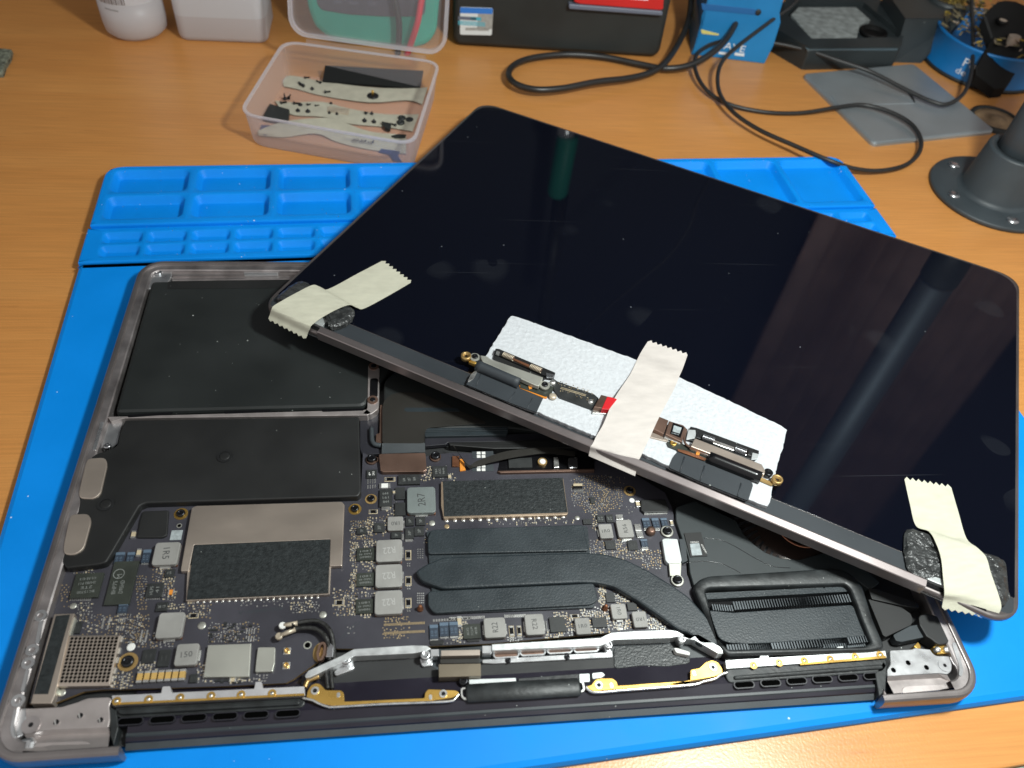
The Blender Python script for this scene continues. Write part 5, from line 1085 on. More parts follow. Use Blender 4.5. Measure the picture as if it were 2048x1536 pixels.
# tape, foam and the flex board on the lid
def tape(name, left, right, label, mt, k, at, cut=.8):
    """strip between two matching edges of pixels with heights over the glass"""
    L_ = smooth([LID.un(*px(k, x, y), h) + (h,) for x, y, h in left], 5); R_ = smooth([LID.un(*px(k, x, y), h) + (h,) for x, y, h in right], 5)
    NW = 16; rows = []
    for i, (a, b_) in enumerate(zip(L_, R_)):
        row = []
        for j in range(NW + 1):
            t = j / NW; p = a.lerp(b_, t)
            if i == 0 or i == len(L_) - 1:
                d_ = (L_[0] - L_[1]) if i == 0 else (L_[-1] - L_[-2])
                p = p + d_.normalized() * ((1.4 if i == 0 else cut) if j % 2 else 0)
            row.append(p + Vector((0, 0, .12 * math.sin(i * 1.7 + j * .9) * (1 if 0 < j < NW else 0) * (1 if p.z > HG + 1.2 else .15))))
        rows.append(row)
    mb = MB(); mb.loft([[tuple(p) for p in r] for r in rows], 0, True, False)
    mb.loft([[(p.x, p.y, p.z - .13) for p in r] for r in rows], 0, True, False)
    return solo(name, mb, mt, label, 'masking tape', 'strips of masking tape on the lid', LID)
h0 = HG + .2
tape('masking_tape', [(1935, -55, h0), (1600, 120, h0), (1200, 330, h0 + .1), (1080, 290, 5.0), (980, 275, 6.6), (720, 405, 6.9), (560, 495, 6.4), (455, 560, 5.6), (430, 605, 4.8), (405, 680, 2.0), (388, 728, .6)],
     [(2330, 240, h0), (2048, 405, h0), (1700, 590, h0 + .1), (1600, 585, 4.4), (1490, 545, 6.4), (1320, 605, 6.9), (1120, 715, 6.4), (985, 815, 5.6), (958, 860, 4.8), (925, 935, 2.0), (905, 995, .4)],
     'cream masking tape holding the foam at the left corner of the lid', M['mask'], 'V', None)
tape('masking_tape', [(1150, 285, h0), (1112, 345, h0 + .1), (1090, 388, 5.4), (1050, 470, 6.0), (965, 600, 8.0), (905, 740, 7.6), (870, 800, 6.0), (845, 850, 5.3), (833, 866, 4.9), (828, 890, 2.5), (823, 918, .6)],
     [(1370, 360, h0), (1345, 432, h0 + .1), (1325, 478, 5.4), (1290, 560, 6.0), (1215, 700, 8.0), (1160, 820, 7.6), (1130, 880, 6.0), (1110, 925, 5.3), (1100, 942, 4.9), (1090, 985, 2.5), (1080, 1030, .4)],
     'pale masking tape across the white foam in the middle of the lid', M['mask2'], 'I', None, 0)
tape('masking_tape', [(1232, 268, h0), (1270, 440, h0), (1310, 585, h0 + .2), (1400, 625, 5.9), (1450, 710, 6.6), (1482, 810, 6.6), (1495, 930, 6.2), (1505, 1040, 5.4), (1497, 1090, 2.6), (1488, 1142, .6)],
     [(1552, 325, h0), (1600, 490, h0), (1655, 670, h0 + .2), (1730, 735, 5.9), (1790, 800, 6.6), (1820, 900, 6.6), (1855, 1000, 6.2), (1885, 1090, 5.0), (1892, 1150, 4.2), (1860, 1212, 1.9)],
     'cream masking tape holding the foam at the right corner of the lid', M['mask'], 'K', None)
def foamblock(k, pts, h, label):
    q = rpoly(pl(LID, h, k, pts), 2.0, 4); cx = sum(p[0] for p in q) / len(q); cy = sum(p[1] for p in q) / len(q); mb = MB(); rings = []
    for f_, z in ((1.0, HG + .05), (1.03, HG + .8), (1.02, h - .9), (.95, h - .25), (.86, h)):
        rings.append([(cx + (x - cx) * f_ + random.uniform(-.25, .25), cy + (y - cy) * f_ + random.uniform(-.25, .25), z + random.uniform(-.12, .12)) for x, y in q])
    cap = rings[-1]
    for s_ in (.7, .5, .3, .12): rings.append([(cx + (x - cx) * s_ + random.uniform(-.3, .3), cy + (y - cy) * s_ + random.uniform(-.3, .3), h + random.uniform(-.35, .3)) for x, y, z in cap])
    mb.loft(rings, 0, False, True, (True, True))
    return solo('foam_block', mb, M['bfoam'], label, 'foam', 'black foam blocks on the lid corners', LID)
foamblock('V', [(490, 440), (640, 300), (810, 200), (890, 210), (975, 275), (1480, 545), (1560, 600), (1540, 690), (1420, 790), (1240, 830), (1195, 780), (1190, 690)], 6.3, 'black foam block under the tape at the left corner of the lid')
foamblock('K', [(1240, 650), (1262, 605), (1310, 605), (1410, 640), (1480, 790), (1780, 760), (1920, 810), (1950, 1060), (1910, 1130), (1860, 1060), (1440, 930), (1400, 945), (1270, 880), (1245, 770)], 5.0, 'black foam block under the tape at the right corner of the lid')
# white foam sheet
fq = [(385, 150), (398, 140), (520, 180), (800, 280), (1090, 385), (1320, 480), (1600, 610), (1900, 755), (1922, 775), (1905, 850), (1860, 1000), (1835, 1140), (1815, 1200), (1500, 1080), (1120, 905), (840, 800), (545, 675), (160, 520), (230, 400), (290, 300)]
q = rpoly(pl(LID, 5.0, 'I', fq), .6, 2); mb = MB(); n_ = len(q)
dense = []
for i in range(n_):
    a = Vector(q[i]); b_ = Vector(q[(i + 1) % n_]); kk = max(1, int((b_ - a).length / 1.6))
    for j in range(kk): dense.append(tuple(a.lerp(b_, j / kk) + Vector((random.uniform(-.22, .22), random.uniform(-.22, .22)))))
mb.prism(dense, HG + .05, 5.0, 0, .3)
solo('foam_sheet', mb, M['foam'], 'thin white packing foam sheet on the black screen, under the small circuit strip', 'foam', None, LID)

db = thing('display_board', 'narrow circuit strip with two spring arms and cable rolls lying on the white foam', 'circuit board', wpos(LID, (150, 20, 5.0)))
def lp(k, pts, z0, z1, mt, name, parent=db, r=0, bev=0, label=None):
    q = pl(LID, z1, k, pts); q = rpoly(q, r, 3) if r else q
    mb = MB(); mb.prism(q, z0, z1, 0, bev); return part(name, mb, mt, parent, LID, label)
# left half
bd = lp('S', [(1180, 440), (1220, 470), (1640, 618), (1690, 660), (1640, 790), (1560, 765), (1250, 650), (1180, 560)], 5.0, 6.0, M['ic'], 'circuit_strip')
lp('S', [(800, 470), (1180, 530), (1150, 640), (1080, 640), (800, 540)], 5.0, 5.9, M['ic_o'], 'circuit_strip')
lp('S', [(790, 512), (840, 515), (1110, 630), (1100, 660), (1060, 655), (795, 545)], 5.0, 5.6, M['orange'], 'flex_tail')
lp('S', [(890, 512), (925, 505), (935, 548), (900, 556)], 5.9, 6.3, M['orange'], 'orange_tab', db, .2, .05)
cn = lp('S', [(1720, 622), (1790, 640), (1730, 775), (1640, 760)], 5.0, 8.0, M['brownmetal'], 'strip_connector', db, 0, .15)
lp('S', [(1790, 640), (1860, 655), (1900, 672), (1810, 790), (1725, 785)], 5.0, 8.2, M['red'], 'red_connector', db, 0, .15)
lp('S', [(1625, 770), (1700, 790), (1820, 800), (1800, 840), (1620, 830)], 5.0, 6.0, M['silver'], 'strip_shield', db, .2, .1)
sc = MB()
for i in range(60):
    t = random.random(); x = 1230 + 400 * t; y = 520 + 130 * t + random.choice((-1, 1)) * random.uniform(12, 60)
    a, b_ = LID.un(*px('S', x, y), 6.0); w_ = random.uniform(.12, .26)
    sc.prism([(a - w_, b_ - .12), (a + w_, b_ - .12), (a + w_, b_ + .12), (a - w_, b_ + .12)], 6.0, 6.2, random.choice((0, 1, 1, 2)))
for i in range(34):
    t = i / 33; a, b_ = LID.un(*px('S', 1262 + 280 * t, 545 + 85 * t), 6.1); sc.rect((a - .09, b_ - .5, a + .09, b_ - .15), 6.0, 6.15, 2); sc.rect((a - .09, b_ + .2, a + .09, b_ + .5), 6.0, 6.15, 2)
part('small_components', sc, [M['silver'], M['via'], M['tan']], bd, LID, stuff=True)
for k, x, y, r_, h in (('S', 1172, 470, 1.3, 7.0), ('S', 1172, 628, 1.5, 6.6), ('S', 1605, 690, 1.2, 7.0)):
    a, b_ = LID.un(*px(k, x, y), h); kx = MB(); kx.lathe((a, b_, 5.4), [(r_, 0), (r_, .8), (r_ * .7, h - 5.4 - .1), (r_ * .2, h - 5.4)], 14); part('strip_post', kx, M['cream'] if y == 628 else M['silver'], db, LID)
def roll(k, a, b_, r_, z, name, mt, rr=None):
    p = LID.un(*px(k, *a), z); q = LID.un(*px(k, *b_), z); mb = MB(); N_ = 9
    mb.tube([(p[0] + (q[0] - p[0]) * i / N_, p[1] + (q[1] - p[1]) * i / N_, z) for i in range(N_ + 1)], r_, 14); part(name, mb, mt, db, LID)
roll('S', (305, 290), (790, 495), 2.3, 6.4, 'cable_roll', M['bezel'])
roll('T', (895, 765), (1485, 1000), 2.4, 6.4, 'cable_roll', M['gloss'])
# flex sheets from the rolls down to the bezel
fx = lp('S', [(320, 345), (600, 430), (1062, 655), (985, 822), (700, 720), (185, 505), (255, 390)], 5.0, 5.35, M['bezel'], 'flex_sheet', db, .3)
lp('S', [(240, 385), (300, 340), (310, 360), (265, 440), (215, 475), (200, 468)], 5.3, 5.7, M['silver'], 'torn_foil', db, .3, .1)
fx2 = lp('T', [(540, 700), (880, 800), (1380, 1040), (1402, 1080), (1345, 1260), (800, 1040), (440, 880), (490, 760)], 5.0, 5.5, M['bezel'], 'flex_sheet', db, .8)
for x, y, xx, yy in ((620, 760, 570, 930), (850, 860, 800, 1030), (1265, 1060, 1225, 1210)):
    a = LID.un(*px('T', x, y), 5.6); b_ = LID.un(*px('T', xx, yy), 5.6); mb = MB(); mb.tube([a + (5.5,), b_ + (5.5,)], .3, 6); part('flex_crease', mb, M['bezel'], fx2, LID)
for x, y, xx, yy in ((740, 590, 660, 700), (940, 660, 870, 790), (350, 380, 300, 520)):
    a = LID.un(*px('S', x, y), 5.4); b_ = LID.un(*px('S', xx, yy), 5.4); mb = MB(); mb.tube([a + (5.36,), b_ + (5.36,)], .2, 6); part('flex_crease', mb, M['bezel'], fx, LID)
# cover arms
def arm(k, pts, z0, z1, mt): return lp(k, pts, z0, z1, mt, 'cover_arm', db, .3, .2)
arm('S', [(345, 172), (420, 185), (460, 215), (1060, 425), (1010, 525), (960, 510), (440, 275), (370, 245)], 6.6, 8.4, M['shield'])
arm('T', [(740, 548), (1500, 845), (1540, 920), (1530, 960), (690, 640)], 6.6, 8.4, M['champ'])
lp('T', [(690, 640), (1500, 940), (1480, 975), (700, 668)], 6.2, 7.3, M['silver'], 'arm_edge', db, .2, .2)
for k, x, y, r_ in (('S', 284, 186, 2.0), ('S', 1080, 505, 2.0)):
    a, b_ = LID.un(*px(k, x, y), 7.6); kx = MB(); kx.lathe((a, b_, 6.2), [(r_, 0), (r_, 1.2)], 18, 0); kx.lathe((a, b_, 7.4), [(1.25, 0), (1.2, .5), (.7, .65), (.5, .4)], 14, 1); part('screw', kx, [M['shield'], M['screw']], db, LID)
a, b_ = LID.un(*px('T', 1580, 930), 7.4); kx = MB(); kx.lathe((a, b_, 6.2), [(1.7, 0), (1.7, 1.0), (1.1, 1.2), (.5, .9)], 16); part('screw', kx, M['screw'], db, LID)
for k, x, y, m_ in (('S', 184, 172, 'golddull'), ('T', 1680, 1010, 'golddull')):
    a, b_ = LID.un(*px(k, x, y), 7.8); kx = MB(); kx.lathe((a, b_, 6.0), [(.6, 1.0), (2.0, 1.0), (2.0, 0), (2.05, 0), (2.05, 1.8), (1.3, 1.85), (1.3, 1.5), (.75, 1.5), (.75, 1.0)], 24, 0, caps=False); kx.disc((a, b_), .8, 7.05, 12, 1); part('eyelet', kx, [M[m_], M['gloss']], db, LID)
lp('S', [(240, 215), (300, 260), (290, 285), (215, 250)], 5.2, 6.4, M['gold'], 'eyelet_tab')
lp('T', [(1490, 990), (1640, 1060), (1620, 1080), (1480, 1020)], 5.4, 6.2, M['golddull'], 'eyelet_tab')
# spring carriers
def spring(k, a, b_, r_, z, n):
    p = Vector(LID.un(*px(k, *a), z) + (z,)); q = Vector(LID.un(*px(k, *b_), z) + (z,)); d_ = (q - p).normalized(); s1 = d_.cross(Vector((0, 0, 1))).normalized(); s2 = s1.cross(d_)
    pts = [p.lerp(q, i / (n * 10)) + s1 * r_ * math.cos(i * .2 * math.pi) + s2 * r_ * math.sin(i * .2 * math.pi) for i in range(n * 10 + 1)]
    mb = MB(); mb.tube(pts, .22, 5); part('spring', mb, M['cream'] if k == 'S' else M['steel'], db, LID)
    mb = MB(); mb.tube([p, q], r_ * .75, 8); part('spring_core', mb, M['brownmetal'], db, LID)
lp('S', [(520, 95), (560, 100), (1200, 370), (1180, 430), (1130, 425), (500, 150)], 5.0, 6.6, M['blk'], 'spring_carrier', db, .2, .15)
lp('S', [(500, 165), (900, 340), (1085, 430), (1060, 455), (490, 205)], 5.0, 6.0, M['blk'], 'spring_carrier', db, .2, .1)
spring('S', (605, 165), (725, 215), 1.0, 7.0, 8); spring('S', (915, 300), (1040, 352), 1.0, 7.0, 8)
for q in ([(725, 205), (910, 285), (900, 310), (720, 225)],): lp('S', q, 6.6, 7.2, M['copper'], 'spring_rod')
lp('S', [(530, 120), (570, 135), (555, 175), (520, 160)], 6.5, 7.0, M['silver'], 'carrier_clip', db, .2, .05)
lp('S', [(1090, 370), (1190, 395), (1170, 430), (1100, 420)], 6.5, 7.1, M['steel'], 'carrier_clip', db, .2, .05)
lp('T', [(690, 415), (760, 430), (1470, 690), (1465, 730), (1430, 790), (1380, 790), (650, 560), (645, 500)], 5.0, 6.3, M['blk'], 'spring_carrier', db, .2, .15)
spring('T', (825, 535), (960, 580), 1.1, 7.0, 9); spring('T', (1195, 670), (1325, 715), 1.1, 7.0, 9)
lp('T', [(955, 565), (1190, 650), (1185, 690), (945, 605)], 6.3, 7.2, M['silver'], 'spring_rod', db, 0, .2)
for q in ([(775, 470), (825, 490), (805, 555), (755, 540)], [(1350, 660), (1400, 675), (1385, 750), (1335, 735)]): lp('T', q, 6.0, 8.0, M['blk'], 'carrier_post', db, .1, .2)
for q in ([(665, 450), (745, 455), (755, 545), (640, 565)], [(1395, 710), (1465, 730), (1450, 785), (1380, 790)]): lp('T', q, 6.2, 6.6, M['silverplate'], 'carrier_clip', db, .3, .05)
# right half board
lp('T', [(330, 300), (440, 345), (385, 500), (260, 440)], 5.2, 7.6, M['brownmetal'], 'strip_connector', db, 0, .2)
lp('T', [(445, 350), (610, 400), (645, 440), (590, 590), (545, 570), (400, 500)], 5.2, 7.6, M['brownmetal'], 'strip_connector', db, .3, .25)
mb = MB(); q = pl(LID, 7.7, 'T', [(490, 370), (615, 420), (575, 545), (455, 495)]); mb.prism(q, 7.55, 7.68, 0); q = pl(LID, 7.72, 'T', [(500, 400), (588, 428), (565, 495), (485, 470)]); mb.prism(q, 7.6, 7.7, 1)
a, b_ = LID.un(*px('T', 515, 498), 7.72); mb.text('H1R80 03', a, b_, 2.8, .5, 7.70, 10, 1); part('white_code_label', mb, [M['gloss'], M['padw']], db, LID)
lp('T', [(400, 500), (590, 590), (570, 612), (390, 540)], 5.2, 6.6, M['silver'], 'strip_shield', db, 0, .1)
lp('T', [(225, 470), (410, 545), (430, 585), (215, 530)], 5.0, 5.8, M['champ'], 'strip_shield', db, 0, .05)
bd2 = lp('T', [(420, 590), (560, 600), (700, 650), (890, 740), (870, 800), (840, 800), (440, 640)], 5.0, 5.9, M['ic_o'], 'circuit_strip', db, .3)
lp('T', [(540, 670), (640, 690), (870, 780), (850, 805), (550, 695)], 5.85, 6.1, M['copper'], 'flex_tail')
lp('T', [(755, 700), (795, 695), (790, 740), (750, 735)], 5.9, 6.4, M['orange'], 'orange_tab', db, .2, .05)
a, b_ = LID.un(*px('T', 495, 600), 6.2); kx = MB(); kx.lathe((a, b_, 5.6), [(1.2, 0), (1.3, .7), (.6, .7), (.55, .3)], 16); part('eyelet', kx, M['gold'], db, LID)
mb = MB(); mb.tube(smooth([LID.un(*px('T', x, y), 6.8) + (6.8,) for x, y in ((640, 450), (615, 560), (640, 620), (700, 660))], 5), .45, 8); part('strip_wire', mb, M['brownmetal'], db, LID)

# ------------------------------------------------------------------ parts box with its open lid
def Fline(p, q, tilt):
    ex = Vector((q[0] - p[0], q[1] - p[1], 0)).normalized(); back = Vector((-ex.y, ex.x, 0))
    ey = (Vector((0, 0, 1)) * math.cos(tilt) + back * math.sin(tilt)); ez = ex.cross(ey)
    return Fr((p[0], p[1], p[2]), ex, ey, ez)
ZR = 8.0
rim = [B.un(475, 227, ZR), B.un(829, 290, ZR), B.un(882, 123, ZR), B.un(567, 80, ZR)]
bot = [B.un(492, 303, -12), B.un(826, 336, -12), (131, 393), (46, 410)]
def scaled(P_, f_):
    cx = sum(p[0] for p in P_) / len(P_); cy = sum(p[1] for p in P_) / len(P_); return [(cx + (p[0] - cx) * f_, cy + (p[1] - cy) * f_) for p in P_]
bx = thing('parts_box', 'open clear plastic box with hinged lid standing behind it, holding screws and tape', 'plastic box', wpos(B, (84, 354, -12)))
bsc = scaled(rim, .955)
R8 = lambda P_, r_: rpoly(P_, r_, 6)
mb = MB(); mb.loft([[(x, y, z) for x, y in R8(scaled(rim, f_), 11)] for f_, z in ((.90, -11.9), (.945, -11.6), (.955, -10.5), (.985, ZR - 2), (.99, ZR))], 0, True, True, (True, False)); part('box_body', mb, M['pp'], bx)
mb = MB(); o_ = R8(rim, 11); i_ = R8(scaled(rim, .965), 10)
mb.frame(o_, i_, ZR - .9, ZR); part('box_rim', mb, M['ppr'], bx)
hA = B.un(585, 82, ZR) + (ZR,); hB = B.un(878, 122, ZR) + (ZR,)
FL_ = Fline(hA, hB, math.radians(14))
lo = [FL_.un(577, -40), FL_.un(577, 35), FL_.un(583, 58), FL_.un(604, 74), FL_.un(859, 109), FL_.un(885, 95), FL_.un(894, 70), FL_.un(899, -40)]
xl = min(p[0] for p in lo); xr = max(p[0] for p in lo); yb = min(p[1] for p in lo)
ro_ = rrect(xl, yb + .3, xr, yb + 78, 11, 6); ri_ = rrect(xl + 2, yb + 2.3, xr - 2, yb + 76, 9.5, 6)
mb = MB(); mb.loft([[(x, y, z) for x, y in r] for r, z in ((ri_, 0), (inset(ri_, .5), -3.4), (inset(ri_, 2), -4.0))], 0, True, True, (False, True)); part('box_lid', mb, M['pp'], bx, FL_)
mb = MB(); mb.frame(ro_, ri_, -2.0, .6); part('lid_rim', mb, M['ppr'], bx, FL_)
mb = MB(); mb.loft([[FL_.un(612, 78) + (0,), FL_.un(852, 111) + (0,)], [(FL_.un(612, 78)[0], -1.5, -.4), (FL_.un(852, 111)[0], -1.5, -.4)]], 0, False, False); part('box_hinge', mb, M['pp'], bx, FL_)
ZF = -11.4
def ib(pts, z0, z1, name, mt, label, cat, group=None, r=0, k='X'):
    if len(pts[0]) > 2:
        t_ = pl3(B, k, [(x, y, z1 + h + 1) for x, y, h in pts]); mb = MB(); mb.loft([[(x, y, z - 1.3) for x, y, z in t_], t_], 0, False, True, (True, True)); return solo(name, mb, M[mt], label, cat, group)
    q = pl(B, z1, k, pts); q = rpoly(q, r, 3) if r else q
    mb = MB(); mb.prism(q, z0, z1, 0, .1); return solo(name, mb, M[mt], label, cat, group)
# wavy strips of tape inside the box
def wavy(top_, bot_, label, zamp, writing=None):
    T_ = [B.un(*px('X', x, y), ZF + h) + (ZF + h,) for x, y, h in top_]; U_ = [B.un(*px('X', x, y), ZF + h) + (ZF + h,) for x, y, h in bot_]
    T_ = smooth(T_, 4); U_ = smooth(U_, 4); mb = MB(); mb.loft([T_, [a.lerp(b_, .5) + Vector((0, 0, .4)) for a, b_ in zip(T_, U_)], U_], 0, True, False)
    mb.loft([[tuple(p - Vector((0, 0, .15))) for p in T_], [tuple(p - Vector((0, 0, .15))) for p in U_]], 0, True, False)
    if writing:
        x, y, w_, h_, t = writing; c = B.un(*px('X', x, y), ZF + 1.5); mb.text(t, c[0], c[1], w_, h_, ZF + 2.6, 172, 1)
    return solo('tape_strip', mb, [M['mask3'], M['gloss']], label, 'tape', 'strips of tape in the clear box')
wavy([(490, 380, 1), (560, 330, 1), (870, 385, .6), (1300, 440, .8), (1650, 450, 1.2), (1840, 440, 3)], [(500, 430, .5), (620, 455, .4), (870, 520, .4), (1300, 580, 1), (1650, 560, 1), (1790, 600, .6)], 'back strip of cream tape in the clear box, beside the black pad', 1)
wavy([(415, 565, 1), (600, 580, .6), (860, 575, 1.2), (1120, 640, .6), (1450, 690, .5), (1760, 690, 2)], [(470, 640, .5), (600, 700, .4), (860, 715, .6), (1120, 780, .5), (1450, 810, .4), (1700, 850, .6)], 'middle strip of cream tape in the clear box, covered in screws', 1)
wavy([(260, 840, .4), (500, 760, 1), (800, 725, 3), (1000, 745, 2), (1300, 850, 1), (1640, 880, 1)], [(260, 890, .3), (500, 905, .3), (800, 870, 1), (1000, 950, .4), (1300, 1020, .3), (1640, 1060, .4)], 'front strip of cream tape in the clear box with a handwritten note', 1, (1200, 950, 17, 3.0, 'P88~'))
ib([(885, 235, 5.0), (1800, 285, 5.0), (1770, 450, -1), (860, 380, -1)], ZF + .2, ZF + 1.6, 'black_pad', 'tblack', 'flat black rectangular pad at the back of the clear box', 'pad')
ib([(370, 592), (552, 645), (540, 760), (300, 720)], ZF + .3, ZF + 2.6, 'black_bracket', 'case', 'black plastic bracket at the left end of the middle tape strip', 'bracket')
ib([(290, 790), (530, 800), (520, 865), (380, 850), (330, 890), (275, 860)], ZF, ZF + .5, 'film_scrap', 'scrap', 'dark blue film scrap at the left end of the front tape strip', 'film scrap')
ib([(1450, 950), (1640, 965), (1560, 1070), (1600, 1130), (1520, 1120), (1480, 1060), (1385, 1040)], ZF, ZF + .5, 'film_scrap', 'scrap', 'dark blue torn film scrap at the right end of the front tape strip', 'film scrap')
ib([(910, 615), (1110, 640), (1100, 690), (905, 660)], ZF + .8, ZF + 1.6, 'spring_plate', 'cream', 'small ribbed beige metal plate on the middle tape strip', 'metal plate')
ib([(1410, 755), (1500, 775), (1490, 830), (1440, 815)], ZF + .6, ZF + 2.4, 'black_clip', 'case', 'small black folded clip near the right end of the middle tape strip', 'clip', r=.4)
ib([(1500, 890), (1560, 875), (1640, 878), (1630, 900), (1540, 905)], ZF + 1, ZF + 2, 'crescent_clip', 'case', 'thin black crescent clip on the front tape strip', 'clip', r=.4)
mb = MB(); c = B.un(*px('X', 1330, 522), ZF + 1.2); mb.lathe((c[0], c[1], ZF + 1), [(3.6, 0), (3.6, .5), (3.2, .8), (.7, .9)], 24, 0); mb.lathe((c[0], c[1], ZF + 1.8), [(.7, 0), (.7, 3.0), (.3, 3.2)], 10, 1); solo('washer_screw', mb, [M['screw'], M['gold']], 'wide headed dark screw standing on its head on the back tape strip', 'screw')
def loose(x, y, ang, L_, hr, up_, label, grp):
    c = B.un(*px('X', x, y), ZF + 1.2); mb = MB()
    if up_: mb.lathe((c[0], c[1], ZF + .5), [(hr, 0), (hr, .8), (hr * .8, 1.1), (hr * .35, 1.1), (hr * .35, 1.1 + L_)], 12)
    else:
        d_ = Vector((math.cos(math.radians(ang)), math.sin(math.radians(ang)), 0)); p = Vector((c[0], c[1], ZF + .5 + hr * .9)); mb.tube([p, p + d_ * .7, p + d_ * .75, p + d_ * (.75 + L_)], [hr, hr, hr * .5, hr * .45], 9)
    solo('screw', mb, M['screw'], label, 'screw', grp)
ORD = 'leftmost second third fourth fifth sixth seventh eighth ninth tenth eleventh twelfth thirteenth fourteenth fifteenth sixteenth rightmost'.split()
BACK = []; MIDDLE = []
def order(lst, strip):
    lst.sort()
    for i, q in enumerate(lst):
        o_ = 'leftmost' if i == 0 else ('rightmost' if i == len(lst) - 1 else ORD[i] + ' from the left')
        how = 'black screw standing on its head' if q[5] else 'black screw lying on its side'
        loose(*q, how + ', ' + o_ + ' on the ' + strip + ' tape strip', 'screws on the ' + strip + ' tape strip')
for x, y, a, L_, hr, u_ in ((690, 352, 10, 2.8, .9, 0), (640, 400, -30, 3.2, .9, 0), (690, 432, 150, 2.6, 1.0, 0), (765, 452, 0, .8, 1.1, 1), (845, 400, 140, 3, .9, 0), (880, 485, 10, 3, 1.0, 0)): BACK.append((x, y, a, L_, hr, u_))
order(BACK, 'back')
for x, y, a, L_, hr, u_ in ((655, 602, 0, .8, 1.3, 1), (715, 605, 20, 1.6, .9, 0), (790, 615, 25, 2, .8, 0), (632, 655, 0, .9, 1.3, 1), (725, 662, 0, .9, 1.4, 1), (940, 590, 0, .6, 1.0, 1), (925, 678, 0, .8, .9, 1), (995, 688, 0, .8, .9, 1), (1255, 685, 30, 1.2, 1, 0), (1320, 682, 0, .9, 1.0, 1), (1252, 748, 0, 1, 1.4, 1), (1340, 758, 0, 1, 1.3, 1), (545, 545, 80, 3.2, 1, 0), (510, 540, 0, 2.5, 1.2, 1), (470, 590, 20, 3, 1.1, 0), (590, 590, 0, 3, 1, 0), (1545, 795, 150, 3, .9, 0)): MIDDLE.append((x, y, a, L_, hr, u_))
order(MIDDLE, 'middle')
for x, y, wh in ((1600, 725, 'rear left'), (1590, 765, 'front left'), (1672, 742, 'right')):
    c = B.un(*px('X', x, y), ZF + 1.6); mb = MB(); mb.lathe((c[0], c[1], ZF + .5), [(2.2, 0), (2.3, .6), (2.2, 1.6), (1.3, 1.8), (1.2, 1.2), (.3, 1.2)], 20); solo('rubber_foot', mb, M['case'], 'round black cup foot, ' + wh + ' of three at the middle tape strip', 'rubber foot', 'round black feet in the clear box')

# ------------------------------------------------------------------ bottles
bt = thing('round_bottle', 'frosted round plastic bottle with a printed barcode at the back left', 'bottle', wpos(B, (-53, 452, -12)))
mb = MB(); mb.lathe((-53, 453, -12), [(19.2, 24), (19.2, 78), (16, 90), (9, 96), (9, 104)], 40, 0, True, 'z', False); mb.lathe((-53, 453, -12), [(12, 0), (15.5, .6), (18.5, 3.5), (19.2, 9), (19.2, 24)], 40, 1); part('bottle_body', mb, [M['frost'], M['liquid']], bt)
mb = MB(); mb.lathe((-53, 453, 92), [(10.5, 0), (10.5, 18), (4, 18), (2, 34)], 24); part('bottle_cap', mb, M['sticker'], bt)
lbm = MB()
def curved(x0, x1, z0, z1, mi=0, rr=19.35):
    n_ = 4; cx, cy = -53, 453
    def P_(x, z): t = x / rr; return (cx + rr * math.sin(t), cy - rr * math.cos(t), z)
    lbm.loft([[P_(x0 + (x1 - x0) * i / n_, z0) for i in range(n_ + 1)], [P_(x0 + (x1 - x0) * i / n_, z1) for i in range(n_ + 1)]], mi, False, False)
xx = -14
for w_ in (.5, .9, .4, 1.2, .4, .4, .8, 1.2, .5, .9, .4, .4, 1.0, .6):
    curved(xx, xx + w_, 12.5, 40); xx += w_ + .55
for i in range(9): curved(-11 + i * 1.0, -10.4 + i * 1.0, 8.8 - i * .05, 9.6 - i * .05)
part('barcode', lbm, M['label_grey'], bt)
bt = thing('square_bottle', 'frosted square plastic container half full of cloudy liquid', 'bottle', wpos(B, (4, 460, -12)))
rb = [(x, y) for x, y in rrect(-26, 440.5, 30.5, 480, 7, 6)]
mb = MB(); mb.loft([[(x, y, z) for x, y in r] for r, z in ((inset(rb, 3), -12), (inset(rb, 1), -11.2), (rb, -8.5), (rb, 4.2))], 1, True, True, (True, False)); mb.loft([[(x, y, z) for x, y in r] for r, z in ((rb, 4.2), (rb, 90), (inset(rb, 6), 98))], 0, True, True, (False, True)); part('bottle_body', mb, [M['frost'], M['liquid']], bt)
mb = MB(); mb.lathe((4, 460, 97), [(12, 0), (12, 14), (3, 14)], 24); part('bottle_cap', mb, M['sticker'], bt)

# ------------------------------------------------------------------ multimeter behind the box lid
MMF = Fline(B.un(625, 92, -12) + (-12,), B.un(872, 98, -12) + (-12,), math.radians(12))
mmt = thing('multimeter', 'green and grey multimeter with test leads standing behind the clear box lid', 'multimeter', wpos(B, (90, 455, -12)))
def mp_(pts): return [MMF.un(u, v) for u, v in pts]
g_ = mp_([(612, -30), (614, 12), (630, 55), (665, 82), (720, 92), (830, 97), (858, 88), (874, 64), (880, 0), (884, -30)])
mb = MB(); mb.prism(rpoly([(g_[0][0], 110)] + g_ + [(g_[-1][0], 110)], 4), -30, 0, 0, 3); part('holster', mb, M['mm_green'], mmt, MMF)
f_ = mp_([(632, -30), (634, 8), (644, 20), (700, 29), (770, 33), (832, 33), (850, 30), (853, -30)])
mb = MB(); mb.prism(rpoly([(f_[0][0], 104)] + f_ + [(f_[-1][0], 104)], 3), -2, .8, 0, .5)
for u, v, t, w_ in ((707, 5, 'VmA', 6), (676, 3, '10A', 5), (745, 7, 'COM', 5)):
    c = MMF.un(u, v); mb.text(t, c[0], c[1], w_, 2.2, .83, 0, 1)
part('meter_face', mb, [M['mm_grey'], M['greybar']], mmt, MMF)
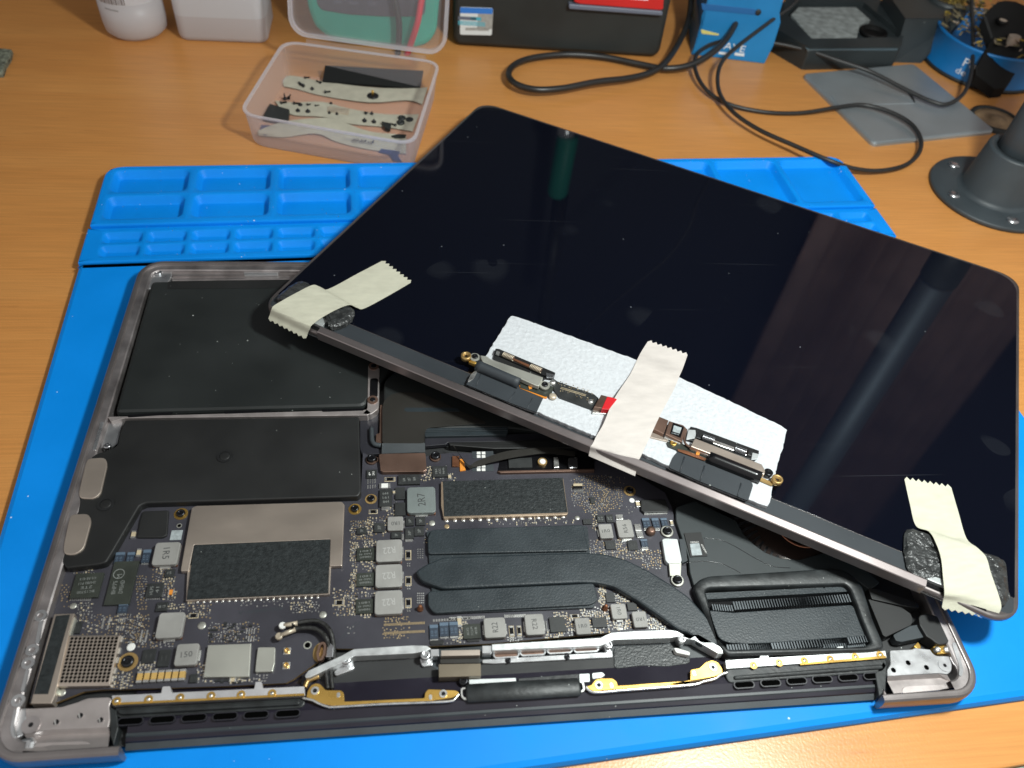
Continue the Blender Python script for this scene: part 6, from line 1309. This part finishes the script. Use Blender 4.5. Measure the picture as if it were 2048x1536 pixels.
mb = MB(); mb.lathe((MMF.un(740, -60)[0], MMF.un(740, -60)[1], .8), [(16, 0), (15, 3), (5, 3.4)], 24); part('dial', mb, M['mm_grey'], mmt, MMF)
for pts, mt in (([(782, -40, 6), (790, 0, 7), (798, 45, 8), (797, 92, 8), (793, 130, 8)], 'cable2'), ([(852, -40, 6), (843, 0, 7), (835, 45, 8), (820, 92, 8), (808, 128, 8)], 'cable_red')):
    mb = MB(); mb.tube(smooth([MMF.un(u, v, h) + (h,) for u, v, h in pts], 6), 2.0, 10); part('test_lead', mb, M[mt], mmt, MMF)

# ------------------------------------------------------------------ black device with sticker
pA = B.un(905, 93, -12); pB = B.un(1318, 118, -12)
DF = Fline(pA + (-12,), pB + (-12,), math.radians(4))
dv = thing('black_device', 'black desktop device with white sticker and red panel at the back centre', 'device', wpos(B, (222, 470, -12)))
wD = (Vector(pB) - Vector(pA)).length
o_ = rrect(0, .6, wD, 75, 6, 5)
mb = MB(); mb.loft([[(x, y, z) for x, y in r] for r, z in ((o_, -110), (o_, -3), (inset(o_, .8), -1), (inset(o_, 3), 0))], 0, True, True, (True, True)); part('device_case', mb, M['case'], dv, DF)
mb = MB(); q = [DF.un(*px('Z6', x, y), .4) for x, y in ((172, 60), (452, 70), (442, 302), (170, 296))]; mb.prism(rpoly(q, 1.2), .0, .35, 0, .05)
q = [DF.un(*px('Z6', x, y), .4) for x, y in ((174, 62), (450, 72), (448, 120), (172, 112))]; mb.prism(q, .3, .42, 1)
for x, y, w_, h_, mi in ((232, 157, 12, 2.2, 2), (306, 160, 7, 2.2, 3)): c = DF.un(*px('Z6', x, y), .4); mb.rect((c[0] - w_ / 2, c[1] - h_ / 2, c[0] + w_ / 2, c[1] + h_ / 2), .3, .42, mi)
for i in range(3):
    c = DF.un(*px('Z6', 270, 188 + i * 13), .4); mb.rect((c[0] - 9, c[1] - .3, c[0] + 9, c[1] + .3), .3, .42, 3)
c = DF.un(*px('Z6', 385, 175), .4); mb.rect((c[0] - 5, c[1] - 5.4, c[0] + 5, c[1] + 5.4), .3, .41, 4)
for i in range(16): c = DF.un(*px('Z6', 225 + i * 12.5, 248 + (i > 8) * 4), .4); mb.rect((c[0] - .6, c[1] - .9, c[0] + .45, c[1] + .9), .3, .41, 4)
part('sticker', mb, [M['sticker'], M['stickerb'], M['greybar'], M['cyan'], M['qgrey']], dv, DF)
q = [DF.un(*px('Z6', x, y), 4) for x, y in ((1145, -120), (1145, 18), (1200, 36), (1880, 88), (1905, 80), (1915, -100))]; mb = MB(); mb.prism(rpoly(q, .8), -1, 4, 0, .6); part('red_panel', mb, M['redcase'], dv, DF)
q = [DF.un(*px('Z6', x, y), 5) for x, y in ((1100, 36), (1900, 98), (1900, 136), (1100, 78))]; mb = MB(); mb.prism(rpoly(q, 1), -1, 5, 0, .6); part('grey_rail', mb, M['greybar'], dv, DF)
c = DF.un(*px('Z6', 1700, 0), 4.2); mb = MB(); mb.rect((c[0] - 6, c[1], c[0] + 6, c[1] + 2), 3.9, 4.1); part('panel_print', mb, M['wprint'], dv, DF)
for x in (12, wD - 14): mb = MB(); mb.lathe((x, 0, -8), [(3, 0), (3, 4)], 12); part('device_foot', mb, M['case'], dv, DF)

# ------------------------------------------------------------------ blue tool stand
pA = B.un(1386, 110, -12); pB = B.un(1529, 128, -12); BF = Fline(pA + (-12,), pB + (-12,), math.radians(8))
bs = thing('blue_stand', 'bright blue tool stand with white lettering behind the cables', 'tool stand', wpos(B, (345, 465, -12)))
wB = (Vector(pB) - Vector(pA)).length
mb = MB(); mb.prism(rpoly([(-1.5, 0), (wB, 0), (wB + 2.5, 13), (wB + 2.5, 28), (wB, 34), (wB, 60), (1, 60), (1, 34), (-.5, 26), (1.0, 14)], .8), -55, 0, 0, .8); part('stand_body', mb, M['boxblue'], bs, BF)
q = [BF.un(*px('Y', x, y), .4) for x, y in ((620, 60), (1540, 160), (1560, 260), (640, 170))]; mb = MB(); mb.prism(q, -.5, .35, 0, .1); part('stand_band', mb, M['boxblue_d'], bs, BF)
mb = MB(); c = BF.un(*px('Y', 1190, 810), .3); mb.text('AVE', c[0], c[1], 15, 4.6, .35, -4, 0)
c = BF.un(*px('Y', 990, 910), .3); mb.rect((c[0] - 3, c[1] - .8, c[0] + 3, c[1] + .8), .2, .35, 0); c = BF.un(*px('Y', 1270, 930), .3); mb.rect((c[0] - 3.4, c[1] - .9, c[0] + 3.4, c[1] + .9), .2, .35, 0)
q = [BF.un(*px('Y', x, y), .3) for x, y in ((610, 510), (640, 505), (920, 580), (910, 605), (630, 575))]; mb.prism(q, .1, .35, 1)
part('stand_print', mb, [M['wprint'], M['yellow']], bs, BF)
c = BF.un(*px('Y', 1590, 210), .3); mb = MB(); mb.lathe((c[0], c[1], -.2), [(2, 0), (2, .8), (.8, .9)], 12); part('stand_screw', mb, M['case'], bs, BF)

# ------------------------------------------------------------------ sponge holder with brass wool
sh = thing('sponge_holder', 'black soldering iron tray holding a grey sponge at the back right', 'sponge tray', wpos(B, (430, 475, -12)))
ZT = 4.0
t_o = pl(B, ZT, 'O', [(-30, 240), (410, 490), (1345, 480), (1400, 190), (1050, -60), (200, -60)])
mb = MB(); mb.prism(rpoly(t_o, 1.5), -12, ZT - 3.5, 0, .5); part('tray_base', mb, M['holder'], sh)
t_i = pl(B, ZT, 'O', [(180, 150), (430, 395), (1330, 380), (1330, 330), (960, 20), (300, 20)])
o6 = rpoly(t_o, 1.5, 3); i6 = rpoly(t_i, 1.0, 3)
mb = MB(); mb.frame(o6, i6, ZT - 4, ZT, 0); part('tray_wall', mb, M['holder'], sh)
sp_ = pl(B, ZT - 1.2, 'O', [(215, 150), (290, 75), (880, 75), (1030, 205), (920, 250), (890, 385), (430, 405)])
mb = MB(); mb.prism(rpoly(sp_, .8), ZT - 4, ZT - 1.0, 0, .5); part('sponge', mb, M['sponge'], sh)
c = B.un(*px('O', 1070, 305), ZT); mb = MB(); mb.lathe((c[0], c[1], ZT - 3.6), [(10, 0), (10, 3), (8.5, 3.3), (8.5, .2)], 28); part('tray_well', mb, M['toolblack'], sh)
mb = MB(); fr_ = pl3(B, 'O', [(378, 505), (1305, 498)], ZT - 1); f2_ = pl3(B, 'O', [(385, 655), (1255, 640)], -11.8); mb.loft([fr_, f2_], 0, False, False)
mb2 = MB(); y_ = min(fr_[0][1], fr_[1][1]); mb2.add([(fr_[0][0], fr_[0][1] - .5, fr_[0][2]), (fr_[1][0], fr_[1][1] - .5, fr_[1][2]), (f2_[1][0], f2_[1][1] - .5, f2_[1][2]), (f2_[0][0], f2_[0][1] - .5, f2_[0][2]), (fr_[0][0], fr_[0][1] + 6, fr_[0][2]), (fr_[1][0], fr_[1][1] + 6, fr_[1][2]), (f2_[1][0], f2_[1][1] + 6, f2_[1][2]), (f2_[0][0], f2_[0][1] + 6, f2_[0][2])], [(0, 1, 2, 3), (0, 4, 5, 1), (1, 5, 6, 2), (3, 7, 4, 0)]); part('tray_front', mb2, M['holderg'], sh)
ZT2 = 14
tw = pl(B, ZT2, 'O', [(1390, 190), (1975, 185), (2010, 150), (1960, -80), (1200, -80)])
lowq = pl(B, -12, 'O', [(1255, 640), (1540, 648)])
bq = [(lowq[0][0], lowq[0][1]), (lowq[1][0], lowq[1][1]), (lowq[1][0] + 25, lowq[1][1] + 20), (tw[3][0], tw[3][1] + 10), (tw[4][0], tw[4][1] + 10)]
mb = MB(); mb.loft([[(x, y, -12) for x, y in bq], [(x, y, ZT2 - .6) for x, y in tw], [(x, y, ZT2) for x, y in inset(tw if area2(tw) > 0 else tw[::-1], .01)] if area2(tw) > 0 else [(x, y, ZT2) for x, y in tw]], 0, False, True, (True, True)); part('iron_cradle', mb, M['holder'], sh)
c = B.un(*px('O', 1850, -10), ZT2 + 1); mb = MB(); mb.lathe((c[0], c[1], ZT2 - 2), [(17, 0), (17, 4), (14.5, 4.5), (14, 1)], 32, 0, caps=False); part('wool_ring', mb, M['holder'], sh)
mb = MB()
for i in range(420):
    t = random.uniform(0, 6.28); r_ = 13 * math.sqrt(random.random()); a = Vector((c[0] + r_ * math.cos(t), c[1] + r_ * math.sin(t), ZT2 + random.uniform(0, 2.5))); d_ = Vector((random.uniform(-1, 1), random.uniform(-1, 1), random.uniform(-.3, .5))) * 3; e_ = Vector((random.uniform(-1, 1), random.uniform(-1, 1), .3)).normalized() * .5
    mb.add([a, a + d_, a + d_ + e_, a + e_], [(0, 1, 2, 3)])
part('brass_wool', mb, M['brass'], sh, stuff=True)

# ------------------------------------------------------------------ brushed plate
ZPp = -9.0
pq = [B.un(1606, 146, ZPp), B.un(1748, 286, ZPp), B.un(1992, 260, ZPp), B.un(1828, 126, ZPp)]
pt = thing('metal_plate', 'grey brushed metal plate lying on the desk under the thin cable', 'metal plate', wpos(B, (450, 400, -12)))
mb = MB(); mb.prism(rpoly(pq, 4, 6), -12, ZPp, 0, 1.5); part('plate_body', mb, M['plate'], pt)
mb = MB(); mb.prism(pl(B, ZPp + .4, 'O', [(625, 975), (1390, 925), (1480, 1055), (700, 1075)]), ZPp - .1, ZPp + .4, 0, .3); part('plate_step', mb, M['plate'], pt)
mb = MB(); mb.prism(rpoly(pl(B, ZPp, 'O', [(1400, 925), (1440, 925), (1490, 1050), (1440, 1050)]), .6), ZPp - .05, ZPp + .06); part('plate_slot', mb, M['case'], pt)

# ------------------------------------------------------------------ blue tin with scraps, black tool, tan disc
tc_ = B.un(1985, 105, -12); TC = (540.0, 452.0)
tn = thing('blue_tin', 'round blue tin with pale lettering full of scraps at the back right', 'tin', wpos(B, (TC[0], TC[1], -12)))
mb = MB(); mb.lathe((TC[0], TC[1], -12), [(38, 0), (41, 1), (41, 3), (40, 4), (40, 22), (40.8, 23), (40.8, 24.5), (39, 24.5), (39, 4), (.5, 4)], 56); part('tin_body', mb, M['tin'], tn)
mb = MB(); mb.lathe((TC[0], TC[1], -12.0), [(40.2, .2), (42.2, .3), (42.2, 2.2), (40.2, 2.6)], 56); part('tin_rim', mb, M['case'], tn)
def TN(t, z, r_=40.25): return (TC[0] + r_ * math.sin(t), TC[1] - r_ * math.cos(t), z)
mb = MB()
for s_, t0, z0, w_, h_ in (('Po', -.80, 2.0, 9, 5.6), ('de', -.88, -4.6, 7, 4.4)):
    vs, fs = text_mesh(s_); mb.add([TN(t0 + x * w_ / 40, z0 + y * h_) for x, y in vs], fs)
part('tin_print', mb, M['wprint'], tn)
mb = MB()
for i in range(260):
    t = random.uniform(0, 6.28); r_ = 37 * math.sqrt(random.random()); a = Vector((TC[0] + r_ * math.cos(t), TC[1] + r_ * math.sin(t), random.uniform(12, 22))); s_ = random.uniform(2, 6); d_ = Vector((random.uniform(-1, 1), random.uniform(-1, 1), random.uniform(-.5, .5))).normalized() * s_; e_ = Vector((-d_.y, d_.x, random.uniform(-1, 1))).normalized() * s_ * random.uniform(.2, .6)
    mb.add([a, a + d_, a + d_ + e_, a + e_, a + Vector((0, 0, 1)), a + d_ + Vector((0, 0, 1))], [(0, 1, 2, 3), (0, 1, 5, 4)], random.choice((0, 0, 0, 1, 2)))
part('scraps', mb, [M['clutter'], M['brass'], M['beige']], tn, stuff=True)
mb = MB(); q3 = pl3(B, 'U4', [(x, y, 38 - y / 1500 * 42) for x, y in [(1370, 260), (1480, 120), (1600, 20), (1720, 0), (1900, 20), (2140, 120), (2140, 900), (1740, 1480), (1560, 1500), (1240, 1250), (1235, 1110), (1500, 640)]]); q = [p[:2] for p in q3]
mb.loft([[(x, y, z - 7.5) for x, y, z in q3], [(x, y, z - 1) for x, y, z in q3], [(q_[0], q_[1], p[2]) for q_, p in zip(inset(q3[::-1] if area2(q3) < 0 else q3, .8)[::-1] if area2(q3) < 0 else inset(q3, .8), q3)]], 0, False, True, (True, True)); 
tl_ = thing('black_tool', 'black slanted tool handle leaning over the blue tin', 'tool', wpos(B, (sum(p[0] for p in q) / len(q), sum(p[1] for p in q) / len(q), -12)))
part('handle', mb, M['toolblack'], tl_)
cx = B.un(*px('U4', 1700, 340), 30.3); mb = MB(); mb.lathe((cx[0], cx[1], 28.6), [(4.2, 0), (4.2, 1.6), (2.6, 1.6), (2.6, .6)], 18, 0); mb.disc(cx, 2.7, 30.2, 14, 1); part('eyelet', mb, [M['toolblack'], M['beige']], tl_)
cx = B.un(*px('U4', 1880, 650), 21); mb = MB(); mb.prism(rrect(cx[0] - 4, cx[1] - 3, cx[0] + 4, cx[1] + 3, 2.5), 17, 22.5); part('beige_hole_fill', mb, M['beige'], tl_)  # beige patch added where the background shows through a hole in the handle
cx = B.un(1992, 238, -10); mb = MB(); mb.lathe((cx[0], cx[1], -12), [(17, 0), (17, 2.5), (14.5, 3), (14, 2)], 32, 0, caps=False); mb.lathe((cx[0], cx[1], -12), [(14.2, 0), (14.2, 1.8), (9, 2.0), (4.5, 2.0), (4.2, 3.0), (1, 3.1)], 28, 1); solo('tan_disc', mb, [M['case'], M['cork']], 'tan disc in a black ring lying behind the lamp post', 'disc')
bw = B.un(1990, -20, -12); mb = MB(); mb.prism([(bw[0] - 60, bw[1] + 60), (bw[0] + 160, bw[1] - 10), (bw[0] + 160, bw[1]), (bw[0] - 60, bw[1] + 72)], -12, 160, 0, 1); solo('beige_panel', mb, M['beige'], 'beige panel standing behind the blue tin at the back right', 'panel')
mb = MB(); q = [B.un(u, v, -9) for u, v in ((-60, 92), (8, 96), (23, 98), (20, 112), (10, 128), (4, 145), (-60, 150))]; mb.prism(q, -12, -9, 0, .8); solo('stone_chip', mb, M['stone'], 'speckled grey-green chip at the left edge of the desk', 'stone chip')

# ------------------------------------------------------------------ lamp
LC = (465.0, 290.0)
lm_ = thing('desk_lamp', 'dark grey lamp with round screwed base and thick post at the right edge', 'lamp', wpos(B, (LC[0], LC[1], -12)))
mb = MB(); mb.lathe((LC[0], LC[1], -12), [(36.2, 0), (37, .5), (37, 2.4), (36.2, 3.0), (20, 3.2)], 72, 0); part('lamp_base', mb, M['lamp'], lm_)
mb = MB(); mb.lathe((LC[0], LC[1], -9), [(22.5, 0), (20.5, .8), (19.5, 2.5), (17.5, 27), (17, 28), (13.2, 28), (13.0, 15)], 64, 0, caps=False); part('collar', mb, M['lamp'], lm_)
mb = MB(); mb.tube([(LC[0], LC[1], z) for z in (-8, 30, 75)], 12.2, 40); part('post', mb, M['lamp'], lm_)
mb = MB(); mb.tube([(LC[0], LC[1], z) for z in (75, 78, 200, 380)], [11, 11.4, 11.4, 11.4], 40); part('upper_post', mb, mat('grey steel tube', (.20, .25, .30), .6, .6), lm_)
for t in (190, 262, 334, 46, 118):
    x = LC[0] + 29 * math.cos(math.radians(t)); y = LC[1] + 29 * math.sin(math.radians(t)); mb = MB(); mb.lathe((x, y, -9), [(3.6, 0), (3.4, .8), (2, 1.5), (.5, 1.6)], 18); part('base_screw', mb, M['steel'], lm_)
hx = Vector((316, 40, 372)); px_ = Vector((LC[0], LC[1], 376))
mb = MB(); mb.tube([px_ - Vector((0, 0, 4)), px_, px_.lerp(hx, .9), hx + Vector((0, 0, 6))], [9, 9, 8, 8], 20); part('arm', mb, M['lamp'], lm_)
mb = MB(); mb.lathe((316, 40, 356), [(46, 0), (48, 1), (46, 10), (36, 20), (10, 26), (2, 26)], 48, 0, caps=False); mb.lathe((316, 40, 355), [(46.5, 1.2), (30, 2)], 48, 0, caps=False); part('lamp_head', mb, M['lamp'], lm_)

# ------------------------------------------------------------------ cables
def cable(pts, r_, mt, label, k='P', more=()):
    P_ = [B.un(*px(k, x, y), h - 12) + (h - 12,) for x, y, h in pts] + list(more)
    mb = MB(); mb.tube(smooth(P_, 8), r_, 10); return solo('cable', mb, M[mt], label, 'cable', None)
cable([(1383, -40, 26), (1382, 0, 20), (1378, 34, 15), (1363, 75, 10), (1336, 119, 7), (1308, 142, 5), (1260, 156, 5), (1192, 164, 6), (1123, 177, 6), (1069, 179, 6), (1030, 167, 6), (1017, 147, 5), (1035, 126, 4), (1076, 114, 3), (1140, 109, 3), (1209, 114.5, 3), (1277, 128, 3), (1330, 137, 4.5), (1380, 130, 7), (1424, 106, 12), (1455, 75, 18), (1475, 38, 25), (1489, 0, 32), (1496, -40, 40)], 2.1, 'cable', 'thick black cable making one long loop in front of the black device')
cable([(1943, -40, 45), (1943, 0, 38), (1946, 68, 26), (1944, 137, 16), (1928, 186, 10), (1895, 208, 7), (1861, 202, 6.5), (1809, 178, 7), (1741, 143.6, 9), (1673, 120, 11), (1621, 102.5, 12), (1553, 87, 12), (1485, 80, 12), (1433, 85, 11), (1400, 102, 9), (1389, 126, 7), (1399, 161, 5), (1425, 191, 3), (1468, 212, 2), (1536, 225, 1.6), (1604, 225.6, 2), (1673, 215, 4), (1724, 210, 5), (1775, 222, 6), (1820, 246, 6), (1841, 277, 5), (1837, 307, 4), (1809, 331, 3), (1758, 341.5, 3), (1707, 337, 5), (1656, 320, 8), (1587, 290.5, 7), (1519, 260, 6), (1468, 225.6, 6), (1440, 188, 7), (1436, 147, 10), (1450, 116, 14), (1485, 85, 20), (1539, 44, 28), (1587, 7, 36), (1600, -30, 42)], 1.35, 'cable2', 'thin black cable coiled loosely over the metal plate and the mat corner', 'P', ((386, 488, 100), (382, 500, 156), (382, 500, 183), (372, 500, 217), (351, 500, 248), (324, 500, 287), (301, 500, 329), (290, 500, 380)))

# ------------------------------------------------------------------ things behind the frame that the glossy screen mirrors
mb = MB(); rows = []
for i in range(61):
    x = 590 + i * 6.0; rows.append((x, 634 + 7 * math.sin(i * 1.1) + 4 * math.sin(i * .37)))
mb.loft([[(x, y, z) for x, y in rows] for z in (150, 1100)], 0, True, False); mb.loft([[(x, y + 1.5, z) for x, y in rows] for z in (150, 1100)], 0, True, False)
solo('curtain', mb, mat('dull brown cloth', (.46, .33, .32), .9, noise=(20, .25)), 'dull brown curtain hanging behind the desk, mirrored in the right of the screen', 'curtain')
gt = thing('green_tool', 'upright black tool with a green grip behind the black device, mirrored in the screen', 'tool', wpos(B, (266, 575, -12)))
mb = MB(); mb.lathe((266, 575, -12), [(24, 0), (24, 6), (7, 9), (7, 138)], 24); part('stand', mb, M['case'], gt)
mb = MB(); mb.lathe((269, 575, 126), [(8, 0), (10.5, 2), (10.5, 13), (9, 15)], 24); part('collar', mb, M['steel'], gt)
mb = MB(); mb.lathe((272, 575, 140), [(9, 0), (10, 3), (10, 62), (8, 66)], 24); part('grip', mb, M['mm_green'], gt)
mb = MB(); mb.tube([(276, 575, 205), (284, 575, 380)], 7.5, 20); part('shaft', mb, M['case'], gt)
